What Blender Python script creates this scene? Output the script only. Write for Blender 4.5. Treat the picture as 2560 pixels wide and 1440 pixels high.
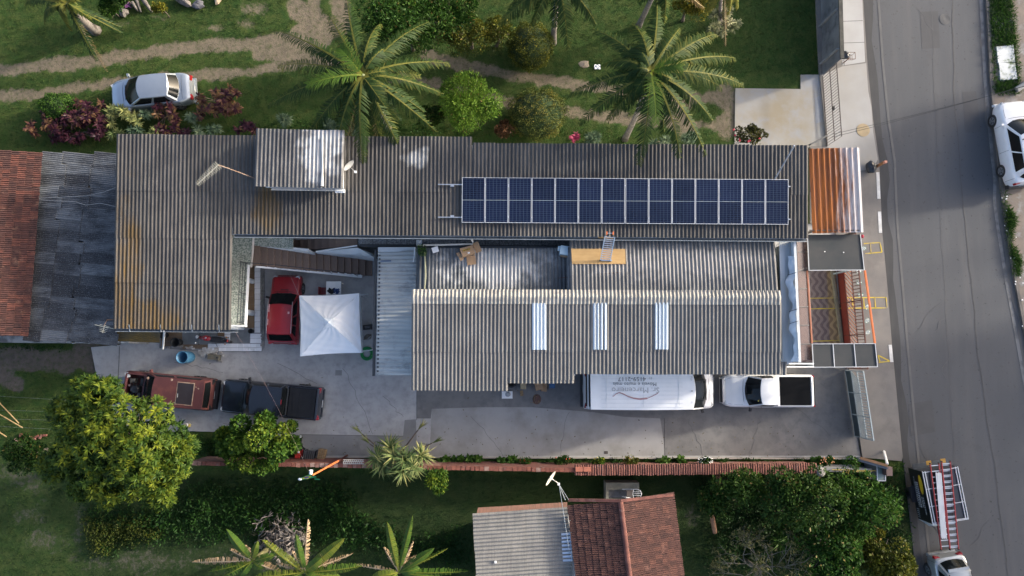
import bpy, math, random
import numpy as np
from mathutils import Vector, Matrix
random.seed(11); rng = np.random.default_rng(11)
for o in list(bpy.data.objects): bpy.data.objects.remove(o)
S = bpy.context.scene; COL = S.collection
R = math.radians
# ------------------------------------------------------------------ camera
CAMH = 36.0; TILT = R(5.5); FPX = 2560*24/36
cd = bpy.data.cameras.new('camera'); cam = bpy.data.objects.new('camera', cd); COL.objects.link(cam)
cam.location = (0, 0, CAMH); cam.rotation_euler = (TILT, 0, 0)
cd.lens = 24; cd.sensor_width = 36; cd.clip_end = 2000; S.camera = cam
# ------------------------------------------------------------------ sky and sun
SUN_AZ = Vector((0.94, 0.34, 0)).normalized(); SUN_EL = R(16)
sdir = Vector((SUN_AZ.x*math.cos(SUN_EL), SUN_AZ.y*math.cos(SUN_EL), math.sin(SUN_EL)))
wd = bpy.data.worlds.new('World'); S.world = wd; wd.use_nodes = True
wn = wd.node_tree.nodes; bgn = wn['Background']
sky = wn.new('ShaderNodeTexSky'); sky.sky_type = 'NISHITA'; sky.sun_disc = False
sky.sun_elevation = SUN_EL; sky.sun_rotation = math.atan2(SUN_AZ.x, SUN_AZ.y); sky.dust_density = 4.0; sky.ozone_density = .75; sky.air_density = .62
wd.node_tree.links.new(sky.outputs[0], bgn.inputs[0]); bgn.inputs[1].default_value = 0.15
sl = bpy.data.lights.new('sun', 'SUN'); sl.energy = 2.0; sl.angle = R(3.0); sl.color = (1.0, 0.92, 0.80)
so = bpy.data.objects.new('sun', sl); COL.objects.link(so); so.rotation_euler = sdir.to_track_quat('Z', 'Y').to_euler()
so.location = (40, 15, 40)
S.view_settings.view_transform = 'Standard'; S.view_settings.look = 'None'; S.view_settings.exposure = 1.66; S.view_settings.gamma = 1
S.view_settings.use_curve_mapping = False

# ------------------------------------------------------------------ pixel <-> world (2560 x 1440 photo pixels)
def ray(px, py):
    x = (px-1280)/FPX; y = -(py-720)/FPX
    return Vector((x, y*math.cos(TILT)+math.sin(TILT), y*math.sin(TILT)-math.cos(TILT)))
def P(px, py, z=0.0):
    d = ray(px, py); t = (z-CAMH)/d.z
    return Vector((d.x*t, d.y*t, z))
def PP(px, py, pl):      # pl = (y0, z0, slope): z = z0 + slope*(y-y0)
    d = ray(px, py); y0, z0, s = pl
    t = (z0-s*y0-CAMH)/(d.z-s*d.y)
    return Vector((0, 0, CAMH))+d*t
def to_px(xyz):
    a = np.asarray(xyz, float); x = a[:, 0]; y = a[:, 1]; z = a[:, 2]-CAMH
    c, s = math.cos(TILT), math.sin(TILT)
    cy = y*c+z*s; cz = -y*s+z*c
    return np.stack([1280+FPX*x/(-cz), 720-FPX*cy/(-cz)], 1)
def inpoly(pts, poly):
    x, y = pts[:, 0], pts[:, 1]; r = np.zeros(len(pts), bool); n = len(poly)
    for i in range(n):
        x1, y1 = poly[i]; x2, y2 = poly[(i+1) % n]
        c = ((y1 > y) != (y2 > y)) & (x < (x2-x1)*(y-y1)/(y2-y1+1e-12)+x1)
        r ^= c
    return r
def polydist(pts, line):
    d = np.full(len(pts), 1e9)
    for (x1, y1), (x2, y2) in zip(line[:-1], line[1:]):
        vx, vy = x2-x1, y2-y1; L = vx*vx+vy*vy+1e-9
        t = np.clip(((pts[:, 0]-x1)*vx+(pts[:, 1]-y1)*vy)/L, 0, 1)
        d = np.minimum(d, np.hypot(pts[:, 0]-x1-t*vx, pts[:, 1]-y1-t*vy))
    return d

# ------------------------------------------------------------------ materials
class NB:
    def __init__(s, name):
        s.m = bpy.data.materials.new(name); s.m.use_nodes = True; s.nt = s.m.node_tree
        s.b = s.nt.nodes['Principled BSDF']; s.out = s.nt.nodes['Material Output']
    def n(s, t, ins=None, **kw):
        nd = s.nt.nodes.new(t)
        for k, v in kw.items(): setattr(nd, k, v)
        for k, v in (ins or {}).items():
            if hasattr(v, 'is_output'): s.nt.links.new(v, nd.inputs[k])
            else: nd.inputs[k].default_value = v
        return nd
    def link(s, a, b): s.nt.links.new(a, b)
    def pos(s, obj=False, scale=(1, 1, 1)):
        o = s.n('ShaderNodeTexCoord').outputs['Object'] if obj else s.n('ShaderNodeNewGeometry').outputs['Position']
        if tuple(scale) == (1, 1, 1): return o
        return s.n('ShaderNodeMapping', {0: o, 3: scale}).outputs[0]
    def noise(s, vec, sc, det=5, rough=.55):
        return s.n('ShaderNodeTexNoise', {'Vector': vec, 'Scale': sc, 'Detail': det, 'Roughness': rough}).outputs[0]
    def mr(s, v, a, b, c=0., d=1.):
        return s.n('ShaderNodeMapRange', {0: v, 1: a, 2: b, 3: c, 4: d}).outputs[0]
    def mix(s, f, a, b):
        nd = s.n('ShaderNodeMix', data_type='RGBA')
        for i, v in ((0, f), (6, a), (7, b)):
            if hasattr(v, 'is_output'): s.link(v, nd.inputs[i])
            else: nd.inputs[i].default_value = (*v, 1) if i > 0 else v
        return nd.outputs[2]
    def math(s, op, a, b=0.):
        return s.n('ShaderNodeMath', {0: a, 1: b}, operation=op).outputs[0]
    def blob(s, c, r, sc=1.2, edge=(1.0, .55)):
        p = s.n('ShaderNodeNewGeometry').outputs['Position']
        d = s.n('ShaderNodeVectorMath', {0: p, 1: tuple(c)}, operation='SUBTRACT').outputs[0]
        d = s.n('ShaderNodeVectorMath', {0: d, 1: tuple(r)}, operation='DIVIDE').outputs[0]
        l = s.n('ShaderNodeVectorMath', {0: d}, operation='LENGTH').outputs['Value']
        nz = s.noise(p, sc, 4); l = s.math('ADD', l, s.mr(nz, .3, .7, -.45, .45))
        return s.mr(l, edge[0], edge[1]*.6, 0., 1.)
    def bump(s, h, st=.3, dist=.02):
        bn = s.n('ShaderNodeBump', {'Strength': st, 'Distance': dist, 'Height': h})
        s.link(bn.outputs[0], s.b.inputs['Normal'])
    def rnd(s, col, amt, hue=0.):
        r = s.n('ShaderNodeObjectInfo').outputs['Random']
        v = s.mr(r, 0., 1., 1-amt, 1+amt)
        return s.n('ShaderNodeHueSaturation', {'Value': v, 'Color': col}).outputs[0]
MATS = {}
def MAT(name, c1, c2=None, sc=2.5, rough=.75, metal=0., bump=0., bs=40., rnd=0., stretch=(1, 1, 1), dirt=None, dsc=1.3, dthr=(.5, .7), coat=0., obj=False, spec=.5, lo=.35, hi=.65, emit=None, alpha=1.):
    if name in MATS: return MATS[name]
    k = NB(name); p = k.pos(obj, stretch)
    if c2 is None: c2 = tuple(x*.8 for x in c1)
    col = k.mix(k.mr(k.noise(p, sc), lo, hi), c1, c2)
    if dirt: col = k.mix(k.mr(k.noise(k.pos(obj), dsc, 6, .65), dthr[0], dthr[1]), col, dirt)
    if rnd: col = k.rnd(col, rnd)
    k.link(col, k.b.inputs['Base Color'])
    k.b.inputs['Roughness'].default_value = rough; k.b.inputs['Metallic'].default_value = metal
    k.b.inputs['Specular IOR Level'].default_value = spec
    if coat: k.b.inputs['Coat Weight'].default_value = coat; k.b.inputs['Coat Roughness'].default_value = .08
    if alpha < 1: k.b.inputs['Alpha'].default_value = alpha
    if bump: k.bump(k.noise(k.pos(obj), bs, 4), bump, .02)
    MATS[name] = k.m
    return k.m
def LEAF(name, dark, mid, light, trans=.3, rough=.55):
    k = NB(name); dark, mid, light = (tuple(x*.9 for x in q) for q in (dark, mid, light))
    a = k.n('ShaderNodeAttribute', attribute_name='tint').outputs['Fac']
    rp = k.n('ShaderNodeValToRGB', {0: a}); e = rp.color_ramp.elements
    e[0].color = (*dark, 1); e[1].color = (*light, 1); m = e.new(.5); m.color = (*mid, 1)
    k.link(rp.outputs[0], k.b.inputs['Base Color']); k.b.inputs['Roughness'].default_value = rough
    k.b.inputs['Specular IOR Level'].default_value = .14
    t = k.n('ShaderNodeBsdfTranslucent', {0: rp.outputs[0]})
    mx = k.n('ShaderNodeMixShader', {0: trans, 1: k.b.outputs[0], 2: t.outputs[0]})
    k.link(mx.outputs[0], k.out.inputs[0]); MATS[name] = k.m
    return k.m

# ------------------------------------------------------------------ object helpers
ROOT = {}
def tag(o, label=None, cat=None, group=None, kind=None):
    if label: o['label'] = label
    if cat: o['category'] = cat
    if group: o['group'] = group
    if kind: o['kind'] = kind
    return o
def thing(name, label, cat, loc=(0, 0, 0), rz=0., group=None, M=None):
    o = bpy.data.objects.new(name, None); COL.objects.link(o)
    o.empty_display_size = .2
    M = M if M is not None else Matrix.Translation(Vector(loc)) @ Matrix.Rotation(rz, 4, 'Z')
    o.matrix_world = M; o.location = M.to_translation(); o.rotation_euler = M.to_euler()
    ROOT[o.name] = M
    return tag(o, label, cat, group)
def link_mesh(name, me, mat, parent=None, M=None):
    o = bpy.data.objects.new(name, me); COL.objects.link(o)
    if mat is not None and not me.materials:
        for m in (mat if isinstance(mat, (list, tuple)) else [mat]): me.materials.append(m)
    if parent is not None: o.parent = parent
    if M is not None: o.matrix_local = M
    return o
class MB:
    def __init__(s): s.v = []; s.f = []; s.mi = []
    def add(s, vs, fs, mi=0):
        b = len(s.v); s.v += [tuple(v) for v in vs]; s.f += [tuple(i+b for i in f) for f in fs]; s.mi += [mi]*len(fs); return s
    def box(s, c, d, M=None, mi=0, rz=0., taper=1.):
        hx, hy, hz = d[0]/2, d[1]/2, d[2]/2
        vs = [Vector((x*(taper if z > 0 else 1), y*(taper if z > 0 else 1), z)) for z in (-hz, hz) for x, y in ((-hx, -hy), (hx, -hy), (hx, hy), (-hx, hy))]
        if rz: vs = [Matrix.Rotation(rz, 3, 'Z') @ v for v in vs]
        vs = [v+Vector(c) for v in vs]
        if M: vs = [M @ v for v in vs]
        return s.add(vs, [(3, 2, 1, 0), (4, 5, 6, 7), (0, 1, 5, 4), (1, 2, 6, 5), (2, 3, 7, 6), (3, 0, 4, 7)], mi)
    def slab(s, pts, th, mi=0):        # polygon (any plane, listed ccw from above) with thickness downward
        n = len(pts); vs = [Vector(p) for p in pts]+[Vector(p)-Vector((0, 0, th)) for p in pts]
        fs = [tuple(range(n)), tuple(range(2*n-1, n-1, -1))]+[(i, n+i, n+(i+1) % n, (i+1) % n) for i in range(n)]
        return s.add(vs, fs, mi)
    def tube(s, path, r, seg=6, mi=0, cap=True):
        path = [Vector(p) for p in path]; n = len(path); rs = r if isinstance(r, (list, tuple)) else [r]*n
        vs = []; up = Vector((0, 0, 1))
        for i, p in enumerate(path):
            d = (path[min(i+1, n-1)]-path[max(i-1, 0)]).normalized()
            a = d.cross(up if abs(d.z) < .95 else Vector((1, 0, 0))).normalized(); b = d.cross(a).normalized()
            vs += [p+(a*math.cos(2*math.pi*k/seg)+b*math.sin(2*math.pi*k/seg))*rs[i] for k in range(seg)]
        fs = [(i*seg+k, i*seg+(k+1) % seg, (i+1)*seg+(k+1) % seg, (i+1)*seg+k) for i in range(n-1) for k in range(seg)]
        if cap: fs += [tuple(range(seg-1, -1, -1)), tuple(range((n-1)*seg, n*seg))]
        return s.add(vs, fs, mi)
    def bar(s, a, b, w, h, mi=0):      # rectangular bar from a to b
        a, b = Vector(a), Vector(b); d = (b-a).normalized()
        x = d.cross(Vector((0, 0, 1)) if abs(d.z) < .95 else Vector((1, 0, 0))).normalized(); z = x.cross(d).normalized()
        vs = [p+x*sx*w/2+z*sz*h/2 for p in (a, b) for sx, sz in ((-1, -1), (1, -1), (1, 1), (-1, 1))]
        return s.add(vs, [(0, 1, 2, 3), (7, 6, 5, 4), (0, 4, 5, 1), (1, 5, 6, 2), (2, 6, 7, 3), (3, 7, 4, 0)], mi)
    def lathe(s, c, prof, seg=20, mi=0, axis='Z'):
        vs = []
        for r, z in prof:
            for k in range(seg):
                a = 2*math.pi*k/seg; v = Vector((r*math.cos(a), r*math.sin(a), z))
                if axis == 'Y': v = Vector((v.x, v.z, v.y))
                if axis == 'X': v = Vector((v.z, v.x, v.y))
                vs.append(v+Vector(c))
        n = len(prof)
        fs = [(i*seg+k, i*seg+(k+1) % seg, (i+1)*seg+(k+1) % seg, (i+1)*seg+k) for i in range(n-1) for k in range(seg)]
        return s.add(vs, fs, mi)
    def disc(s, c, r, seg=20, mi=0):
        return s.add([Vector(c)+Vector((r*math.cos(2*math.pi*k/seg), r*math.sin(2*math.pi*k/seg), 0)) for k in range(seg)], [tuple(range(seg))], mi)
    def grid(s, fn, nu, nv, mi=0, flip=False):
        vs = [fn(i/nu, j/nv) for i in range(nu+1) for j in range(nv+1)]; w = nv+1
        fs = [(i*w+j, (i+1)*w+j, (i+1)*w+j+1, i*w+j+1) for i in range(nu) for j in range(nv)]
        if flip: fs = [f[::-1] for f in fs]
        return s.add(vs, fs, mi)
    def mesh(s, name, smooth=False):
        me = bpy.data.meshes.new(name); me.from_pydata([tuple(v) for v in s.v], [], s.f)
        if any(s.mi): me.polygons.foreach_set('material_index', s.mi)
        if smooth: me.polygons.foreach_set('use_smooth', [True]*len(me.polygons))
        me.update(); return me
    def build(s, name, mat, parent=None, smooth=False, world=False, at=None, label=None, cat=None, group=None, kind=None, rz=0.):
        if world and parent is not None:
            Mi = parent_matrix(parent).inverted(); s.v = [tuple(Mi @ Vector(v)) for v in s.v]
        if at is not None:
            T = Vector(at); Rm = Matrix.Rotation(-rz, 3, 'Z')
            if world: s.v = [tuple(Rm @ (Vector(v)-T)) for v in s.v]
        me = s.mesh(name, smooth)
        if smooth == 'auto':
            try: me.set_sharp_from_angle(angle=R(38))
            except Exception: pass
        o = link_mesh(name, me, mat, parent)
        if at is not None: o.location = at; o.rotation_euler = (0, 0, rz)
        return tag(o, label, cat, group, kind)
def parent_matrix(o):
    M = Matrix.Identity(4)
    while o is not None:
        M = ROOT.get(o.name, o.matrix_local.copy()) @ M if o.parent is None else o.matrix_local @ M
        o = o.parent
    return M
def struct(name, mb, mat, parent=None, smooth=False):
    o = mb.build(name, mat, parent, smooth)
    if parent is None: o['kind'] = 'structure'
    return o
def fast_mesh(name, V, F, tint=None, smooth=False):
    V = np.asarray(V, np.float32); F = np.asarray(F, np.int32); k = F.shape[1]
    me = bpy.data.meshes.new(name)
    me.vertices.add(len(V)); me.vertices.foreach_set('co', V.ravel())
    me.loops.add(F.size); me.loops.foreach_set('vertex_index', F.ravel())
    me.polygons.add(len(F)); me.polygons.foreach_set('loop_start', np.arange(0, F.size, k, dtype=np.int32))
    if smooth: me.polygons.foreach_set('use_smooth', np.ones(len(F), bool))
    me.update(calc_edges=True)
    if tint is not None:
        at = me.attributes.new('tint', 'FLOAT', 'FACE'); at.data.foreach_set('value', np.asarray(tint, np.float32))
    return me
TXT = {}
def text_mesh(txt, size):
    cu = bpy.data.curves.new('t', 'FONT'); cu.body = txt; cu.size = size; cu.align_x = 'CENTER'; cu.align_y = 'CENTER'; cu.resolution_u = 2
    o = bpy.data.objects.new('t', cu); COL.objects.link(o)
    me = bpy.data.meshes.new_from_object(o.evaluated_get(bpy.context.evaluated_depsgraph_get()))
    bpy.data.objects.remove(o); bpy.data.curves.remove(cu); return me
# ------------------------------------------------------------------ material palette
def weather_roof(name, c1, c2, cd, pale_patches=(), rnd=.13, ochre=(), moss=(), rough=.9, streak=.55):
    k = NB(name); p = k.pos()
    st = k.noise(k.pos(scale=(7, .45, .45)), 1.6, 6, .6)
    col = k.mix(k.mr(k.noise(p, .8, 6), .35, .65), c1, c2)
    col = k.mix(k.math('MULTIPLY', k.mr(st, .46, .62), streak), col, cd)
    sp = k.noise(p, 22, 3, .7)
    col = k.mix(k.math('MULTIPLY', k.mr(sp, .5, .66), .6), col, tuple(x*.45 for x in c1))
    col = k.mix(k.math('MULTIPLY', k.mr(k.noise(p, 30, 2, .7), .6, .7), .5), col, tuple(min(.6, x*1.9) for x in c1))
    for c, r in ochre:
        f = k.math('MULTIPLY', k.blob(c, r, .9), k.mr(st, .38, .62, .3, 1.)); col = k.mix(k.math('MULTIPLY', f, .9), col, (.115, .072, .024))
    for c, r, v in pale_patches:  # lighter patches mixed over the sheet colour
        f = k.math('MULTIPLY', k.blob(c, r, 2.0, (1.1, .75)), k.mr(k.noise(k.pos(scale=(9, 1, 1)), 1.5), .3, .6, .45, 1.)); col = k.mix(f, col, v)
    col = k.rnd(col, rnd); k.link(col, k.b.inputs['Base Color']); k.b.inputs['Roughness'].default_value = rough
    k.b.inputs['Specular IOR Level'].default_value = .25
    k.bump(sp, .35, .01); MATS[name] = k.m; return k.m
Z6 = 5.4
ROOF = weather_roof('weathered_fibre_cement', (.104, .097, .088), (.074, .071, .069), (.036, .035, .035), rnd=.17,
    ochre=[(P(310, 700, Z6), (.75, 4.2, 3)), (P(380, 790, Z6), (1.6, 1.0, 3)), (P(668, 530, Z6), (.8, 1.7, 3))],
    pale_patches=[(P(1042, 395, Z6), (.7, .5, 2), (.33, .33, .32))])
ROOFT = weather_roof('patchy_fibre_cement', (.17, .165, .16), (.10, .10, .10), (.035, .035, .04),
    pale_patches=[(P(800, 385, 6.3), (1.0, 1.4, 2), (.40, .40, .39)), (P(830, 350, 6.3), (.7, .9, 2), (.40, .40, .39))])
ROOFW = weather_roof('grey_fibre_cement', (.172, .168, .16), (.135, .132, .127), (.088, .086, .084), streak=.4, rnd=.07,
    pale_patches=[(P(1700, 660, 4.9), (4.5, .9, 2), (.26, .25, .235))])
ROOFN = weather_roof('mottled_fibre_cement', (.24, .24, .235), (.12, .13, .138), (.055, .065, .075), streak=.7, rnd=.1,
    pale_patches=[(P(1240, 670, 4.3), (2.6, 1.1, 2), (.46, .46, .45))])
RIDGE = MAT('pale_ridge_cement', (.36, .34, .295), (.26, .245, .215), sc=4, rough=.9, bump=.3, rnd=.08, dirt=(.2, .19, .17), dthr=(.55, .72))
ZINC = MAT('zinc_sheet', (.44, .455, .44), (.35, .365, .355), sc=1.5, stretch=(.4, 3, 1), rough=.75, spec=.2, rnd=.05, dirt=(.22, .225, .22), dthr=(.52, .72))
def leanmat():
    k = NB('blue_grey_small_wave_sheet'); p = k.pos()
    r = k.n('ShaderNodeObjectInfo').outputs['Random']
    rp = k.n('ShaderNodeValToRGB', {0: r}); e = rp.color_ramp.elements
    e[0].color = (.04, .041, .044, 1); e[1].color = (.15, .16, .168, 1); a = e.new(.5); a.color = (.085, .09, .096, 1)
    col = k.mix(k.math('MULTIPLY', k.mr(k.noise(k.pos(scale=(.7, 1.8, 1)), 1.0, 6, .65), .42, .60), .8), rp.outputs[0], (.032, .033, .036))
    col = k.mix(k.math('MULTIPLY', k.mr(k.noise(p, 25, 2, .7), .58, .68), .6), col, (.28, .29, .30))
    k.link(col, k.b.inputs['Base Color']); k.b.inputs['Roughness'].default_value = .9; k.b.inputs['Specular IOR Level'].default_value = .2; k.bump(k.noise(p, 30, 3), .3, .01)
    MATS['lean'] = k.m; return k.m
LEAN = leanmat()
def rustmat():
    k = NB('rusty_trapezoid_sheet'); p = k.pos()
    base = k.mix(k.mr(k.noise(k.pos(scale=(5, .5, 1)), 1.3, 6, .6), .38, .62), (.27, .095, .028), (.15, .06, .032))
    x = k.n('ShaderNodeSeparateXYZ', {0: p}).outputs[0]
    gx = k.mr(x, P(2060, 480, 3.4).x, P(2145, 480, 3.4).x, -.03, .47)
    f = k.mr(k.math('ADD', k.noise(k.pos(scale=(3.5, .35, 1)), 1.9, 6, .7), gx), .66, .92)
    col = k.mix(k.math('MULTIPLY', f, .9), base, (.46, .45, .46))
    k.link(col, k.b.inputs['Base Color']); k.b.inputs['Roughness'].default_value = .85; k.b.inputs['Specular IOR Level'].default_value = .2; k.bump(k.noise(p, 40, 3), .2, .01)
    MATS['rust'] = k.m; return k.m
RUST = rustmat()
def tilemat(name, a, b, c, lichen):
    k = NB(name); p = k.pos(); r = k.n('ShaderNodeObjectInfo').outputs['Random']
    rp = k.n('ShaderNodeValToRGB', {0: r}); e = rp.color_ramp.elements
    e[0].color = (*a, 1); e[1].color = (*c, 1); q = e.new(.6); q.color = (*b, 1)
    col = k.mix(k.math('MULTIPLY', k.mr(k.noise(p, 5, 5, .65), .45, .66), .55), rp.outputs[0], tuple(x*.4 for x in a))
    col = k.mix(k.math('MULTIPLY', k.mr(k.noise(p, 2.4, 6, .7), .57, .68), .55), col, lichen)
    k.link(col, k.b.inputs['Base Color']); k.b.inputs['Roughness'].default_value = .9; k.bump(k.noise(p, 30, 3), .3, .01)
    MATS[name] = k.m; return k.m
TILE1 = tilemat('old_clay_tile', (.06, .027, .022), (.09, .035, .026), (.15, .052, .034), (.24, .13, .085))
TILE2 = tilemat('dark_clay_tile', (.065, .029, .023), (.088, .037, .028), (.125, .052, .036), (.25, .12, .085))
TILE3 = tilemat('wall_cap_tile', (.12, .047, .037), (.16, .06, .045), (.21, .085, .062), (.26, .19, .16))
BRICK = tilemat('old_brick', (.16, .055, .04), (.24, .085, .055), (.30, .2, .16), (.22, .2, .18))
PLASTER = MAT('white_painted_plaster', (.70, .72, .72), (.6, .62, .62), sc=1.5, rough=.85, dirt=(.3, .3, .28), dthr=(.6, .75))
PLASTB = MAT('pale_blue_plaster', (.58, .62, .64), (.50, .54, .56), sc=1.5, rough=.85, dirt=(.25, .28, .3), dthr=(.58, .75))
WALLG = MAT('grey_rendered_wall', (.24, .24, .24), (.16, .165, .17), sc=1.2, rough=.9, bump=.2, dirt=(.07, .07, .07), dthr=(.52, .7))
WHITE = MAT('white_paint', (.78, .79, .78), (.72, .73, .73), rough=.5)
ALU = MAT('bare_aluminium', (.72, .74, .75), (.62, .64, .66), sc=6, rough=.32, metal=.85)
ALUP = MAT('anodised_white_frame', (.58, .60, .62), (.52, .54, .56), rough=.4, metal=.3)
STEELD = MAT('dark_grey_steel', (.05, .055, .06), (.035, .04, .045), rough=.55, metal=.3)
GUTTER = MAT('grey_gutter_metal', (.085, .10, .115), (.06, .07, .08), rough=.5, metal=.4)
GUTTL = MAT('light_gutter_metal', (.42, .46, .48), (.34, .38, .4), rough=.45, metal=.3)
IRON = MAT('brown_iron', (.07, .05, .045), (.04, .032, .03), rough=.7)
BLACK = MAT('black_plastic', (.018, .018, .02), (.012, .012, .014), rough=.5)
RUBBER = MAT('rubber', (.022, .022, .023), (.03, .03, .03), rough=.8)
WOODP = MAT('plywood', (.42, .27, .11), (.36, .22, .085), sc=2, stretch=(1, 4, 1), rough=.75)
CARD = MAT('cardboard', (.36, .235, .135), (.31, .2, .115), rough=.9, bump=.15)
OLDWOOD = MAT('old_wood', (.30, .21, .11), (.17, .11, .06), sc=6, stretch=(1, 6, 1), rough=.85)
ORANGE = MAT('orange_paint', (.62, .16, .04), (.52, .12, .03), rough=.5)
DRED = MAT('dark_red_paint', (.17, .028, .018), (.13, .02, .014), rough=.6)
BRNRED = MAT('brown_red_steel', (.10, .03, .02), (.075, .022, .016), rough=.6)
GSTEEL = MAT('grey_blue_painted_steel', (.30, .35, .37), (.25, .30, .32), rough=.5)
GPANEL = MAT('dark_blue_grey_sheet', (.045, .068, .078), (.035, .055, .065), rough=.5)
SPECK = None
def speckmat(name, a, b, sc=26):
    k = NB(name); p = k.pos(); v = k.n('ShaderNodeTexVoronoi', {'Vector': p, 'Scale': sc})
    col = k.mix(k.mr(k.n('ShaderNodeSeparateColor', {0: v.outputs['Color']}).outputs[0], .3, .7), a, b)
    col = k.mix(k.math('MULTIPLY', k.mr(k.noise(p, .9, 4), .5, .7), .4), col, (.16, .15, .12))
    k.link(col, k.b.inputs['Base Color']); k.b.inputs['Roughness'].default_value = .6; return k.m
SPECK = speckmat('speckled_floor_tile', (.44, .46, .40), (.13, .17, .15), 26)
SPECK2 = speckmat('grey_speckled_tile', (.27, .28, .29), (.09, .10, .11), 30)
TWHITE = MAT('white_floor_tile', (.78, .79, .80), (.72, .73, .74), rough=.35, rnd=.06, dirt=(.35, .33, .3), dthr=(.58, .75))
TBROWN = MAT('brown_floor_tile', (.20, .13, .07), (.16, .10, .055), rough=.4, rnd=.12)
TGREY = MAT('grey_floor_tile', (.20, .21, .21), (.15, .16, .165), rough=.5, rnd=.1)
STONE = MAT('field_stone', (.28, .27, .25), (.16, .155, .15), sc=4, rough=.9, bump=.4, rnd=.2)
TREAD = MAT('brown_plank_tread', (.21, .145, .11), (.155, .108, .083), sc=5, stretch=(14, 1, 1), rough=.7, rnd=.16)
GLASSD = MAT('tinted_car_glass', (.008, .010, .011), (.008, .010, .011), rough=.08, spec=.22)
GLASSB = MAT('dark_window_glass', (.008, .009, .01), (.008, .009, .01), rough=.2, spec=.12)
LAMPR = MAT('red_lamp_lens', (.35, .015, .02), (.25, .01, .012), rough=.2, coat=.5)
LAMPW = MAT('clear_lamp_lens', (.55, .57, .58), (.4, .42, .44), rough=.15, coat=.5)
CHROME = MAT('chrome', (.7, .7, .7), (.65, .65, .65), rough=.15, metal=1)
RIM = MAT('alloy_rim', (.38, .39, .40), (.3, .31, .32), rough=.35, metal=.7)
TARPB = MAT('dark_canvas', (.022, .024, .028), (.017, .019, .023), sc=3, rough=.9, bump=.2, bs=12, spec=.15)
CONC = MAT('yard_concrete', (.42, .415, .405), (.33, .328, .324), sc=.55, rough=.9, bump=.25, bs=18, dirt=(.27, .268, .265), dsc=2.6, dthr=(.45, .75))
CONCL = MAT('new_yard_concrete', (.315, .313, .305), (.27, .268, .262), sc=.5, rough=.9, bump=.15, bs=18, dirt=(.21, .205, .19), dsc=.6, dthr=(.45, .7))
PADM = MAT('pale_concrete_pad', (.33, .32, .295), (.28, .24, .17), sc=.5, rough=.9, bump=.15, dirt=(.30, .31, .32), dsc=.7, dthr=(.5, .7))
WALK = MAT('grey_pavement', (.20, .185, .165), (.145, .138, .13), sc=.7, rough=.9, bump=.3, bs=16, dirt=(.14, .13, .12), dsc=1.1, dthr=(.5, .72))
WALKL = MAT('pale_pavement', (.33, .325, .31), (.29, .28, .255), sc=.6, rough=.9, bump=.15, dirt=(.31, .295, .26), dsc=.7, dthr=(.52, .75))
# ------------------------------------------------------------------ ground
TRACKS = [([(-300, 195), (0, 176), (120, 165), (250, 150), (330, 138), (450, 122), (560, 112), (640, 108), (720, 92), (780, 40), (800, -200)], 17),
          ([(-300, 262), (0, 240), (100, 232), (200, 218), (300, 205), (480, 190), (640, 177), (740, 158), (800, 120)], 13),
          ([(780, 120), (850, 60), (850, -300)], 24), ([(700, 130), (800, 60), (740, 20)], 30), ([(640, 130), (760, 150), (900, 160)], 15),
          ([(1060, 140), (1130, 155), (1200, 170), (1290, 190), (1400, 205), (1470, 215), (1600, 232), (1700, 245), (1850, 248)], 15),
          ([(980, 190), (1100, 212), (1240, 250), (1300, 265), (1410, 277), (1500, 290), (1600, 300), (1850, 318)], 14),
          ([(1700, 250), (1720, 320)], 26), ([(1815, 235), (1820, 320)], 26),
          ([(-100, 900), (60, 895), (165, 905)], 30), ([(0, 940), (40, 960)], 22), ([(225, 890), (300, 880)], 45)]
SPOTS = [(605, 60, 30, 14), (540, 70, 30, 8), (625, 20, 40, 18), (1462, 160, 14, 11), (2535, 300, 60, 80), (2570, 640, 50, 240), (2520, 250, 30, 30)]
GREY = [(50, 1200, 70, 45), (60, 1290, 50, 30), (110, 1350, 60, 30), (195, 1300, 22, 120), (350, 1405, 160, 35), (820, 1060, 60, 30), (720, 1310, 40, 40), (640, 1400, 200, 40), (1730, 1300, 25, 30), (300, 60, 30, 14), (410, 45, 40, 10)]
def fbm(x, y, f, seed):
    g = np.random.default_rng(seed); out = np.zeros_like(x); a = 1.
    for o in range(4):
        for j in range(4):
            th, ph = g.uniform(0, 6.28, 2); k = f*g.uniform(.7, 1.5)
            out += a*np.sin(k*(x*math.cos(th)+y*math.sin(th))+ph+1.5*np.sin(k*.6*(y*math.cos(th)-x*math.sin(th))+ph*2))
        a *= .55; f *= 2.1
    return out/6
def dirt_mask(xy):
    pts = to_px(np.c_[xy, np.zeros(len(xy))]); x, y = xy[:, 0], xy[:, 1]
    n1 = fbm(x, y, 1.6, 3); n2 = fbm(x, y, 4.5, 4)
    m = np.zeros(len(xy))
    for line, w in TRACKS:
        d = polydist(pts, line)+n1*9+n2*7
        m = np.maximum(m, np.clip((w-d)/9+.5, 0, 1))
    for cx, cy, rx, ry in SPOTS+GREY:
        d = np.hypot((pts[:, 0]-cx)/rx, (pts[:, 1]-cy)/ry)+.55*n1+.5*n2
        m = np.maximum(m, np.clip((1.2-d)/.9, 0, 1)*(.8 if (cx, cy, rx, ry) in SPOTS else .5))
    isl = np.hypot((pts[:, 0]-1762)/45, (pts[:, 1]-278)/16)+.2*n1
    m *= np.clip((isl-.8)/.4, 0, 1)
    return m, pts, n1, n2
def axis(lo, hi, step, far):
    a = list(np.arange(lo, hi+1e-6, step)); out = []; s = step
    while True:
        s *= 1.6; out.append(s)
        if sum(out) > far: break
    c = np.cumsum(out)
    return np.array([lo-v for v in c[::-1]]+a+[hi+v for v in c])
gx = axis(-29, 29, .13, 200); gy = axis(-14, 22, .13, 200)
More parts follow.
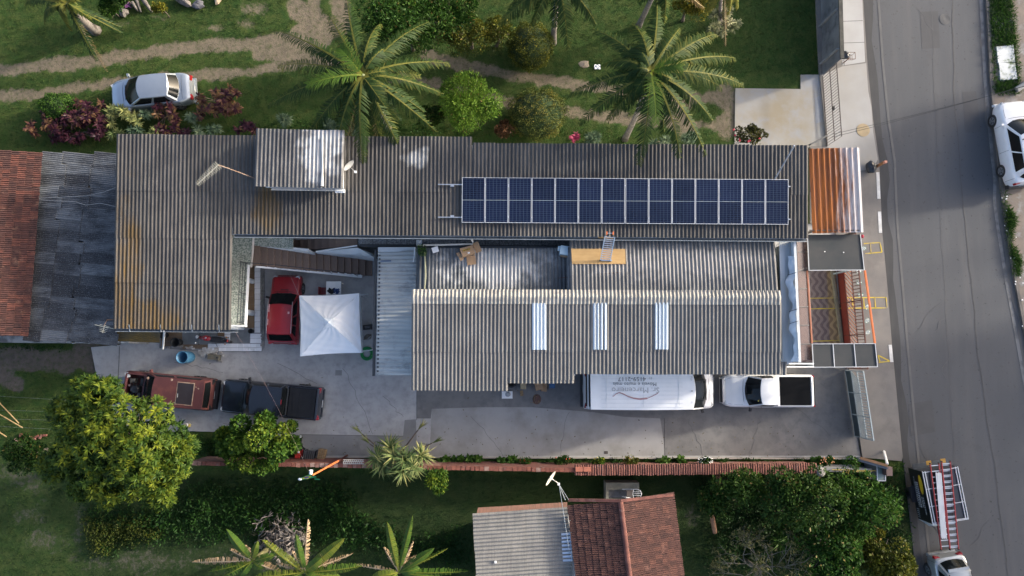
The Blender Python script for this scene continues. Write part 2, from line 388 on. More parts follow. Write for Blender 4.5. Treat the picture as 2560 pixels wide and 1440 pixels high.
X, Y = np.meshgrid(gx, gy, indexing='ij'); xy = np.c_[X.ravel(), Y.ravel()]
mask, gp, n1, n2 = dirt_mask(xy)
Zg = (n2*.012-.02*mask)*(np.abs(xy[:, 0]) < 30)
nx, ny = len(gx), len(gy); ii = np.arange(nx*ny).reshape(nx, ny)
Fq = np.stack([ii[:-1, :-1], ii[1:, :-1], ii[1:, 1:], ii[:-1, 1:]], -1).reshape(-1, 4)
gm = fast_mesh('ground', np.c_[xy, Zg-.02], Fq, smooth=True)
at = gm.attributes.new('dirt', 'FLOAT', 'POINT'); at.data.foreach_set('value', mask.astype(np.float32))
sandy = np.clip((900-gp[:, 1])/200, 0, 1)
south = np.clip((gp[:, 1]-1170)/25, 0, 1)*np.clip(.55+(gp[:, 0]-180)/120, .55, 1)*np.clip((2300-gp[:, 0])/20, 0, 1)  # darker growth south of the wall, its shade also put into the colour
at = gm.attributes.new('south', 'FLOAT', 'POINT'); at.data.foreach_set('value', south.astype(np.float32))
at = gm.attributes.new('sandy', 'FLOAT', 'POINT'); at.data.foreach_set('value', sandy.astype(np.float32))
k = NB('grass_and_soil'); p = k.pos()
g = k.mix(k.mr(k.noise(p, .35, 5), .35, .65), (.035, .068, .013), (.024, .056, .011))
g = k.mix(k.mr(k.noise(p, 2.2, 6, .65), .4, .7), g, (.062, .080, .02))
g = k.mix(k.mr(k.noise(p, 9, 4, .7), .52, .7), g, (.018, .036, .008))
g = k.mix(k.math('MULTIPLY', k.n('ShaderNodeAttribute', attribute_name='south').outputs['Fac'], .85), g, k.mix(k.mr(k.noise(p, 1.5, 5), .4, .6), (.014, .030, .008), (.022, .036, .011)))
sd = k.mix(k.mr(k.noise(p, 3, 6, .6), .35, .65), (.19, .155, .11), (.135, .112, .08))
sg = k.mix(k.mr(k.noise(p, 3, 6, .6), .35, .65), (.12, .10, .085), (.085, .072, .06))
so_ = k.mix(k.n('ShaderNodeAttribute', attribute_name='sandy').outputs['Fac'], sg, sd)
f = k.n('ShaderNodeAttribute', attribute_name='dirt').outputs['Fac']
f = k.mr(k.math('ADD', f, k.mr(k.noise(p, 5, 6, .8), .3, .7, -.55, .55)), .3, 1.05)
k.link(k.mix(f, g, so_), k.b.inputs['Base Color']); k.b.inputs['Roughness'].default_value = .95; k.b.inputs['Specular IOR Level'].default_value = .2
k.bump(k.noise(p, 14, 5, .7), .7, .06)
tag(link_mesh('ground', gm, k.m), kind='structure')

# ------------------------------------------------------------------ road, kerbs, pavements, yard
k = NB('worn_asphalt'); p = k.pos()
c = k.mix(k.mr(k.noise(k.pos(scale=(1, .25, 1)), .5, 5), .35, .65), (.081, .086, .094), (.066, .071, .079))
c = k.mix(k.mr(k.noise(p, 35, 3, .7), .45, .62), c, (.068, .069, .071))
c = k.mix(k.math('MULTIPLY', k.mr(k.noise(p, 1.7, 3, .8), .655, .70), .6), c, (.055, .055, .057))
c = k.mix(k.math('MULTIPLY', k.mr(k.noise(p, 5.5, 2, .6), .66, .70), .75), c, (.035, .035, .037))
c = k.mix(k.math('MULTIPLY', k.mr(k.noise(k.pos(scale=(1.2, .12, 1)), 1.1, 4, .6), .5, .68), .35), c, (.105, .103, .102))
c = k.mix(k.math('MULTIPLY', k.mr(k.noise(p, .9, 5, .7), .6, .68), .45), c, (.062, .063, .066))
k.link(c, k.b.inputs['Base Color']); k.b.inputs['Roughness'].default_value = .88; k.bump(k.noise(p, 45, 3), .4, .02); ASPH = k.m
KW = [(2150, -700), (2155, 0), (2166, 160), (2180, 300), (2195, 400), (2203, 580), (2216, 720), (2227, 860), (2246, 1060), (2254, 1140), (2266, 1240), (2288, 1440), (2390, 2300)]
KE = [(2420, -700), (2465, 0), (2475, 200), (2494, 400), (2514, 560), (2536, 700), (2560, 830), (2590, 1000), (2625, 1200), (2665, 1440), (2800, 2300)]
def edge_at(E, y): return float(np.interp(y, [e[1] for e in E], [e[0] for e in E]))
ys = list(range(-700, 2301, 50))
def strip(name, fl, fr, z, mat, th=0., parent=None, y0=-700, y1=2300, st=50):
    mb = MB(); yy = np.arange(y0, y1+1, st)
    L = [P(fl(y), y, 0) for y in yy]; Rr = [P(fr(y), y, 0) for y in yy]; n = len(yy)
    top = [(*v.xy, z) for v in L]+[(*v.xy, z) for v in Rr]
    mb.add(top, [(i, i+1, n+i+1, n+i) for i in range(n-1)])
    if th:
        for E in (L, Rr):
            mb.add([(*v.xy, z) for v in E]+[(*v.xy, z-th) for v in E], [(i, i+1, n+i+1, n+i) for i in range(n-1)])
    return struct(name, mb, mat, parent)
road = strip('road', lambda y: edge_at(KW, y)+2, lambda y: edge_at(KE, y)-2, .004, ASPH)
jit = lambda y, a, s: a*math.sin(y*.031+s)+a*.6*math.sin(y*.083+2*s)
GUT = MAT('gutter_dirt', (.06, .06, .06), (.045, .046, .048), sc=1.5, rough=.95, stretch=(1, .3, 1), bump=.3)
strip('gutter_strip', lambda y: edge_at(KW, y)+3, lambda y: edge_at(KW, y)+22+jit(y, 4, 1), .009, GUT, parent=road)
DUST = MAT('road_dust', (.125, .117, .108), (.10, .094, .088), sc=1.2, rough=.95, stretch=(1, .4, 1))
strip('dust_strip', lambda y: edge_at(KE, y)-16+jit(y, 5, 2), lambda y: edge_at(KE, y)-3, .009, DUST, parent=road)
LINEW = MAT('worn_white_line', (.17, .168, .165), (.10, .10, .10), sc=2.2, rough=.9, lo=.42, hi=.62)
strip('edge_line', lambda y: edge_at(KE, y)-25+(8 if y < 480 else 0), lambda y: edge_at(KE, y)-17+(8 if y < 480 else 0), .013, LINEW, parent=road)
strip('edge_line', lambda y: edge_at(KW, y)+38, lambda y: edge_at(KW, y)+44, .013, MAT('faint_line', (.118, .116, .114), (.095, .095, .095), sc=1.5, rough=.9), parent=road)
CRACK = MAT('tar_crack', (.035, .035, .037), (.06, .06, .06), sc=3, rough=.7)
cl = [(2378, -200), (2385, 240), (2398, 400), (2412, 560), (2428, 700), (2444, 880), (2466, 1040), (2488, 1180), (2520, 1440), (2600, 2000)]
strip('tar_crack', lambda y: edge_at(cl, y)-.9+jit(y, 1.2, 3), lambda y: edge_at(cl, y)+.9+jit(y, 1.2, 3), .013, CRACK, parent=road, st=20)
cl2 = [(2322, -200), (2335, 200), (2352, 560), (2372, 900), (2400, 1440), (2450, 2000)]
strip('tar_crack', lambda y: edge_at(cl2, y)-.5+jit(y, 1.5, 5), lambda y: edge_at(cl2, y)+.4+jit(y, 1.5, 5), .012, MAT('hair_crack', (.075, .075, .076), (.105, .104, .103), sc=3, rough=.8), parent=road, st=20)
def flat(name, poly, z, mat, parent=None, th=.0):
    mb = MB(); pts = [Vector((*P(x, y, 0).xy, z)) for x, y in poly]
    if sum((a.x*b.y-b.x*a.y) for a, b in zip(pts, pts[1:]+pts[:1])) < 0: pts.reverse()
    if th: mb.slab(pts, th)
    else: mb.add(pts, [tuple(range(len(pts)))])
    return struct(name, mb, mat, parent)
# manhole in the road
mh = P(2362, 48, 0); mb = MB()
for r0, r1 in ((.30, .27), (.22, .19), (.13, .10)): mb.lathe((mh.x, mh.y, 0), [(r0, .014), (r0, .02), (r1, .02), (r1, .014)], 28)
mb.disc((mh.x, mh.y, .0125), .31, 28)
mb.build('manhole_cover', MAT('cast_iron_grey', (.10, .10, .10), (.08, .08, .08), rough=.8), world=True, at=(mh.x, mh.y, 0), label='round ribbed manhole cover set in the asphalt road', cat='manhole cover')
for poly_ in ([(2300, 30), (2345, 28), (2350, 120), (2304, 122)], [(2405, 230), (2440, 228), (2452, 330), (2412, 332)], [(2270, 1010), (2330, 1000), (2338, 1080), (2276, 1090)]):
    flat('road_patch', poly_, .0085, MAT('patch_asphalt', (.07, .071, .074), (.06, .061, .064), sc=1.5, rough=.9, bump=.3), parent=road)
for i_ in range(9):
    cx_, cy_ = random.uniform(2250, 2480), random.uniform(0, 1350); L_ = random.uniform(30, 90); ph_ = random.uniform(0, 6)
    mb = MB(); pts_ = [P(cx_+8*math.sin(q*.9+ph_)+L_*.15*q*math.cos(ph_), cy_+L_*.15*q) for q in range(7)]
    for a_, b_ in zip(pts_[:-1], pts_[1:]): mb.bar((a_.x, a_.y, .0105), (b_.x, b_.y, .0105), .018, .004)
    struct('hair_crack', mb, MATS['hair_crack'], road)
# verge kerb on the east side
KERB = MAT('old_kerb', (.15, .135, .12), (.10, .093, .085), sc=2, rough=.95, bump=.4)
strip('kerb', lambda y: edge_at(KE, y)-3, lambda y: edge_at(KE, y)+4, .12, KERB, th=.14)
VERGE = MAT('verge_soil', (.20, .165, .135), (.13, .115, .10), sc=1.3, rough=.95, bump=.5, bs=10, dirt=(.27, .26, .25), dthr=(.5, .66))
strip('verge', lambda y: edge_at(KE, y)+3, lambda y: edge_at(KE, y)+320, .09, VERGE, th=.1)

YARD = [(228, 868), (300, 862), (395, 815), (560, 560), (2092, 560), (2120, 925), (2152, 1143), (750, 1143), (748, 1100), (640, 1082), (480, 1078), (290, 1085), (240, 930)]
yard = flat('yard_paving', YARD, .025, CONC, th=.08)
flat('old_concrete', [(1042, 760), (2105, 760), (2116, 925), (2150, 1139), (1661, 1139), (1658, 1096), (1650, 1046), (1560, 1042), (1480, 1030), (1330, 1018), (1200, 1018), (1080, 1022), (1077, 1046), (1042, 1046)], .029, MAT('old_concrete', (.19, .187, .18), (.145, .143, .14), sc=.6, rough=.9, bump=.25, bs=18, dirt=(.125, .125, .125), dsc=2.2, dthr=(.45, .72)), parent=yard)
flat('new_concrete', [(1080, 1022), (1200, 1018), (1330, 1018), (1480, 1030), (1560, 1042), (1650, 1046), (1658, 1096), (1661, 1139), (1074, 1139), (1077, 1080)], .031, CONCL, parent=yard)
flat('new_concrete', [(752, 1086), (900, 1088), (1008, 1090), (1012, 1050), (1040, 1048), (1042, 1105), (1074, 1110), (1070, 1139), (750, 1139)], .030, MAT('mid_concrete', (.235, .235, .23), (.185, .188, .19), sc=.6, rough=.9, bump=.15, dirt=(.15, .15, .15), dthr=(.5, .72)), parent=yard)
for a, b in (((1042, 975), (1042, 1050)), ((750, 1086), (1008, 1090)), ((2112, 925), (2152, 1143)), ((1661, 1046), (1661, 1140)), ((1290, 935), (1290, 975)), ((300, 866), (296, 950))):
    mb = MB(); A_, B_ = P(*a), P(*b); mb.bar((A_.x, A_.y, .032), (B_.x, B_.y, .032), .035 if a[0] == 2112 else .018, .006); struct('joint', mb, MAT('dark_joint', (.05, .05, .052), rough=.9), yard)
YC = MAT('concrete_crack', (.085, .085, .086), (.12, .12, .12), sc=4, rough=.95)
for x0_, y0_, x1_, y1_ in ((690, 905, 790, 960), (860, 920, 935, 1085), (960, 990, 1010, 1045), (1180, 1040, 1260, 1138), (1420, 1030, 1400, 1138), (1720, 1050, 1760, 1138), (1900, 1050, 1870, 1138), (1990, 1020, 2080, 1090), (440, 905, 560, 930), (560, 1058, 700, 1075)):
    mb = MB(); pts_ = [P(x0_+(x1_-x0_)*q/9+random.uniform(-4, 4), y0_+(y1_-y0_)*q/9+random.uniform(-3, 3)) for q in range(10)]
    for a_, b_ in zip(pts_[:-1], pts_[1:]): mb.bar((a_.x, a_.y, .033), (b_.x, b_.y, .033), .014, .004)
    struct('crack', mb, YC, yard)
for x_, y_, w_ in ((1515, 1131, .18), (847, 932, .34), (545, 890, .14)):
    c_ = P(x_, y_); o_ = MB().box((0, 0, 0), (w_, w_*.8, .012)).build('drain_cover', MAT('rusty_grate', (.07, .06, .055), (.05, .045, .04), rough=.8) if w_ < .3 else MATS['mid_concrete'], yard); o_.location = (c_.x, c_.y, .036)
lt_ = np.array([tuple(P(rng.uniform(300, 2130), rng.uniform(900, 1142), .04)) for _ in range(900)]); wgt = rng.uniform(0, 1, 900) < np.clip((to_px(lt_)[:, 1]-1040)/110, .08, 1); lt_ = lt_[wgt & inpoly(to_px(lt_), YARD)]; nl_ = len(lt_)
mb = MB(); A_, B_ = P(752, 1142), P(2150, 1146); mb.bar((A_.x, A_.y, .05), (B_.x, B_.y, .05), .07, .12)
struct('garden_kerb', mb, MAT('pale_kerb', (.40, .37, .32), (.3, .28, .25), sc=1.2, rough=.9))
pave = flat('pavement', [(2036, -700), (2150, -700), (2155, 0), (2166, 160), (2180, 300), (2195, 400), (2203, 580), (2216, 720), (2227, 860), (2246, 1060), (2254, 1140), (2252, 1152), (2154, 1143), (2120, 925), (2085, 560), (2024, 560), (2024, 367), (2066, 367), (2046, 180), (2038, 0)], .11, WALK, th=.13)
flat('pale_slab', [(2100, -700), (2148, -700), (2153, 0), (2160, 157), (2104, 166), (2096, 60)], .116, MAT('white_concrete', (.38, .38, .37), (.34, .335, .32), sc=.8, rough=.9), parent=pave)
flat('pale_slab', [(2104, 168), (2163, 160), (2168, 230), (2176, 270), (2180, 330), (2192, 400), (2178, 425), (2150, 428), (2066, 428), (2066, 366), (2052, 190)], .115, WALKL, parent=pave)
for a, b in (((2102, 56), (2154, 54)), ((2103, 110), (2158, 108)), ((2104, 56), (2108, 166))):
    mb = MB(); A_, B_ = P(*a), P(*b); mb.bar((A_.x, A_.y, .119), (B_.x, B_.y, .119), .02, .004); struct('joint', mb, MATS['dark_joint'], pave)
KPAINT = MAT('white_kerb_paint', (.66, .66, .64), (.5, .5, .48), sc=3, rough=.8)
for y0, y1 in ((432, 498), (530, 583), (862, 905)):
    mb = MB(); w0, w1 = edge_at(KW, y0), edge_at(KW, y1)
    q = [P(w0-9, y0), P(w0-1, y0), P(w1-1, y1), P(w1-9, y1)]; mb.slab([(v.x, v.y, .122) for v in reversed(q)], .012); struct('painted_kerb', mb, KPAINT, pave)
YEL = MAT('yellow_floor_paint', (.55, .42, .04), (.42, .31, .05), sc=4, rough=.8, dirt=(.28, .24, .15), dthr=(.5, .64))
def pline(a, b, w=.05, z=.122, m=None, par=None, nm='painted_line'):
    mb = MB(); A_, B_ = P(*a), P(*b); mb.bar((A_.x, A_.y, z-.003), (B_.x, B_.y, z-.003), w, .006); return struct(nm, mb, m or YEL, par or pave)
for a, b in (((2157, 610), (2197, 607)), ((2197, 607), (2202, 631)), ((2202, 631), (2160, 635)), ((2173, 609), (2175, 634)),
             ((2098, 745), (2212, 744)), ((2212, 744), (2215, 770)), ((2215, 770), (2098, 771)), ((2156, 745), (2158, 770)), ((2184, 744), (2186, 770)),
             ((2192, 888), (2222, 903)), ((2222, 903), (2194, 906)), ((2192, 888), (2197, 905)), ((2130, 771), (2128, 745))): pline(a, b, .06)
FG = MAT('flag_green_paint', (.10, .18, .15), (.2, .22, .2), sc=4, rough=.85); FW = MAT('flag_white_paint', (.62, .66, .62), (.5, .53, .48), rough=.85); FB = MAT('flag_blue_paint', (.05, .12, .19), (.1, .17, .22), rough=.85)
for x, y, a in ((2145, 707, .1), (2149, 738, .05), (2165, 768, 1.2), (2165, 802, 1.0), (2167, 831, .6), (2144, 679, .1), (2156, 622, .2)):
    c0 = P(x, y); Mz = Matrix.Translation((c0.x, c0.y, .117)) @ Matrix.Rotation(a, 4, 'Z')
    o = MB().box((0, 0, 0), (.30, .22, .004)).build('painted_flag', FG, pave); o.matrix_local = Mz
    d = MB().add([(-.15, 0, .004), (0, -.10, .004), (.15, 0, .004), (0, .10, .004)], [(0, 1, 2, 3)]).build('diamond', FW, o)
    MB().lathe((0, 0, .004), [(.062, 0), (.062, .003), (.03, .003), (.03, 0)], 16).build('ring', FB, o)
# round access cover on the pavement
c0 = P(2155, 327)
MB().lathe((0, 0, 0), [(.36, .0), (.36, .012), (.30, .016), (0, .016)], 24).build('access_cover', MAT('ochre_cement', (.36, .28, .16), (.28, .22, .14), rough=.9, bump=.3), at=(c0.x, c0.y, .116), label='round ochre cement access cover on the pale pavement', cat='access cover')
# forecourt with the wave mosaic
k = NB('wave_mosaic'); p = k.pos(); sx = k.n('ShaderNodeSeparateXYZ', {0: p})
ww = k.math('ADD', k.math('MULTIPLY', sx.outputs[0], 18.5), k.math('MULTIPLY', k.math('SINE', k.math('MULTIPLY', sx.outputs[1], 9.5)), 1.9))
wv = k.mr(k.math('SINE', ww), -.15, .15)
c = k.mix(wv, (.19, .15, .135), (.11, .078, .078)); c = k.mix(k.math('MULTIPLY', k.mr(k.noise(p, 24, 2), .5, .6), .3), c, (.2, .18, .17))
x1 = P(2069, 760).x; c = k.mix(k.mr(sx.outputs[0], x1-.05, x1+.05), c, k.mix(wv, (.30, .22, .12), (.17, .12, .07)))
k.link(c, k.b.inputs['Base Color']); k.b.inputs['Roughness'].default_value = .75
fc = flat('forecourt', [(1985, 590), (2084, 590), (2090, 700), (2112, 905), (1990, 905)], .055, k.m)
for a, b in (((2022, 746), (2094, 745)), ((2024, 772), (2098, 771)), ((2030, 853), (2108, 851)), ((2024, 746), (2025, 772))): pline(a, b, .05, .063, par=fc)
# access pad by the garden gate
pad = flat('concrete_pad', [(1838, 221), (2001, 223), (2001, 187), (2050, 187), (2062, 250), (2066, 370), (1836, 370)], .03, PADM, th=.06)
flat('patch', [(2037, 246), (2047, 240), (2051, 306), (2038, 309)], .036, MAT('grey_patch', (.33, .34, .35), (.28, .29, .3), rough=.9), parent=pad)

# ------------------------------------------------------------------ grass
def leaf_quads(base, d, nrm, L, W):
    d = d/np.linalg.norm(d, axis=1, keepdims=True); s = np.cross(d, nrm); s /= np.linalg.norm(s, axis=1, keepdims=True)+1e-9
    L = L[:, None]; W = W[:, None]
    V = np.stack([base, base+d*L*.5+s*W*.5, base+d*L, base+d*L*.5-s*W*.5], 1).reshape(-1, 3)
    return V, np.arange(len(V)).reshape(-1, 4)
def nv0(n): return np.tile([[0., 0., 1.]], (n, 1))+rng.normal(0, .15, (n, 3))
def rdir(n, zlo=-1., zhi=1.):
    z = rng.uniform(zlo, zhi, n); a = rng.uniform(0, 2*np.pi, n); r = np.sqrt(1-z*z)
    return np.stack([r*np.cos(a), r*np.sin(a), z], 1)
n = nl_; V, Fc = leaf_quads(lt_, rdir(n, -.1, .2), nv0(n), rng.uniform(.05, .11, n), rng.uniform(.03, .06, n))
tag(link_mesh('leaf_litter', fast_mesh('leaf_litter', V, Fc, rng.uniform(0, 1, n)), LEAF('fallen_leaves', (.05, .04, .02), (.12, .09, .04), (.2, .17, .08), .1)), 'fallen leaves scattered over the driveway concrete', 'leaf litter', kind='stuff')
GRASSM = LEAF('grass_blades', (.012, .032, .007), (.034, .07, .013), (.085, .105, .025), .25)
HOLES = [YARD, [(280, 335), (2024, 335), (2024, 600), (280, 860)], [(-400, 370), (300, 370), (300, 862), (-400, 862)], [(1838, 187), (2300, 187), (2300, 600), (1838, 600)], [(2036, -400), (2470, -400), (2900, 2300), (2300, 2300), (2150, 700)], [(1180, 1260), (1700, 1240), (1720, 1700), (1170, 1700)]]
def scatter(n, x0, x1, y0, y1, thr=.45):
    pts = np.c_[rng.uniform(x0, x1, n), rng.uniform(y0, y1, n)]
    m, pp, a, b = dirt_mask(pts); keep = rng.uniform(0, 1, n) > m/thr
    for h in HOLES: keep &= ~inpoly(pp, h)
    return pts[keep], pp[keep], a[keep]
g1, gpx, ga = scatter(95000, -28.5, 28.5, -13, 21)
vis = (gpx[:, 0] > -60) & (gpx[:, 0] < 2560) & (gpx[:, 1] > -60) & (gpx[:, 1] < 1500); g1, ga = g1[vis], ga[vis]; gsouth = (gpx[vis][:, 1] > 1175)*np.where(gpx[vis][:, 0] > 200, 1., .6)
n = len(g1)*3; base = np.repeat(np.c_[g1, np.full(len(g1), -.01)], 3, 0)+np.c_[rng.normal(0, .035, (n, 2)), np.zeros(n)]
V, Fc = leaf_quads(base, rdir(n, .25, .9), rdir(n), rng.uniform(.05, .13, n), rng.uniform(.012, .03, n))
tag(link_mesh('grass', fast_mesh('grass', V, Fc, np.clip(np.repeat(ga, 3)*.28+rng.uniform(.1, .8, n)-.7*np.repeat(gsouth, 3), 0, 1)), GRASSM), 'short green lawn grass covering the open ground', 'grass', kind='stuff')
tw = np.c_[rng.uniform(-28, 20, 2600), rng.uniform(9, 21, 2600)]; m_, tp_, q1, q2 = dirt_mask(tw); kt = (m_ > .12) & (m_ < .9) & (q2 > -.2)
for h in HOLES: kt &= ~inpoly(tp_, h)
tw = np.repeat(tw[kt], 14, 0)+rng.normal(0, .10, (kt.sum()*14, 2)); n = len(tw)
V, Fc = leaf_quads(np.c_[tw, np.zeros(n)], rdir(n, .1, .8), rdir(n), rng.uniform(.06, .16, n), rng.uniform(.015, .04, n))
tag(link_mesh('track_weeds', fast_mesh('track_weeds', V, Fc, rng.uniform(.05, .7, n)), GRASSM), 'ragged weed tufts along the edges of the dirt track', 'weeds', kind='stuff')
vg = np.c_[rng.uniform(24.6, 27.6, 16000), rng.uniform(9.6, 21, 16000)]; pv = to_px(np.c_[vg, np.full(len(vg), .1)])
kp = (pv[:, 0] > np.array([edge_at(KE, y)+9 for y in pv[:, 1]])) & (pv[:, 1] < 232) & ~inpoly(pv, [(2484, 118), (2530, 116), (2536, 200), (2490, 205)])
vw = np.c_[rng.uniform(24, 28, 26000), rng.uniform(-10, 12, 26000)]; pw = to_px(np.c_[vw, np.full(len(vw), .1)])
e = np.array([edge_at(KE, y) for y in pw[:, 1]]); kw = (pw[:, 0] > e+2) & (pw[:, 0] < e+15+9*np.sin(pw[:, 1]*.06)) & (((pw[:, 1] > 480) & (pw[:, 1] < 690)) | ((pw[:, 1] > 195) & (pw[:, 1] < 260)))
vg = np.r_[vg[kp], np.repeat(vw[kw], 3, 0)]; n = len(vg)*2; base = np.repeat(np.c_[vg, np.full(len(vg), .09)], 2, 0)+np.c_[rng.normal(0, .04, (n, 2)), np.zeros(n)]
V, Fc = leaf_quads(base, rdir(n, .1, .8), rdir(n), rng.uniform(.12, .34, n), rng.uniform(.02, .04, n))
tag(link_mesh('verge_grass', fast_mesh('verge_grass', V, Fc, rng.uniform(.15, .75, n)), LEAF('verge_blades', (.015, .045, .008), (.035, .09, .014), (.08, .14, .03), .3)), 'long bright green grass and weeds growing on the verge across the road', 'grass', kind='stuff')
# ------------------------------------------------------------------ roofs
SHEET = {}
def sheet_mesh(nw, pitch, ln, amp, prof, seg, th=.012, lift=.022):
    key = (nw, round(pitch, 3), round(ln, 2), amp, prof)
    if key in SHEET: return SHEET[key]
    xs, zs = [], []
    if prof == 'sine':
        for i in range(nw*seg+1):
            xs.append(i/seg*pitch); zs.append(amp*math.cos(2*math.pi*i/seg+math.pi))
    else:
        for i in range(nw):
            for f, z in ((0, -amp), (.30, -amp), (.42, amp), (.62, amp), (.74, -amp)): xs.append((i+f)*pitch); zs.append(z)
        xs.append(nw*pitch); zs.append(-amp)
    mb = MB(); n = len(xs)
    top = [(x, 0, z) for x, z in zip(xs, zs)]+[(x, -ln, z+lift) for x, z in zip(xs, zs)]
    bot = [(x, y, z-th) for x, y, z in top]
    mb.add(top+bot, [(i, n+i, n+i+1, i+1) for i in range(n-1)]+[(2*n+i+1, 3*n+i+1, 3*n+i, 2*n+i) for i in range(n-1)]
           + [(n+i, 3*n+i, 3*n+i+1, n+i+1) for i in range(n-1)]+[(i+1, 2*n+i+1, 2*n+i, i) for i in range(n-1)]+[(0, 2*n, 3*n, n), (n-1, 2*n-1, 4*n-1, 3*n-1)])
    me = mb.mesh('sheet', True)
    try: me.set_sharp_from_angle(angle=R(60))
    except Exception: pass
    SHEET[key] = me; return me
def basis(nw, ne, sw):
    u = ne-nw; v = sw-nw
    if u.cross(-v).z < 0: nw, ne = ne, nw; sw = sw-u; u = -u
    Lu, Lv = u.length, v.length; X = u/Lu; Yd = -v/Lv; Yd = (Yd-X*X.dot(Yd)).normalized(); Zd = X.cross(Yd).normalized()
    return nw, X, Yd, Zd, Lu, Lv
def frame(o, X, Yd, Zd):
    M = Matrix((X, Yd, Zd)).transposed().to_4x4(); M.translation = o; return M
def roof_sheets(par, nw, ne, sw, rows, mat, pitch=.177, amp=.027, waves=6, prof='sine', seg=8, name='roof_sheet', over=.1, jit=.004, colrows=None):
    nw, X, Yd, Zd, Lu, Lv = basis(nw, ne, sw); n = max(1, round(Lu/pitch)); pt = Lu/n; Pi = parent_matrix(par).inverted(); i = 0; ci = 0
    while i < n:
        w = min(waves, n-i)
        rr = rows if colrows is None else colrows(i*pt/Lu, rows)
        for a, b in zip(rr[:-1], rr[1:]):
            ln = (b-a)*Lv+(over if b < .999 else 0)
            me = sheet_mesh(w, pt, ln, amp, prof, seg)
            o = nw+X*(i*pt+random.uniform(-.006, .006))-Yd*(a*Lv+random.uniform(-.012, .012))+Zd*random.uniform(0, jit)
            link_mesh(name, me, mat, par, Pi @ frame(o, X, Yd, Zd) @ Matrix.Rotation(random.gauss(0, .0015), 4, 'Z'))
        i += w
TM = {}
def tile_mesh(w, l, arch=.035):
    key = (round(w, 3), round(l, 3), arch)
    if key in TM: return TM[key]
    cs = [(-.52, .0), (-.42, arch*.8), (-.30, arch), (-.18, arch*.7), (-.06, .0), (.02, 0), (.12, arch*.8), (.24, arch), (.36, arch*.7), (.48, .0)]
    mb = MB(); n = len(cs); L2 = l*1.16
    top = [(x*w, 0, z) for x, z in cs]+[(x*w, -L2, z+.028) for x, z in cs]
    mb.add(top+[(x, y, z-.014) for x, y, z in top], [(i, n+i, n+i+1, i+1) for i in range(n-1)]+[(n+i, 3*n+i, 3*n+i+1, n+i+1) for i in range(n-1)]+[(0, 2*n, 3*n, n), (n-1, 2*n-1, 4*n-1, 3*n-1)])
    TM[key] = mb.mesh('tile'); return TM[key]
def tile_roof(par, nw, ne, sw, nacross, ndown, mat, lim=300, skip=None):
    nw, X, Yd, Zd, Lu, Lv = basis(nw, ne, sw); Pi = parent_matrix(par).inverted(); w, l = Lu/nacross, Lv/ndown; me = tile_mesh(w, l); c = 0; rest = MB(); dk = MB(); dk.add([nw+X*.02-Zd*.03, nw+X*(Lu-.02)-Zd*.03, nw+X*(Lu-.02)-Yd*(Lv-.02)-Zd*.03, nw+X*.02-Yd*(Lv-.02)-Zd*.03], [(3, 2, 1, 0)]); dk.build('roof_deck', IRON, par, world=True)
    for j in range(ndown):
        for i in range(nacross):
            o = nw+X*((i+.5)*w+random.uniform(-.012, .012))-Yd*(j*l+random.uniform(-.012, .012))+Zd*random.uniform(0, .008)
            a = random.gauss(0, .025); M = frame(o, X, Yd, Zd) @ Matrix.Rotation(a, 4, 'Z'); q = to_px(np.array([o]))[0]
            if c < lim and -20 < q[0] < 2580 and q[1] < 1455: link_mesh('roof_tile', me, mat, par, Pi @ M); c += 1
            else: rest.add([M @ v.co for v in me.vertices], [tuple(p.vertices) for p in me.polygons])
    if rest.v: tag(rest.build('roof_tiles', mat, par, world=True), kind='stuff')
def prism(corners, z0, tops=None):
    mb = MB(); n = len(corners); tops = tops or [c[2] for c in corners]
    pts = [Vector((c[0], c[1], t)) for c, t in zip(corners, tops)]
    if sum((a.x*b.y-b.x*a.y) for a, b in zip(pts, pts[1:]+pts[:1])) < 0: pts.reverse()
    vs = pts+[Vector((p.x, p.y, z0)) for p in pts]
    return mb.add(vs, [tuple(range(n))]+[(i, n+i, n+(i+1) % n, (i+1) % n) for i in range(n)])
# ---- main two-storey house with the long roof
PLM = (P(290, 335, 5.7).y, 5.7, .085)
house = thing('long_house', 'two-storey house under a long weathered corrugated roof carrying the solar panels', 'house', P(1100, 470, 0))
def rw(px, py): return PP(px, py, PLM)
roof_sheets(house, rw(291, 335), rw(584, 338), rw(289, 822), [0, .281, .523, .752, 1], ROOF)
roof_sheets(house, rw(584, 338.5), rw(1180, 342), rw(582.5, 586), [0, .54, 1], ROOF)
roof_sheets(house, rw(1181, 357), rw(2021, 363), rw(1179, 590.5), [0, .51, 1], ROOF)
for poly in ([(304, 347), (498, 347), (498, 800), (304, 800)], [(498.5, 352), (2008, 370), (2004, 572), (498.5, 562)]):
    prism([rw(*q)-Vector((0, 0, .16)) for q in poly], 0).build('wall', PLASTER, house, world=True)
def gutter(par, a, b, w=.13, h=.09, mat=GUTTER, lip=GUTTL):
    a, b = Vector(a), Vector(b); d = (b-a).normalized(); s = d.cross(Vector((0, 0, 1))).normalized(); mb = MB()
    mb.bar(a, b, w, .012); o = mb.build('gutter', mat, par, world=True)
    m2 = MB().bar(a+s*w/2+Vector((0, 0, h/2)), b+s*w/2+Vector((0, 0, h/2)), .014, h).bar(a-s*w/2+Vector((0, 0, h/2)), b-s*w/2+Vector((0, 0, h/2)), .014, h)
    m2.build('gutter_lip', lip, par, world=True)
dz = Vector((0, 0, -.12))
gutter(house, rw(584, 589)+dz, rw(2018, 600)+dz); gutter(house, rw(288, 825)+dz, rw(592, 827)+dz)
for x in (324, 402, 480, 548):
    a = rw(x, 812); b = rw(x, 829); MB().bar(a+Vector((0, 0, .05)), b+Vector((0, 0, -.02)), .025, .02).build('gutter_bracket', GUTTL, house, world=True)
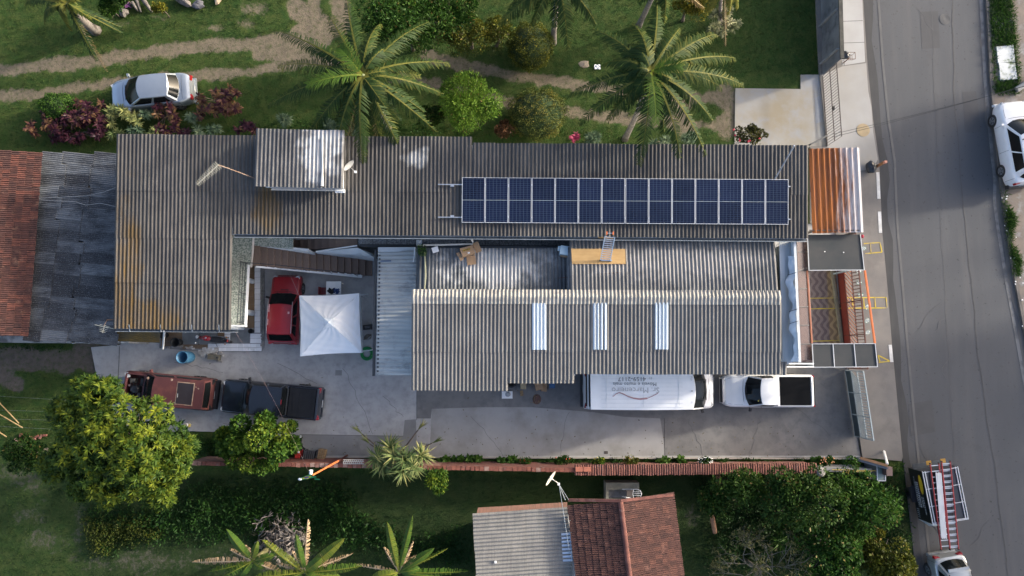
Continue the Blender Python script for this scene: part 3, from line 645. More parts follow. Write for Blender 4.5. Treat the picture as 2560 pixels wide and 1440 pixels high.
MB().tube([rw(408, 828)+Vector((0, 0, -.1)), P(408, 862, 2.6), P(407, 872, 2.3)], .045).build('downpipe', WHITE, house, world=True)
MB().tube([P(634, 590, 4.95), P(632, 625, 4.0), P(628, 667, 2.9)], .05).build('downpipe', MAT('cream_pipe', (.60, .53, .46), rough=.5), house, world=True)
# raised tank room on the roof
tw = [P(652, 333, 6.2), P(852, 336, 6.2), P(850, 462, 6.2), P(653, 460, 6.2)]
prism(tw, 4.7, [6.28, 6.28, 6.08, 6.08]).build('tank_room_wall', PLASTER, house, world=True)
PLT = (P(640, 322, 6.55).y, 6.55, .09)
roof_sheets(house, PP(640, 321, PLT), PP(861, 326, PLT), PP(641, 466, PLT), [0, 1], ROOFT, name='tank_room_sheet')
gutter(house, PP(676, 470, PLT)+Vector((0, 0, -.14)), PP(858, 473, PLT)+Vector((0, 0, -.14)), .12, .08, MAT('pale_zinc', (.5, .5, .48), (.4, .4, .38), rough=.5), MATS['pale_zinc'])
MB().box((0, 0, .0), (.42, .14, .12)).build('gutter_outlet', WHITE, house).location = PP(848, 476, PLT)+Vector((0, 0, -.16))-house.location
MB().tube([PP(806, 345, PLT)+Vector((0, 0, .05)), PP(807, 415, PLT)+Vector((0, 0, .05)), PP(806, 466, PLT)+Vector((0, 0, .05))], [.03, .03, .07]).build('vent_pipe', MAT('pale_pipe', (.55, .54, .51), rough=.6), house, world=True)
# balcony floor, columns and railing
bal = [P(575, 588, 2.75), P(632, 588, 2.75), P(633, 612, 2.75), P(628, 660, 2.75), P(621, 662, 2.75), P(613, 812, 2.75), P(575, 812, 2.75)]
mb = MB(); pts = list(reversed(bal)); mb.slab(pts, .18); bo = mb.build('balcony_floor', SPECK, house, world=True)
MB().bar(P(622, 662, 2.74), P(614, 812, 2.74), .06, .2).build('balcony_edge', WHITE, house, world=True)
MB().bar(P(575, 814, 2.74), P(616, 815, 2.74), .08, .2).build('balcony_edge', WHITE, house, world=True)
mb = MB().slab([P(x, y, 2.72) for x, y in ((633, 613), (731, 622), (731, 586), (633, 586))], .16); mb.build('landing_floor', SPECK, house, world=True)
prism([P(632, 614, 2.6), P(770, 628, 2.6), P(770, 622, 2.6), P(632, 609, 2.6)], 0).build('stair_wall', PLASTER, house, world=True)
mb = MB().slab([P(x, y, 2.9) for x, y in ((895, 612), (1425, 617), (1425, 586), (895, 586))], .16); mb.build('walkway_floor', SPECK2, house, world=True)
for i, x in enumerate(np.linspace(897, 1425, 16)):
    MB().bar(P(x, 611+.01*(x-895), 2.905), P(x, 592, 2.905), .02, .006).build('floor_joint', STEELD, house, world=True)
MB().bar(P(900, 613, 3.0), P(1425, 617, 3.0), .10, .12).build('walkway_edge', STEELD, house, world=True)
MB().tube([P(900, 616, 3.0), P(1425, 622, 3.0)], .03).build('walkway_pipe', STEELD, house, world=True)
for x, y, r in ((633, 704, .13), (633, 783, .15), (608, 820, .12)):
    b = P(x, y); MB().lathe((0, 0, 0), [(r, 0), (r, 2.58), (0, 2.58)], 16).build('column', PLASTB, house, True).location = Vector((b.x, b.y, 0))-house.location
for h in (.3, .6, .92):
    MB().tube([P(620, 660, 2.75)+Vector((0, 0, h)), P(612, 810, 2.75)+Vector((0, 0, h))], .018, 5).build('rail', STEELD, house, world=True)
for y in (660, 735, 808):
    b = P(620-(y-660)*.053, y, 2.75); MB().tube([b, b+Vector((0, 0, .95))], .02, 5).build('rail_post', STEELD, house, world=True)
# stairs down from the balcony
st = thing('outer_stair', 'brown plank stair climbing from the yard up to the balcony', 'staircase', P(780, 660, 0))
N = 17
for i in range(N):
    f0, f1 = i/N, (i+1)/N; z = 2.75-(i+.5)*2.72/N
    q = [(632+298*f0, 612+30*f0), (632+298*f1, 612+30*f1), (632+298*f1, 664+26*f1), (632+298*f0, 664+26*f0)]
    MB().slab([P(*c, z) for c in reversed(q)], .17).build('tread', TREAD, st, world=True)
pa = [P(692, 669, 2.0), P(905, 691, .2)]
MB().bar(pa[0], pa[1], .16, .1).build('stringer', WHITE, st, world=True)
MB().bar(P(640, 667, 2.7), P(692, 671, 2.1), .08, .12).build('stringer', WHITE, st, world=True)
MB().tube([P(598, 655, 3.65), P(700, 663, 2.95), P(900, 686, 1.0)], .02, 5).build('handrail', STEELD, st, world=True)
for f in (.35, .65, .95):
    b = P(692+213*f, 669+22*f, 2.1-1.85*f); MB().tube([b, b+Vector((0, 0, .7))], .015, 5).build('rail_post', STEELD, st, world=True)
s2 = thing('inner_stair', 'brown plank stair descending beside the house wall under the gutter', 'staircase', P(812, 605, 0))
N = 9
for i in range(N):
    f0, f1 = i/N, (i+1)/N; z = 1.2+(i+.5)*1.6/N
    q = [(733+160*f0, 582), (733+160*f1, 582), (733+160*f1, 627-12*f1), (733+160*f0, 627-12*f0)]
    MB().slab([P(*c, z) for c in reversed(q)], .2).build('tread', TREAD, s2, world=True)
prism([P(786, 630, 1.9), P(893, 619, 2.9), P(930, 634, 2.2), P(930, 640, 2.2), P(880, 636, 2.0)], 0).build('side_wall', PLASTB, s2, world=True)
MB().bar(P(790, 629, 1.95), P(893, 614, 2.95), .06, .05).build('wall_capping', WHITE, s2, world=True)
# ---- workshop
ws = thing('workshop', 'workshop with pale ridge caps, grey corrugated roof and three skylights', 'workshop', P(1500, 780, 0))
PLS = (P(1500, 740, 5.15).y, 5.15, .10); PLN = (P(1500, 740, 5.15).y, 5.15, -.10)
sp = lambda x, y: PP(x, y, PLS); np_ = lambda x, y: PP(x, y, PLN)
SKY3 = [(1330, 1366), (1482, 1517), (1635, 1671)]
t0 = (874-752)/(935-752)
nwp, nep = sp(1029, 752), sp(1953, 756)
roof_sheets(ws, sp(1029, 752), sp(1271, 753), sp(1031, 976), [0, .546, 1], ROOFW)
roof_sheets(ws, sp(1271, 753), sp(1436, 753.5), sp(1272, 958), [0, .595, .93, 1], ROOFW)
roof_sheets(ws, sp(1436, 753.5), sp(1954, 756), sp(1437, 934.5), [0, .66, 1], ROOFW)
SKYM = MAT('translucent_skylight', (.56, .62, .66), (.50, .57, .62), sc=1.2, rough=.25, spec=.6)
for a, b in SKY3:
    up = Vector((0, 0, .035)); roof_sheets(ws, sp(a, 757)+up, sp(b, 757)+up, sp(a+.5, 874)+up, [0, 1], SKYM, name='skylight', prof='trap', amp=.02, pitch=.16)
roof_sheets(ws, np_(1426, 731), np_(1946, 731), np_(1424, 601), [0, .55, 1], ROOFW)
def ridge(par, a, b, wd, pl1, pl2, mat):
    X = (b-a); L = X.length; X.normalize(); n = round(L/.177); pt = L/n; Yd = Vector((0, 0, 1)).cross(X).normalized(); i = 0; Pi = parent_matrix(par).inverted(); cache = {}
    while i < n:
        w = min(6, n-i)
        if w not in cache:
            mb = MB(); prof = [(-wd, -.045), (-wd*.5, -.01), (-.07, .03), (0, .045), (.07, .03), (wd*.5, -.01), (wd, -.045)]
            mb.grid(lambda u, v: (u*w*pt, prof[round(v*6)][0], prof[round(v*6)][1]+.03+.026*math.cos(2*math.pi*u*w+math.pi)), w*8, 6)
            cache[w] = mb.mesh('cap', True)
        link_mesh('ridge_cap', cache[w], mat, par, Pi @ frame(a+X*(i*pt)+Vector((0, 0, random.uniform(0, .006))), X, Yd, Vector((0, 0, 1)))); i += w
ridge(ws, sp(1029, 741), sp(1952, 744), .33, None, None, RIDGE)
# lower mottled roof section, dark slip and walls
PLL = (P(1240, 725, 4.35).y, 4.35, -.06); lp = lambda x, y: PP(x, y, PLL)
roof_sheets(ws, lp(1066, 727), lp(1425, 727), lp(1064, 621), [0, 1], ROOFN)
roof_sheets(ws, lp(1042, 727)-Vector((0, 0, .05)), lp(1065, 727)-Vector((0, 0, .05)), lp(1042, 628)-Vector((0, 0, .05)), [0, 1], MAT('dark_grey_sheet', (.06, .07, .08), (.04, .048, .055), rough=.7), pitch=.2)  # narrow strip of darker grey sheet
prism([sp(1040, 762), sp(1945, 764), sp(1945, 918), sp(1440, 918), sp(1440, 940), sp(1042, 950)], 0, [4.85, 4.85, 4.45, 4.45, 4.42, 4.38]).build('wall', PLASTER, ws, world=True)
prism([lp(1070, 735), lp(1945, 735), lp(1945, 640), lp(1070, 640)], 0, [4.12]*4).build('wall', PLASTER, ws, world=True)
prism([P(1420, 725, 4.95), P(1424.5, 725, 4.95), P(1424.5, 618, 4.75), P(1420, 618, 4.75)], 3.8).build('step_wall', WALLG, ws, world=True)
gutter(ws, P(1068, 618, 4.12), P(1424, 622, 4.12), .14, .08, GUTTER, GUTTER)
# street parapet: flashing trough, wall, tarp
tr = [P(1948, 602, 4.80), P(1976, 602, 4.78), P(1986, 905, 4.55), P(1957, 915, 4.55)]
mb = MB(); n = 8
for s0, s1, zz in ((0, .45, 0), (.45, 1, -.03)):
    q = [tr[0].lerp(tr[1], s0), tr[0].lerp(tr[1], s1), tr[3].lerp(tr[2], s1), tr[3].lerp(tr[2], s0)]
    mb.slab([v+Vector((0, 0, zz)) for v in reversed(q)], .03)
mb.build('flashing', MAT('pale_zinc_flashing', (.48, .51, .52), (.36, .39, .40), sc=.8, stretch=(2, .5, 1), rough=.6), ws, world=True)
prism([P(1984, 600, 5.1), P(1990, 600, 5.1), P(2003, 906, 5.05), P(1996, 906, 5.05)], 0).build('parapet', PLASTB, ws, world=True)
TARPW = MAT('white_tarp', (.66, .68, .69), (.54, .57, .59), sc=3, rough=.5, bump=.4, bs=5)
mb = MB(); y_ = np.linspace(640, 904, 30)
def tarp(u, v):
    i = u*29; y = 640+264*u; wv = 5*math.sin(u*17)+3*math.sin(u*41+1); x = (1966+u*18+wv) + v*(18+2*math.sin(u*9)); x = min(x, 1984.5+.042*(y-600))
    return P(x, y, 4.86+.25*v+.03*math.sin(u*60+v*7))
mb.grid(tarp, 58, 4); mb.build('tarp', TARPW, ws, True, world=True)
for y in (684, 775, 805): MB().tube([P(1966+.05*(y-640), y+4, 5.0), P(1988+.04*(y-600), y-3, 5.18)], .012, 4).build('tie_cable', BLACK, ws, world=True)
roof_sheets(ws, P(1950, 905, 4.62), P(1968, 905, 4.62), P(1952, 938, 4.5), [0, 1], ROOFW, name='eave_piece')
# zinc lean-to in the yard
PLZ = 3.3
lz = thing('zinc_lean_to', 'pale zinc corrugated lean-to roof between the yard and the workshop', 'lean-to roof', P(985, 780, 0))
roof_sheets(lz, P(945, 628, 3.4), P(940, 938, 3.4), P(1041, 628, 3.65), [0, 1], ZINC, pitch=.19, amp=.026, waves=5, name='zinc_sheet')
MB().bar(P(939, 625, 3.3), P(934, 940, 3.3), .10, .12).build('gutter', STEELD, lz, world=True)
MB().slab([P(x, y, 3.55) for x, y in ((945, 629), (1036, 629), (1036, 618), (945, 618))], .25).build('wall_head', PLASTB, lz, world=True)
for y in (640, 790, 930): b = P(944, y, 3.2); MB().box((b.x, b.y, 1.6), (.1, .1, 3.2)).build('post', STEELD, lz, world=True)
MB().bar(P(950, 638, 3.35), P(945, 936, 3.35), .08, .12).build('beam', STEELD, lz, world=True)
# ---- neighbour house, west: clay tiles and the blue-grey small-wave sheets
nb = thing('neighbour_house', 'low house at the west with an old clay tile roof', 'house', P(-60, 600, 0))
tile_roof(nb, P(-52, 371, 3.95), P(-92, 838, 3.95), P(104, 386, 3.35), 46, 8, TILE1, lim=300)
prism([P(-420, 380, 3.2), P(80, 395, 3.2), P(50, 828, 3.2), P(-420, 828, 3.2)], 0).build('wall', WALLG, nb, world=True)
tile_roof(nb, P(-52, 371, 3.95), P(-92, 838, 3.95), P(-300, 371, 3.1), 46, 12, TILE1, lim=0)
lt = thing('blue_grey_shed', 'shed roofed with patched blue-grey small-wave sheets beside the clay tile roof', 'shed', P(180, 620, 0))
ny_ = 17
for j in range(ny_):
    y0 = 378+j*(472/ny_); y1 = y0+472/ny_+1.5
    xl = lambda y: 106-(y-378)*.100
    cuts = [xl(y0), xl(y0)+62-j*.6+random.choice((0, 0, 9, -12)), xl(y0)+124-j*.6+random.choice((0, 0, -8, 6)), 296]
    for c0, c1 in zip(cuts[:-1], cuts[1:]):
        zz = lambda x: 3.05-(x-60)/230*.18
        roof_sheets(lt, P(c0, y0, zz(c0)), P(c0-4.8, y1, zz(c0)), P(c1+3, y0, zz(c1)+.015), [0, 1], LEAN, pitch=.098, amp=.013, waves=40, seg=6, name='wave_sheet', jit=.015)
roof_sheets(lt, P(292, 827, 2.78), P(292, 853, 2.7), P(400, 828, 2.72), [0, 1], MAT('mossy_sheet', (.13, .085, .02), (.07, .06, .035), sc=1.4, rough=.85), pitch=.098, amp=.013, waves=40, seg=6, name='wave_sheet')
prism([P(70, 395, 2.6), P(285, 395, 2.6), P(285, 838, 2.6), P(50, 838, 2.6)], 0).build('wall', WALLG, lt, world=True)
prism([P(-10, 838, 1.9), P(325, 848, 1.9), P(322, 858, 1.9), P(-10, 856, 1.9)], 0).build('wall', MAT('flaking_wall', (.34, .34, .33), (.13, .13, .13), sc=1.8, rough=.9, lo=.45, hi=.6), lt, world=True)
PEEL = MAT('flaking_paint_patch', (.62, .64, .64), (.45, .46, .46), sc=4, rough=.85)
for i in range(26):
    x = random.uniform(170, 325); b = P(x, 848+random.uniform(0, 8), 1.91); w = random.uniform(.1, .28)
    MB().box((0, 0, 0), (w, random.uniform(.08, .16), .03), rz=random.uniform(-.2, .2)).build('stone', PEEL, lt).location = b-lt.location
# ---- south house
sh = thing('south_house', 'small house south of the wall with red clay tiles and a grey corrugated half', 'house', P(1450, 1400, 0))
def sz(v): return v
A_ = P(1420, 1252, 3.3); Rr_ = P(1551, 1254, 3.8); E_ = P(1682, 1239, 3.3)
sv = (P(1574, 1440, 3.8)-Rr_); ext = 1.28
tile_roof(sh, Rr_, Rr_+sv*ext, A_, 24, 8, TILE2, lim=150)
tile_roof(sh, Rr_+Vector((.0, .05, 0)), Rr_+sv*ext, E_, 24, 8, TILE2, lim=150)
for i in range(14):
    a = Rr_+sv*ext*(i/14); b = Rr_+sv*ext*((i+1.12)/14); up = Vector((0, 0, .03+.012*(i % 2)))
    mb = MB(); d = (b-a).normalized(); s = d.cross(Vector((0, 0, 1))).normalized()
    mb.grid(lambda u, v: a.lerp(b, u)+s*(.12*math.cos(math.pi*v))+Vector((0, 0, .08*math.sin(math.pi*v)))+up, 1, 6); mb.build('ridge_tile', TILE3, sh, True, world=True)
for i in range(9):
    a = A_.lerp(Rr_, i/9); b = A_.lerp(Rr_, (i+1)/9); MB().bar(a+Vector((0, .05, .06)), b+Vector((0, .05, .06)), .13, .07).build('verge_tile', TILE3, sh, world=True)
    a = Rr_.lerp(E_, i/9); b = Rr_.lerp(E_, (i+1)/9); MB().bar(a+Vector((0, .05, .06)), b+Vector((0, .05, .06)), .13, .07).build('verge_tile', TILE3, sh, world=True)
GREYS = weather_roof('sunlit_fibre_cement', (.25, .24, .215), (.185, .18, .168), (.095, .095, .095), streak=.35, rnd=.06)  # beige of the sunlight is put into the sheet colour
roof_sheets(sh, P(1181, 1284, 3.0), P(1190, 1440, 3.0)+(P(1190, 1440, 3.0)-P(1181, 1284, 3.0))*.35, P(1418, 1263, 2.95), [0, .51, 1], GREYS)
u0 = P(1181, 1284, 3.0); u1 = P(1190, 1440, 3.0); k0 = (P(1418, 1263, 2.95)-u0)
for f0, f1 in ((.43, .84),):
    a = u0+k0*.915+(u1-u0)*f0+Vector((0, 0, .03)); b = u0+k0*.915+(u1-u0)*(f1+.06)+Vector((0, 0, .03)); roof_sheets(sh, a, b, a+k0*.10, [0, 1], MAT('bluish_clear_sheet', (.55, .62, .72), (.40, .47, .58), sc=2, rough=.4), name='clear_sheet')
prism([P(1190, 1335, 2.8), P(1672, 1305, 2.8), P(1695, 1478, 2.8), P(1205, 1478, 2.8)], 0, [2.75]*4).build('wall', PLASTER, sh, world=True)
MB().slab([P(1190, 1290, 2.75), P(1418, 1274, 2.75), P(1418, 1256, 2.6), P(1195, 1270, 2.6)], .08).build('wall_top', MAT('bare_brick_course', (.26, .13, .09), (.17, .10, .07), sc=3, stretch=(5, 1, 1), rough=.9), sh, world=True)
b = P(1239, 1404, 3.0); MB().box((0, 0, 0), (.1, .09, .08)).build('roof_fixing', WHITE, sh).location = b+Vector((0, 0, .06))-sh.location
# doors and windows in the walls
WFR = MAT('brown_window_frame', (.12, .07, .05), rough=.6)
def opening(par, a, b, z0, z1, kind='window'):
    a, b = Vector((a.x, a.y, 0)), Vector((b.x, b.y, 0)); d = (b-a).normalized(); n_ = Vector((d.y, -d.x, 0)); c = (a+b)/2+n_*.02; L = (b-a).length; rz = math.atan2(d.y, d.x); zc = (z0+z1)/2
    o = MB().box((0, 0, 0), (L, .06, z1-z0)).build(kind, WFR if kind == 'window' else MAT('grey_roller_door', (.3, .32, .33), rough=.5), par); o.matrix_local = parent_matrix(par).inverted() @ (Matrix.Translation((c.x, c.y, zc)) @ Matrix.Rotation(rz, 4, 'Z'))
    if kind == 'window':
        for s_ in (-1, 1): MB().box((s_*L*.24, -.02, 0), (L*.44, .04, (z1-z0)*.86)).build('pane', GLASSB, o)
        MB().box((0, -.06, -(z1-z0)/2-.03), (L+.12, .14, .06)).build('sill', PLASTER, o)
    else:
        for q in range(7): MB().box((0, -.035, -(z1-z0)/2+(z1-z0)*(q+.5)/7), (L*.97, .02, .05)).build('slat', GSTEEL, o)
sy_ = sp(1440, 940).y; xw = lambda px: sp(px, 918).x
for p0, p1, z0, z1, kd in ((1090, 1150, 1.0, 2.1, 'window'), (1200, 1300, .03, 2.6, 'roller_door'), (1330, 1400, 1.0, 2.1, 'window')):
    f_ = lambda px: sp(1042, 950).lerp(sp(1440, 940), (px-1042)/398.)
    opening(ws, f_(p0), f_(p1), z0, z1, kd)
for p0, p1 in ((1480, 1550), (1620, 1690), (1760, 1830)): opening(ws, sp(p0, 918), sp(p1, 918), 1.2, 2.3)
for p0, p1 in ((340, 380), (420, 460)): opening(house, rw(p0, 800), rw(p1, 800), 3.6, 4.5)
# ------------------------------------------------------------------ solar array
k = NB('solar_cells'); p = k.pos(obj=True); sx = k.n('ShaderNodeSeparateXYZ', {0: p})
PW, PHH = 1.04, 2.09
def gridline(ax, n, size, w):
    t = k.math('MULTIPLY', k.math('ADD', sx.outputs[ax], size/2), n/size); f = k.math('FRACT', t)
    d = k.math('MINIMUM', f, k.math('SUBTRACT', 1.0, f)); return k.mr(d, w*.7, w*1.3, 1., 0.)
CW, CH = PW-.07, (PHH-.09)/2
ln = k.math('MAXIMUM', gridline(0, 6, CW, .035), gridline(1, 12, CH, .05))
cellc = k.mix(k.mr(k.noise(k.pos(), .9, 3), .35, .65), (.003, .006, .022), (.005, .009, .030))
k.link(k.rnd(k.mix(k.math('MULTIPLY', ln, .7), cellc, (.07, .10, .15)), .18), k.b.inputs['Base Color']); k.b.inputs['Roughness'].default_value = .12; k.b.inputs['Specular IOR Level'].default_value = .35
CELLS = k.m
PLP = (PLM[0], PLM[1]+.16, PLM[2])
a0, a1, a2 = PP(1155, 443.5, PLP), PP(1971, 448.5, PLP), PP(1153.5, 556.5, PLP)
nw, X, Yd, Zd, Lu, Lv = basis(a0, a1, a2); pitch = Lu/14; fw = pitch-.022
def panel(i):
    g = .012 if i >= 7 else 0
    c = nw+X*((i+.5)*pitch+g-.006)-Yd*(Lv/2)
    t = thing('solar_panel', ('westernmost' if i == 0 else 'easternmost' if i == 13 else 'dark blue') + ' solar panel of the rooftop row' + (' with silver frame between its like' if 0 < i < 13 else ' with silver frame'), 'solar panel', M=frame(c, X, Yd, Zd), group='solar panels in the rooftop row' if 0 < i < 13 else None)
    if i in (6, 7): t['label'] = 'solar panel beside the wide gap, %s half of the rooftop row' % ('western' if i == 6 else 'eastern'); del t['group']
    return t
PM = {}
def panel_parts(t):
    if not PM:
        h = Lv; w = fw; mb = MB()
        for s in (-1, 1):
            mb.box((s*(w/2-.011), 0, 0), (.022, h, .04)); mb.box((0, s*(h/2-.011), .0005), (w-.044, .022, .04))
        PM['frame'] = mb.mesh('frame'); PM['bar'] = MB().box((0, 0, .008), (w-.044, .016, .012)).mesh('bar')
        PM['half'] = MB().box((0, 0, 0), (w-.042, h/2-.030, .012)).mesh('half')
    link_mesh('frame', PM['frame'], ALUP, t); link_mesh('centre_bar', PM['bar'], GSTEEL, t)
    for s in (-1, 1): link_mesh('cell_half', PM['half'], CELLS, t, Matrix.Translation((0, s*(Lv/4-.005), .006)))
for i in range(14): panel_parts(panel(i))
for nm, yy in (('north', 460.5), ('south', 542.5)):
    a = PP(1095, yy, PLP)-Vector((0, 0, .05)); b = PP(1977, yy+5.3, PLP)-Vector((0, 0, .05))
    t = thing('mounting_rail', '%s aluminium mounting rail running under the solar panels' % nm, 'rail', a)
    MB().bar(a, b, .04, .05).build('rail', ALU, t, world=True)
    for f in [.04]+list(np.linspace(.1, .98, 10)):
        c = a.lerp(b, f); MB().box((c.x, c.y+(.05 if nm == 'south' else -.05), c.z-.05), (.16, .09, .14)).build('hanger_bracket', ALU, t, world=True)
    for i in range(15):
        c = nw+X*(i*pitch)-Yd*(Lv*(.16 if nm == 'north' else .88)); MB().box((c.x, c.y, c.z+.02), (.02, .06, .05)).build('clamp', ALU, t, world=True)
# ------------------------------------------------------------------ street front: canopies and gates
rc = thing('rusty_canopy', 'rust-streaked trapezoid metal canopy against the east end of the long roof', 'canopy', P(2085, 480, 0))
roof_sheets(rc, P(2022, 371, 3.5), P(2149, 369, 3.5), P(2022, 583, 3.35), [0, 1], RUST, pitch=.268, amp=.028, waves=3, prof='trap', name='rusty_sheet')
for q in ((2030, 378), (2142, 378), (2030, 578), (2142, 578)):
    b = P(*q, 3.2); MB().box((b.x, b.y, 1.65), (.09, .09, 3.3)).build('post', IRON, rc, world=True)
for y in (380, 478, 576): MB().bar(P(2024, y, 3.33), P(2148, y, 3.33), .05, .09).build('purlin', IRON, rc, world=True)
POLY = NB('dark_polycarbonate'); kk = POLY
c = kk.mix(kk.mr(kk.noise(kk.pos(), .9, 4), .35, .7), (.035, .042, .046), (.055, .056, .057)); kk.link(c, kk.b.inputs['Base Color']); kk.b.inputs['Roughness'].default_value = .5; kk.b.inputs['Specular IOR Level'].default_value = .2; kk.b.inputs['Alpha'].default_value = .93
POLY = kk.m
def canopy(name, label, quad, z, divs, divdir, post):
    t = thing(name, label, 'canopy', P(sum(q[0] for q in quad)/4, sum(q[1] for q in quad)/4, 0)); q = [P(x, y, z) for x, y in quad]
    MB().slab(list(reversed(q)), .02).build('sheet', POLY, t, world=True)
    for i in range(4):
        if i == 0 and name == 'porch_canopy': continue
        MB().bar(q[i]+Vector((0, 0, .012)), q[(i+1) % 4]+Vector((0, 0, .012)), .026, .06).build('frame_bar', ALUP, t, world=True)
    for f in divs: MB().bar(q[0].lerp(q[1], f)+Vector((0, 0, .014)), q[3].lerp(q[2], f)+Vector((0, 0, .014)), .03, .05).build('divider', ALUP, t, world=True)
    for x, y in post: b = P(x, y, z-.1); MB().box((b.x, b.y, z/2), (.08, .08, z-.06)).build('post', GSTEEL, t, world=True)
    return t
c1 = canopy('porch_canopy', 'plain dark grey polycarbonate canopy beside the rusty canopy', [(2018, 587), (2150, 586), (2160, 675), (2022, 676)], 3.1, [], 0, [(2026, 668), (2152, 668)])
for x, y in ((2062, 629), (2109, 631)): b = P(x, y, 3.12); MB().box((0, 0, 0), (.05, .04, .02)).build('screw_cap', WHITE, c1).location = b-c1.location
c2 = canopy('gate_canopy', 'dark polycarbonate canopy in three framed panes above the gate opening', [(2030, 860), (2187, 859), (2193, 917), (2033, 918)], 3.1, [.33, .665], 0, [(2038, 912), (2182, 911)])
for y, w in ((909, .05), (917, .05)): MB().bar(P(1958, y, 3.6), P(2034, y, 3.2), w, .05).build('support_arm', ALUP, c2, world=True)
# tinted awning over the shop door
aw = thing('shop_awning', 'narrow tinted awning of framed panes along the workshop street wall', 'awning', P(2008, 750, 0))
kk = NB('tinted_pane'); kk.b.inputs['Base Color'].default_value = (.11, .075, .07, 1); kk.b.inputs['Roughness'].default_value = .15; kk.b.inputs['Alpha'].default_value = .72
cuts = [602, 630, 676, 722, 767, 813, 860, 900]
for i, (y0, y1) in enumerate(zip(cuts[:-1], cuts[1:])):
    e0 = lambda y: 1988+.035*(y-600)+2; e1 = lambda y: 2019+.05*(y-600)
    MB().slab([P(e1(y0), y0, 2.9), P(e0(y0), y0, 3.1), P(e0(y1), y1, 3.1), P(e1(y1), y1, 2.9)], .01).build('pane', kk.m, aw, world=True)
    MB().bar(P(e0(y0), y0, 3.12), P(e1(y0), y0, 2.92), .03, .03).build('pane_bar', STEELD, aw, world=True)
MB().bar(P(1990, 602, 3.12), P(2000, 902, 3.12), .06, .05).build('wall_bar', STEELD, aw, world=True)
MB().tube([P(2018, 676, 2.95), P(2030, 858, 2.95)], .045).build('edge_pipe', MAT('faded_orange_pipe', (.36, .14, .08), (.26, .10, .06), rough=.6), aw, world=True)
MB().tube([P(2162, 676, 3.05), P(2187, 858, 3.05)], .06).build('orange_beam', ORANGE, at=P(2162, 676, 3.05), world=True, label='orange steel beam joining the two dark canopies over the pavement', cat='beam')
def gate(name, label, a, b, h, bars, panelm, slatm, barm, nslat, nbar, posts):
    A_, B_ = P(*a, .06), P(*b, .06); t = thing(name, label, 'gate', A_); U = Vector((0, 0, 1)); d = (B_-A_); L = d.length; d.normalize(); nrm = d.cross(U)
    f = lambda s, z: A_+d*s+U*z
    MB().add([f(0, .04)-nrm*.012, f(L, .04)-nrm*.012, f(L, h*.33)-nrm*.012, f(0, h*.33)-nrm*.012, f(0, .04)+nrm*.012, f(L, .04)+nrm*.012, f(L, h*.33)+nrm*.012, f(0, h*.33)+nrm*.012],
        [(0, 1, 2, 3), (7, 6, 5, 4), (3, 2, 6, 7), (0, 4, 5, 1), (1, 5, 6, 2), (0, 3, 7, 4)]).build('lower_panel', panelm, t, world=True)
    for z in (.03, h*.33, h*.66, h): MB().bar(f(0, z), f(L, z), .05, .05 if z != h else .06).build('rail', barm, t, world=True)
    for i in range(posts+1): MB().bar(f(L*i/posts, 0), f(L*i/posts, h), .05, .05).build('stile', barm, t, world=True)
    for i in range(nslat):
        s0 = L*(i+.2)/nslat; s1 = min(L, s0+h*.33*.75); z1 = h*.33+(s1-s0)/.75
        MB().bar(f(s0, h*.335), f(s1, z1), .012, .055).build('diagonal_slat', slatm, t, world=True)
    for i in range(nbar):
        s = L*(i+.5)/nbar; MB().bar(f(s, h*.66), f(s, h), .03, .03).build('upright_bar', barm, t, world=True)
    return t
ga = gate('sliding_gate', 'dark red panelled sliding gate with diagonal slats on the street front', (2087, 600), (2115, 920), 2.2, 0, DRED, MAT('salmon_slat', (.42, .18, .11), (.36, .15, .09), rough=.6), BRNRED, 30, 40, 4)
g2 = gate('driveway_gate', 'blue-grey panelled gate with diagonal slats across the driveway', (2113, 926), (2137, 1090), 1.85, 0, GPANEL, GSTEEL, GSTEEL, 30, 26, 3)
MB().bar(P(2080, 676, .1), P(2110, 905, .1), .14, .16).build('gate_sill', MAT('olive_cement', (.24, .22, .16), (.17, .16, .12), rough=.9), at=P(2080, 676, .1), world=True, label='low cement sill along the foot of the dark red gate', cat='sill')
MB().tube([P(1988, 912, 2.3), P(2080, 918, 2.0), P(2112, 926, 1.9)], .03).build('gate_track', STEELD, at=P(1988, 912, 2.3), world=True, label='thin dark steel track from the canopy to the driveway gate', cat='track')
# ---- north-east boundary wall and garden fence
nw_ = thing('boundary_wall', 'grey concrete panel wall with dark cap beside the pale pavement', 'wall', P(2060, 60, 0))
qa, qb = P(2042, -360), P(2056, 188)
for i in range(6):
    a = qa.lerp(qb, i/6); b = qa.lerp(qb, (i+1)/6); MB().bar((a.x, a.y, 1.05), (b.x, b.y, 1.05), .08, 2.1).build('panel', MAT('concrete_panel', (.20, .205, .21), (.13, .135, .14), sc=.9, rough=.9, bump=.2, rnd=.12, dirt=(.07, .07, .075), dthr=(.5, .7)), nw_, world=True)
    a2 = a.lerp(b, .72)-Vector((.06, 0, 0)); b2 = Vector((a2.x, a2.y+.0, 0)); MB().bar((a2.x-.06, a2.y, .05), (a2.x+.0, a2.y, 2.0), .07, .16).build('buttress', MAT('buttress_concrete', (.26, .27, .275), (.2, .21, .215), rough=.9), nw_, world=True)
    MB().bar((a.x+.05, a.y, 2.13), (b.x+.05, b.y, 2.13), .20, .08).build('capping', MAT('mossy_capping', (.075, .072, .06), (.04, .04, .036), sc=3, rough=.95, bump=.4), nw_, world=True)
fn = thing('iron_fence', 'brown iron bar gate between the concrete wall and the rusty canopy', 'fence', P(2058, 280, 0))
fa, fb = P(2054, 192, .05), P(2066, 366, .05); nb_ = 26
for i in range(nb_+1):
    b = fa.lerp(fb, i/nb_); MB().bar(b, b+Vector((0, 0, 1.75)), .016, .016).build('bar', IRON, fn, world=True)
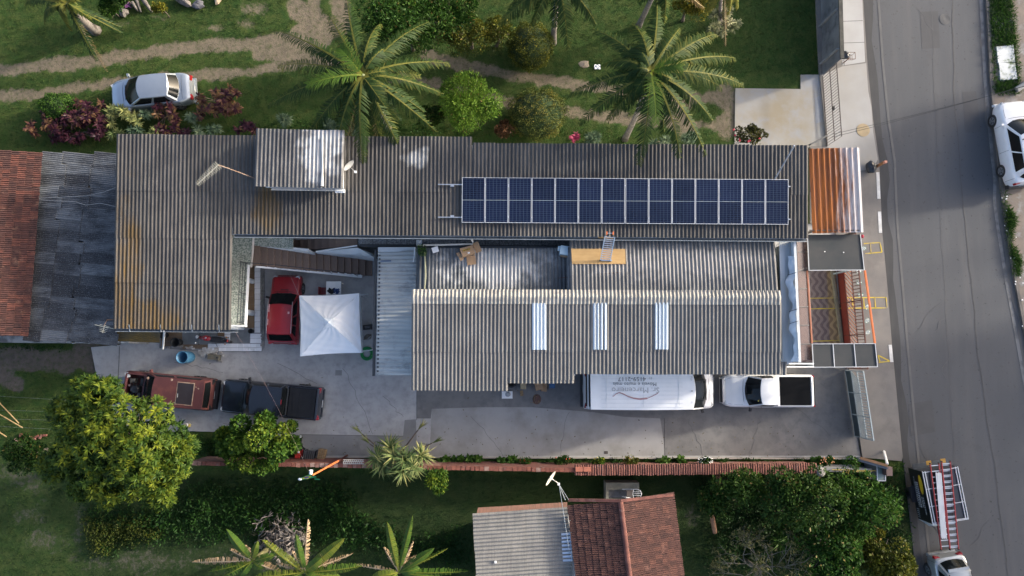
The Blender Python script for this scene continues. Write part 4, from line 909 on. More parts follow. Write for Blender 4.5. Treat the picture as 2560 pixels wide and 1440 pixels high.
for z in (.12, .95, 1.72): MB().bar(fa+Vector((0, 0, z)), fb+Vector((0, 0, z)), .035, .04).build('rail', IRON, fn, world=True)
b = fa.lerp(fb, .55)+Vector((0, 0, 1.0)); MB().box((b.x+.03, b.y, b.z), (.06, .22, .18)).build('lock_box', BLACK, fn, world=True)
MB().bar(P(2024, 362, 2.0), P(2066, 340, 1.9), .07, .2).build('brace', STEELD, fn, world=True)
# ---- brick garden wall with tile capping
gw = thing('garden_wall', 'long brick garden wall capped partly with small clay tiles', 'wall', P(1300, 1160, 0))
WP = [(480, 1158), (650, 1161), (850, 1164), (1100, 1170), (1440, 1176), (2042, 1171)]
wpt = [P(x, y, 1.75) for x, y in WP]
for a, b in zip(wpt[:-1], wpt[1:]): MB().bar((a.x, a.y, .83), (b.x, b.y, .83), .2, 1.66).build('wall_core', BRICK, gw, world=True)
def along(pts, s):
    for a, b in zip(pts[:-1], pts[1:]):
        L = (b-a).length
        if s <= L: return a+(b-a)*(s/L), (b-a).normalized()
        s -= L
    return pts[-1], (pts[-1]-pts[-2]).normalized()
Pi = parent_matrix(gw).inverted()
s = 0; Ltile = sum((b-a).length for a, b in zip(wpt[:-2], wpt[1:-1])); bm_ = [MB().box((0, 0, 0), (.215+dx, .2, .075), taper=.96).mesh('brick') for dx in (0, -.03, .02)]
while s < Ltile:
    c, d = along(wpt, s+.11); z = 1.69+random.uniform(-.006, .01)
    link_mesh('brick', random.choice(bm_), BRICK, gw, Pi @ (Matrix.Translation((c.x, c.y+random.uniform(-.015, .015), z)) @ Matrix.Rotation(math.atan2(d.y, d.x)+random.gauss(0, .03), 4, 'Z'))); s += .232
tmb = MB(); tmb.grid(lambda u, v: ((.062*math.cos(math.pi*v)), -.26+.52*u, .05*math.sin(math.pi*v)-.03*abs(2*u-1)), 2, 6); tmb.grid(lambda u, v: ((.046*math.cos(math.pi*v)), -.26+.52*u, .035*math.sin(math.pi*v)-.03*abs(2*u-1)-.004), 2, 6, flip=True); tme = tmb.mesh('cap', True)
s = 0; L2 = (wpt[-1]-wpt[-2]).length
while s < L2:
    c = wpt[-2].lerp(wpt[-1], s/L2)
    link_mesh('capping_tile', tme, TILE3, gw, Pi @ (Matrix.Translation((c.x, c.y+random.uniform(-.02, .02), 1.70+random.uniform(0, .02))) @ Matrix.Rotation(random.gauss(0, .03), 4, 'Z'))); s += .118
for x in (1448, 1468): c = P(x, 1173, 1.78); MB().box((0, 0, 0), (.36, .22, .05)).build('flat_tile', MAT('bright_clay', (.42, .15, .09), (.34, .12, .08), rough=.9), gw).location = c-gw.location
c = P(2052, 1180, 1.7); MB().lathe((0, 0, 0), [(.2, -.15), (.24, 0), (.15, .1), (0, .12)], 10).build('end_stone', STONE, gw).location = c-gw.location
prism([P(2056, 1170, 1.3), P(2180, 1172, 1.3), P(2180, 1181, 1.3), P(2056, 1179, 1.3)], 0).build('end_wall', WALLG, gw, world=True)
# gate pier east of the wall
gp_ = thing('gate_pier', 'slanting grey wing wall with coping coloured as orange sunlight at the driveway corner', 'pier', P(2185, 1165, 0))
w0, w1 = P(2150, 1146, 1.15), P(2219, 1166, 1.75); sdn = Vector((0, -.16, 0))
mb = MB(); mb.add([(w0.x, w0.y, 0), (w1.x, w1.y, 0), w1, w0, (w0.x, w0.y-.16, 0), (w1.x, w1.y-.16, 0), w1+sdn, w0+sdn], [(0, 3, 2, 1), (4, 5, 6, 7), (3, 7, 6, 2), (1, 2, 6, 5), (0, 4, 7, 3)]); mb.build('wing_wall', MAT('blue_grey_render', (.21, .225, .25), (.17, .18, .2), rough=.9), gp_, world=True)
MB().bar(w0+Vector((0, .03, .02)), w1+Vector((0, .03, .02)), .13, .05).build('coping', MAT('sunlit_orange_coping', (.52, .27, .13), (.44, .22, .10), rough=.85), gp_, world=True)  # sun's orange on the wall top is put into the coping colour
b = P(2221, 1178, 1.5); MB().box((b.x, b.y, .8), (.3, .42, 1.6)).build('pier', MAT('brown_block', (.15, .10, .09), (.11, .08, .075), rough=.9), gp_, world=True)
MB().tube([P(2210, 1128, .15), P(2218, 1160, 1.5)], .06).build('white_post', WHITE, at=P(2210, 1128, .15), world=True, label='leaning white post at the driveway corner', cat='post')
t = thing('meter_box', 'glass-fronted white framed box behind the gate pier', 'meter box', P(2195, 1185, 0)); b = P(2194, 1180, .9)
MB().box((b.x, b.y, .6), (.42, .75, 1.2)).build('box', WALLG, t, world=True)
MB().box((b.x, b.y, 1.21), (.36, .68, .02)).build('pane', MAT('greenish_glass', (.16, .24, .24), (.2, .22, .2), rough=.2), t, world=True)
for dx, dy, w, h in ((-.2, 0, .04, .76), (.2, 0, .04, .76), (0, .37, .44, .04), (0, -.37, .44, .04)): MB().box((b.x+dx, b.y+dy, 1.225), (w, h, .04)).build('frame_bar', ALUP, t, world=True)
t = MB().bar(P(2080, 1174, 1.35), P(2190, 1177, 1.35), .03, .03).bar(P(2105, 1180, 1.35), P(2180, 1177.5, 1.36), .03, .03).build('yellow_rod', MAT('yellow_rod', (.45, .34, .06), (.38, .28, .05), rough=.7), at=P(2080, 1174, 1.35), world=True, label='yellow bent rod lying along the end of the garden wall', cat='rod')
# ------------------------------------------------------------------ porch paving
pf = flat('porch', [(398, 818), (600, 818), (600, 660), (662, 660), (662, 868), (655, 880), (520, 880), (400, 870)], .06, WALLG, th=.08)
TSM = {}
def tiles(x0, y0, x1, y1, nx, ny, mat, z=.085, gap=.012):
    for i in range(nx):
        for j in range(ny):
            a = P(x0+(x1-x0)*i/nx, y0+(y1-y0)*j/ny); b = P(x0+(x1-x0)*(i+1)/nx, y0+(y1-y0)*(j+1)/ny); w, h = b.x-a.x-gap, a.y-b.y-gap
            key = (round(w, 2), round(h, 2))
            if key not in TSM: TSM[key] = {}
            if mat.name not in TSM[key]: TSM[key][mat.name] = MB().box((0, 0, 0), (w, h, .03)).mesh('floor_tile')
            o = link_mesh('floor_tile', TSM[key][mat.name], mat, pf); o.location = ((a.x+b.x)/2, (a.y+b.y)/2, z-.015+random.uniform(-.002, .002))
tiles(621, 664, 637, 820, 1, 8, TBROWN); tiles(638, 666, 652, 832, 1, 12, TWHITE)
tiles(522, 859, 655, 878, 9, 2, TWHITE); tiles(627, 834, 655, 858, 2, 2, TWHITE); tiles(563, 826, 577, 858, 1, 3, TWHITE)
tiles(578, 828, 626, 858, 3, 2, TGREY); tiles(458, 826, 545, 860, 6, 3, TGREY); tiles(404, 828, 457, 866, 4, 3, TBROWN); tiles(546, 828, 562, 842, 1, 1, TBROWN); tiles(458, 861, 520, 872, 5, 1, TBROWN)
def pebbles(n, x0, y0, x1, y1, s0, s1, mat, z=.05):
    for _ in range(n):
        c = P(random.uniform(x0, x1), random.uniform(y0, y1)); w = random.uniform(s0, s1)
        o = MB().box((0, 0, 0), (w, w*random.uniform(.5, .9), .05), taper=.9, rz=random.uniform(-.15, .15)).build('paving_stone', mat, pf); o.location = (c.x, c.y, z+random.uniform(.005, .02))
for y in np.arange(668, 868, 7.5):
    for x in (655.5, 660): 
        c = P(x+random.uniform(-1, 1), y); w = random.uniform(.06, .11); MB().box((0, 0, 0), (w, random.uniform(.1, .16), .05), taper=.92).build('paving_stone', STONE, pf).location = (c.x, c.y, .075+random.uniform(0, .01))
BROKEN = MAT('broken_white_tile', (.50, .50, .49), (.3, .27, .23), sc=4, rough=.6, rnd=.2)
pebbles(26, 500, 873, 560, 893, .07, .2, BROKEN); pebbles(14, 412, 864, 500, 872, .07, .18, BROKEN, .06); pebbles(8, 500, 872, 545, 884, .2, .4, BROKEN, .045)
# ------------------------------------------------------------------ vehicles
def paint(name, c, rough=.35, metal=0., dirt=None, coat=.6, **kw): return MAT(name, c, tuple(x*.93 for x in c), sc=1.5, rough=rough, metal=metal, coat=coat, dirt=dirt, **kw)
def interp(tab, s): return float(np.interp(s, [a for a, b in tab], [b for a, b in tab]))
def car(name, label, cat, front, rear, W, prof, cab, zr, mat, zref=.7, ww=.93, wr=.74, bow=(.16, .10, .05, .10), crown=.05, rec=(), kr=(.70, .5, .78, .35), panes=((.06, .46), (.52, .90)), wheels=(.18, .80), wr_=.31, glass=None, lampf=.30, lampr=.28, mirror=True, zlow=.2, roofmat=None, glassside=None, tail=LAMPR, rearv=(.08, .92), group=None):
    glass = glass or GLASSD; glassside = glassside or GLASSB
    a, b = P(*front, zref), P(*rear, zref); L = (a-b).length; c = (a+b)/2; ang = math.atan2(a.y-b.y, a.x-b.x)
    t = thing(name, label, cat, (c.x, c.y, 0.03 if cat != 'x' else 0), ang, group); X_ = lambda s: L/2-s*L
    def hw(s):
        d0, d1 = s*L, (1-s)*L
        f = kr[0]+(1-kr[0])*math.sqrt(max(0, 1-(1-min(d0/kr[1], 1))**2)); r = kr[2]+(1-kr[2])*math.sqrt(max(0, 1-(1-min(d1/kr[3], 1))**2))
        return W/2*min(f, r)
    ss = sorted(set([round(x, 4) for x in list(np.linspace(0, 1, 25))+[.005, .012, .022, .035, .05, .95, .97, .985, .995]+[q for q, _ in prof]+[v for r in rec for v in (r[0]-.004, r[0]+.004, r[1]-.004, r[1]+.004)]]))
    def depth(s):
        for r in rec:
            if r[0] < s < r[1]: return r[2]
        return 0.
    inner = rec[0][3] if rec else .8
    rings = []
    for s in ss:
        h = hw(s); z = interp(prof, s); d = depth(s); e = .55 if s < .004 or s > .996 else 1.
        zt = zlow+(z-zlow)
        half = [(.88, zlow), (.985, zlow+(zt-zlow)*.22), (1.0, zlow+(zt-zlow)*.5), (.985, zlow+(zt-zlow)*.78), (.95, zlow+(zt-zlow)*.94), (.89, zt+.0), (inner, zt+.012-(0)), (inner-.02, zt+.014-d), (.4, zt+.03*(d == 0)-d), (0, zt+.04*(d == 0)-d)]
        rings.append([(X_(s), y*h, zz) for y, zz in half]+[(X_(s), -y*h, zz) for y, zz in reversed(half[:-1])])
    mb = MB(); n = len(rings[0]); vs = [v for r in rings for v in r]
    fs = [(i*n+j, i*n+j+1, (i+1)*n+j+1, (i+1)*n+j) for i in range(len(rings)-1) for j in range(n-1)]
    fs += [(i*n+n-1, i*n, (i+1)*n, (i+1)*n+n-1) for i in range(len(rings)-1)]
    fs += [tuple(range(n-1, -1, -1)), tuple(range((len(rings)-1)*n, len(rings)*n))]
    mb.add(vs, fs); body = mb.build('body', mat, t, 'auto')
    s0, s1, s2, s3 = cab; yb0, yb3 = hw(s0)*ww, hw(s3)*ww; yr = W/2*wr; zb0, zb3 = interp(prof, s0)+.0, interp(prof, s3)+.0
    V = Vector
    def wsf(u, v):
        return V(((X_(s0)-bow[0]*u*u)*(1-v)+(X_(s1)-bow[1]*u*u)*v, u*(yb0*(1-v)+yr*v), zb0*(1-v)+(zr+crown*(1-u*u))*v+.03*math.sin(math.pi*v)*(1-u*u)))
    def rsf(u, v):
        return V(((X_(s3)+bow[3]*u*u)*(1-v)+(X_(s2)+bow[2]*u*u)*v, u*(yb3*(1-v)+yr*v), zb3*(1-v)+(zr+crown*(1-u*u))*v))
    def ssf(sd):
        def f(u, v):
            lo = V((X_(s0)-bow[0], yb0, zb0)).lerp(V((X_(s3)+bow[3], yb3, zb3)), u); lo.y = ww*hw(s0+(s3-s0)*u); lo.z = interp(prof, s0+(s3-s0)*u)
            if u == 0: lo.y = yb0
            if u == 1: lo.y = yb3
            hi = V((X_(s1)-bow[1], yr, zr)).lerp(V((X_(s2)+bow[2], yr, zr)), u); hi.z += .02*math.sin(math.pi*u); hi.y *= 1+.03*math.sin(math.pi*u)
            p = lo.lerp(hi, v); p.y += .02*math.sin(math.pi*v); p.y *= sd; return p
        return f
    def rf(a, b):
        u = 2*a-1; q = 1-u*u
        return V(((X_(s1)-bow[1]*u*u)*(1-b)+(X_(s2)+bow[2]*u*u)*b, u*yr*(1+.03*math.sin(math.pi*b)), zr+crown*q+.02*math.sin(math.pi*b)*(1)))
    mb = MB(); mb.grid(lambda a, b: wsf(2*a-1, b), 10, 4, flip=True); mb.grid(lambda a, b: rsf(2*a-1, b), 10, 4)
    for sd in (1, -1): mb.grid(ssf(sd), 12, 4, flip=(sd == 1))
    mb.grid(rf, 12, 12); mb.build('cabin', roofmat or mat, t, 'auto')
    def patch(nm, fn, u0, u1, v0, v1, m, nu=10, nv=3, off=.008, flip=False):
        def g(a, b):
            u, v = u0+(u1-u0)*a, v0+(v1-v0)*b; e = 1e-3; p0 = fn(u, v); nn = (fn(u+e, v)-fn(u-e, v)).cross(fn(u, v+e)-fn(u, v-e)).normalized()
            cc = p0-V((X_((s1+s2)/2), 0, zr*.6))
            return p0+nn*(off if nn.dot(cc) > 0 else -off)
        return MB().grid(g, nu, nv, flip=flip).build(nm, m, t, True)
    patch('windscreen', wsf, -.93, .93, .05, .97, glass); patch('rear_window', rsf, -.86, .86, rearv[0], rearv[1], glass)
    for sd in (1, -1):
        for u0, u1 in panes: patch('side_window', ssf(sd), u0, u1, .10, .90, glassside, 6, 3)
    for sd in (1, -1):
        x = X_(.035); yy = hw(.035)*.74*sd
        zf = interp(prof, .035); MB().box((x-.02, yy, zf-.045), (.22, lampf, .10), rz=-.5*sd*0+(-.45*sd), taper=.85).build('headlight', LAMPW, t)
        zz = interp(prof, .985); MB().box((X_(.988), hw(.985)*.80*sd, zz-.10), (.13, lampr, .18), rz=.25*sd, taper=.9).build('tail_light', tail, t)
        if mirror:
            m_ = MB().box((X_(s0)-.28, (hw(s0)+.09)*sd, zb0+.05), (.12, .2, .13), taper=.8, rz=-.25*sd); m_.build('mirror', mat if mirror is True else mirror, t)
        for s in wheels:
            g = MB().lathe((0, 0, 0), [(wr_*.62, -.09), (wr_*.93, -.1), (wr_, -.06), (wr_, .06), (wr_*.93, .1), (wr_*.62, .09)], 20, axis='Y').build('wheel', RUBBER, t, True)
            g.location = (X_(s), sd*(W/2-.075), wr_-.03)
            rm = MB().lathe((0, 0, 0), [(wr_*.64, .06), (wr_*.60, .092), (wr_*.5, .075), (wr_*.2, .085), (0, .09)], 20, axis='Y'); rm.lathe((0, 0, 0), [(wr_*.64, -.06), (wr_*.60, -.092), (wr_*.5, -.075), (wr_*.2, -.085), (0, -.09)], 20, axis='Y')
            rm.build('rim', RIM, g, True)
            for q in range(5):
                aa = q*2*math.pi/5; MB().bar((.06*math.cos(aa), .094*sd, .06*math.sin(aa)), (wr_*.58*math.cos(aa), .094*sd, wr_*.58*math.sin(aa)), .035, .012).build('spoke', STEELD, g)
    GAPM = MAT('panel_gap', (.02, .02, .022), rough=.9)
    if rec == () or rec[0][0] > .3:
        for sd in (1, -1): MB().tube([(X_(q), sd*hw(q)*.80, interp(prof, q)+.012) for q in np.linspace(.05, s0-.015, 6)], .008, 4).build('panel_gap', GAPM, t)
    MB().tube([(X_(s0-.014)-.10*abs(q)**2*.6, q*hw(s0)*.80, interp(prof, s0-.014)+.03*(1-q*q)+.012) for q in np.linspace(-1, 1, 7)], .010, 4).build('panel_gap', GAPM, t)
    if s3 < .93 and not rec:
        for q0 in (s3+.02,): MB().tube([(X_(q0), q*hw(q0)*.80, interp(prof, q0)+.03*(1-q*q)+.010) for q in np.linspace(-1, 1, 7)], .008, 4).build('panel_gap', GAPM, t)
    for sd in (1, -1):
        for q0 in ((s0+.06), (s0+s3)/2, s3-.03):
            MB().tube([(X_(q0), sd*(hw(q0)*yf+.003), zlow+(interp(prof, q0)-zlow)*zf) for yf, zf in ((.985, .24), (1., .5), (.985, .78), (.95, .94))], .007, 4).build('panel_gap', GAPM, t)
        wp = wsf(-.55*sd, .06)+V((.03, 0, .03)); wq = wsf(.12 if sd > 0 else -.75*sd*-1 if False else .12*sd+.3*(sd < 0), .16)+V((.03, 0, .03)); MB().bar(wp, wq, .022, .018).build('wiper', BLACK, t)
    MB().box((L/2-.02, 0, zlow+.08), (.12, W*.78, .16), taper=.95).build('front_bumper', mat if cat != 'wreck' else BLACK, t)
    MB().box((-L/2+.03, 0, zlow+.08), (.14, W*.84, .18), taper=.95).build('rear_bumper', mat if cat != 'wreck' else BLACK, t)
    MB().box((-L/2-.035, 0, zlow+.28), (.012, .4, .13)).build('number_plate', LAMPW, t)
    return t, X_, hw, L
SILVER = paint('silver_blue_paint', (.36, .40, .44), .3, .6); WHITEP = paint('white_car_paint', (.80, .81, .81), .3); REDP = paint('faded_red_paint', (.27, .013, .02), .4, dirt=(.23, .02, .028), coat=.35)
MAROON = paint('rusted_maroon_paint', (.085, .026, .026), .6, dirt=(.135, .045, .035), coat=.1, bump=.1); NAVY = paint('black_blue_paint', (.012, .016, .024), .22); SILV2 = paint('silver_paint', (.40, .42, .42), .3, .5)
sedan = [(0, .48), (.012, .60), (.03, .68), (.10, .78), (.25, .90), (.30, .94), (.78, .98), (.86, .985), (.95, .96), (.985, .88), (1, .62)]
car('silver_sedan', 'silver sedan parked on the grass track behind the purple shrubs', 'car', (279, 242), (484, 222), 1.70, sedan, (.19, .415, .785, .88), 1.44, SILVER, zref=.6, ww=.90, wr=.72, bow=(.26, .14, .10, .2), crown=.07, kr=(.55, .8, .60, .7))
hatch = [(0, .45), (.012, .62), (.03, .74), (.12, .80), (.26, .87), (.30, .89), (.9, .93), (.98, .90), (1, .55)]
t, X_, hw, L = car('red_hatchback', 'faded red boxy hatchback parked beside the white tent', 'car', (719, 689), (709, 859), 1.52, hatch, (.255, .44, .87, .97), 1.40, REDP, zref=.6, ww=.94, wr=.80, bow=(.10, .06, .02, .03), crown=.03, kr=(.86, .25, .9, .2), mirror=BLACK, panes=((.05, .40), (.45, .66), (.70, .93)))
MB().box((X_(.22), .0, .885), (.05, .42, .012)).build('grille_vent', BLACK, t)
for sd in (1, -1): MB().bar((X_(.40), sd*.62, 1.45), (X_(.86), sd*.62, 1.45), .02, .012).build('roof_strip', MAT('dull_chrome', (.5, .45, .45), rough=.4), t)
for x, y, w, l in ((X_(.5), .55, .06, .4), (X_(.56), -.45, .10, .12), (X_(.7), .57, .04, .3)): MB().box((x, y, 1.452), (l, w, .006)).build('peeled_patch', MAT('peeled_paint', (.6, .42, .42), (.5, .2, .2), sc=12, rough=.8), t)
wreck = [(0, .50), (.01, .70), (.025, .80), (.25, .86), (.27, .87), (.9, .90), (.98, .86), (1, .6)]
t, X_, hw, L = car('rusted_wagon', 'rusty maroon wagon with no bonnet and its engine bay exposed', 'car', (311, 966), (534, 987), 1.66, wreck, (.25, .40, .962, .985), 1.36, MAROON, zref=.6, ww=.95, wr=.84, bow=(.10, .06, .02, .03), crown=.03, kr=(.9, .2, .93, .15), rec=((.045, .235, .45, .80),), mirror=MAROON, panes=((.05, .40), (.45, .9)), tail=BLACK)
ENG = MAT('engine_grey', (.06, .058, .055), (.03, .03, .03), sc=5, rough=.7)
for x, y, z, d in ((.14, .05, .62, (.5, .34, .36)), (.10, -.35, .6, (.3, .25, .3)), (.19, .35, .6, (.22, .28, .28)), (.07, .4, .55, (.24, .24, .2)), (.20, -.3, .6, (.16, .5, .2))): MB().box((X_(x), y, z), d, taper=.8).build('engine_block', ENG, t)
MB().lathe((X_(.15), .05, .80), [(.2, -.05), (.2, .05), (.1, .07), (0, .07)], 16).build('air_filter', BLACK, t, True)
MB().lathe((X_(.08), -.1, .72), [(.05, 0), (.05, .08), (0, .09)], 10).build('filler_cap', MAT('pinkish_metal', (.4, .25, .2), rough=.5), t)
for q in range(4): MB().tube([(X_(.06+.04*q), -.5+.1*q, .7), (X_(.10+.03*q), -.1, .82), (X_(.12+.03*q), .4, .7)], .02, 5).build('hose', BLACK, t)
FRM = MAT('worn_trim', (.38, .30, .22), (.22, .12, .09), sc=6, rough=.8)
MB().box((X_(.764), 0, 1.405), (.88, 1.14, .012)).build('sunroof_frame', FRM, t); MB().box((X_(.764), 0, 1.413), (.80, 1.05, .012)).build('sunroof_glass', MAT('dull_dark_glass', (.035, .03, .035), rough=.35), t)
MB().box((X_(.69), .12, 1.422), (.02, .2, .012)).build('sunroof_handle', LAMPW, t)
for x, y in ((.87, -.35), (.90, -.3), (.86, -.05), (.34, -.6), (.60, -.62), (.60, .55)): MB().lathe((X_(x), y, 1.385), [(.07, 0), (.05, .006), (0, .007)], 7).build('bare_metal_spot', FRM, t)
MB().box((X_(1)-.08, 0, .42), (.24, 1.5, .22), taper=.95).build('rear_bumper', BLACK, t)
MB().box((X_(-.012), .2, .5), (.10, .6, .5)).build('radiator_support', MAT('rust_panel', (.2, .06, .04), rough=.8), t)
pick = [(0, .5), (.01, .72), (.03, .84), (.10, .92), (.24, .98), (.28, .99), (.67, 1.0), (.68, .98), (.97, .98), (.99, .94), (1, .62)]
t, X_, hw, L = car('black_pickup', 'black pickup truck with a canvas bed cover parked behind the rusty wagon', 'pickup truck', (554, 988), (801, 1010), 1.72, pick, (.23, .343, .655, .675), 1.56, NAVY, zref=.75, ww=.95, wr=.80, bow=(.14, .10, .02, .03), crown=.03, kr=(.86, .35, .93, .15), rec=((.69, .965, .12, .86),), mirror=BLACK, panes=((.06, .50), (.55, .93)))
MB().box((X_(.828), 0, .955), (L*.265, 1.46, .10), taper=.985).build('bed_cover', TARPB, t)
for x in (.74, .80, .87, .93): MB().box((X_(x), 0, 1.008), (.03, 1.40, .014)).build('cover_rib', TARPB, t)
MB().box((X_(.66), 0, 1.585), (.03, .25, .02)).build('brake_light', LAMPR, t); MB().box((X_(.683), 0, 1.06), (.06, 1.3, .07)).build('cab_guard', STEELD, t)
sav = [(0, .45), (.01, .62), (.03, .72), (.10, .82), (.26, .93), (.30, .95), (.585, .98), (.60, .96), (.97, .98), (.99, .94), (1, .62)]
t, X_, hw, L = car('white_pickup', 'white small pickup with black bed cover parked behind the lettered van', 'pickup truck', (1807, 977), (2030, 977), 1.68, sav, (.22, .36, .553, .60), 1.48, WHITEP, zref=.7, ww=.92, wr=.76, bow=(.22, .10, .02, .04), crown=.04, rec=((.615, .962, .10, .86),), mirror=BLACK, panes=((.08, .78),), kr=(.68, .6, .93, .15))
MB().box((X_(.788), 0, .94), (L*.335, 1.42, .09), taper=.985).build('bed_cover', MAT('black_vinyl', (.006, .007, .009), rough=.85, bump=.2, bs=6, spec=.08), t)
MB().box((X_(1)-.0, 0, .93), (.05, 1.4, .05)).build('tailgate_trim', BLACK, t); MB().box((X_(.335), .46, 1.42), (.02, .07, .09)).build('sticker', MAT('yellow_sticker', (.5, .45, .08), rough=.6), t)
MB().box((X_(0)+.02, 0, .45), (.08, 1.2, .2)).build('grille', BLACK, t)
# van
van = [(0, .6), (.01, .85), (.03, .98), (.06, 1.06), (.08, 1.12), (.14, 1.22), (.9, 1.25), (.99, 1.25), (1, .7)]
t, X_, hw, L = car('white_van', 'long white delivery van with joinery lettering on its roof under the eave', 'van', (1790, 974), (1461, 974), 1.98, van, (.062, .21, .975, .992), 2.42, WHITEP, zref=1.2, ww=.97, wr=.90, bow=(.20, .13, .01, .01), crown=.07, kr=(.76, .5, .96, .1), mirror=BLACK, panes=((.02, .14),), wheels=(.16, .76), wr_=.34, zlow=.28)
for y in np.linspace(-.78, .78, 9): MB().box((X_(.60), y, 2.455+.06*(1-(y/.9)**2)), (L*.60, .012, .012)).build('roof_rib', MAT('rib_bluish_white', (.64, .68, .70), rough=.4), t)  # ribs in a greyer, bluer white than the body paint
for s in (.33, .59, .86): MB().box((X_(s), 0, 2.505), (.012, 1.55, .012)).build('roof_seam', MATS['rib_bluish_white'], t)
MB().box((X_(.992), 0, 2.30), (.05, 1.75, .14)).build('rear_header', MAT('van_grey_trim', (.45, .48, .5), rough=.5), t); MB().box((X_(1.0)-.03, 0, .45), (.22, 1.8, .12)).build('step_bumper', BLACK, t)
MB().box((X_(.235), 0, 2.51), (.07, .03, .03)).build('aerial', BLACK, t)
def letter(txt, px, py, size, mat, sy=1., rz=math.pi, tt=t, z=2.55):
    c = P(px, py, z); me = text_mesh(txt, size); o = link_mesh('lettering', me, mat, tt)
    o.matrix_local = parent_matrix(tt).inverted() @ (Matrix.Translation(c) @ Matrix.Rotation(rz, 4, 'Z') @ Matrix.Diagonal((sy, 1, 1, 1)))
INK = MAT('dark_lettering', (.10, .11, .12), (.10, .11, .12), rough=.6); INK2 = MAT('faded_lettering', (.42, .41, .40), (.38, .37, .37), rough=.6); INK3 = MAT('swoosh_red', (.36, .18, .18), (.42, .26, .26), rough=.6)
letter('4159-2117', 1580, 947, .30, INK, 1.05); letter('11', 1627, 945, .17, INK); letter('Móveis e muito mais', 1587, 960, .24, INK, 1.06); letter('Sr. Marceneiro', 1589, 975, .38, INK2, 1.02)
letter('Móveis e muito mais', 1729, 974, .16, MAT('pale_lettering', (.45, .46, .47), rough=.6), 1., -math.pi/2, z=2.50); letter('Marceneiro', 1783, 965, .19, MATS['pale_lettering'], 1., -math.pi/2, z=1.16)
mb = MB(); pth = [P(x, y, 2.56) for x, y in ((1532, 992), (1540, 985), (1548, 981.5), (1556, 984), (1570, 991), (1585, 996), (1600, 998), (1618, 996), (1632, 990), (1645, 983))]
for i, (a, b) in enumerate(zip(pth[:-1], pth[1:])): mb.bar(a, b, .03+.008*i*(i < 7), .004)
mb.build('swoosh', INK3, t, world=True)
MB().bar((X_(.125), -.75, 1.32), (X_(.11), -.1, 1.30), .02, .02).build('wiper', BLACK, t); MB().bar((X_(.125), .05, 1.33), (X_(.11), .7, 1.30), .02, .02).build('wiper', BLACK, t)
# white SUV across the road
suv = [(0, .55), (.01, .74), (.03, .84), (.10, .94), (.25, 1.04), (.29, 1.06), (.85, 1.12), (.93, 1.12), (.98, 1.04), (1, .65)]
t, X_, hw, L = car('white_suv', 'white compact SUV with roof bars parked across the road', 'car', (2524, 256), (2560, 462), 1.80, suv, (.23, .44, .89, .965), 1.63, WHITEP, zref=.6, ww=.90, wr=.62, bow=(.28, .15, .10, .2), kr=(.56, .8, .66, .6), panes=((.05, .50), (.53, .92)), wr_=.34, wheels=(.19, .80))
for s in (.52, .72): MB().bar((X_(s), -.55, 1.70), (X_(s), .55, 1.70), .05, .035).build('roof_bar', BLACK, t)
MB().box((X_(1)-.01, 0, .35), (.22, 1.6, .2), taper=.93).build('lower_bumper', BLACK, t)
for sd in (1, -1):
    for s in (.42, .62): MB().box((X_(s), (hw(s)*.985)*sd, .86), (.16, .03, .03)).build('door_handle', WHITEP, t)
# silver hatchback by the verge bottom right
hb = [(0, .5), (.01, .66), (.03, .74), (.12, .84), (.26, .94), (.9, 1.0), (.96, .98), (.985, .9), (1, .6)]
t, X_, hw, L = car('silver_hatchback', 'silver hatchback coupled to the black trailer at the roadside', 'car', (2402, 1577), (2361, 1384), 1.70, hb, (.22, .38, .85, .975), 1.50, SILV2, zref=.6, ww=.88, wr=.70, bow=(.22, .12, .08, .16), kr=(.68, .6, .72, .5), wr_=.32)
MB().box((X_(.87), 0, 1.53), (.16, 1.05, .03), taper=.95).build('spoiler', SILV2, t); MB().bar((X_(.95), -.1, 1.3), (X_(.90), .3, 1.44), .02, .02).build('wiper', BLACK, t)
for sd in (1, -1): MB().bar((X_(.45), .56*sd, 1.57), (X_(.83), .54*sd, 1.57), .04, .03).build('roof_rail', BLACK, t)
# trailer with ladders
tc = P(2345, 1248, 1.6); fr = P(2362, 1330, 1.6); bk = P(2332, 1180, 1.6); ang = math.atan2(fr.y-bk.y, fr.x-bk.x)
TL, TW, TH = 2.55, 1.80, 1.15
tr_ = thing('box_trailer', 'black box trailer with white roof rack and yellow oval emblem', 'trailer', (P(2363, 1238, 1.65).x, P(2363, 1238, 1.65).y, .01), ang)
BLKT = paint('trailer_black', (.016, .017, .022), .3)
bb = MB(); bb.box((0, 0, .45+TH/2), (TL, TW, TH)); bb.build('body', BLKT, tr_)
MB().add([(TL/2, -TW/2, .45), (TL/2, TW/2, .45), (TL/2, TW/2, 1.35), (TL/2, -TW/2, 1.35), (TL/2+.42, -.45, .5), (TL/2+.42, .45, .5), (TL/2+.30, .5, 1.05), (TL/2+.30, -.5, 1.05)], [(4, 5, 6, 7), (0, 4, 7, 3), (1, 2, 6, 5), (3, 7, 6, 2), (0, 1, 5, 4)]).build('nose', MAT('pale_trailer_nose', (.45, .50, .50), rough=.4), tr_)
for s in (-1, 1):
    w_ = MB().lathe((0, 0, 0), [(.18, -.08), (.28, -.08), (.29, 0), (.28, .08), (.18, .08), (0, .06)], 18, axis='Y').build('wheel', RUBBER, tr_, True); w_.location = (0, s*(TW/2+.1), .29)
    MB().box((0, s*(TW/2+.1), .62), (.8, .24, .05)).build('mudguard', BLKT, tr_)
    for yy in (TW/2-.02, TW/2-.14): MB().bar((-TL/2, s*yy, .45+TH+.04), (TL/2, s*yy, .45+TH+.04), .035, .05).build('rack_rail', ALUP, tr_)
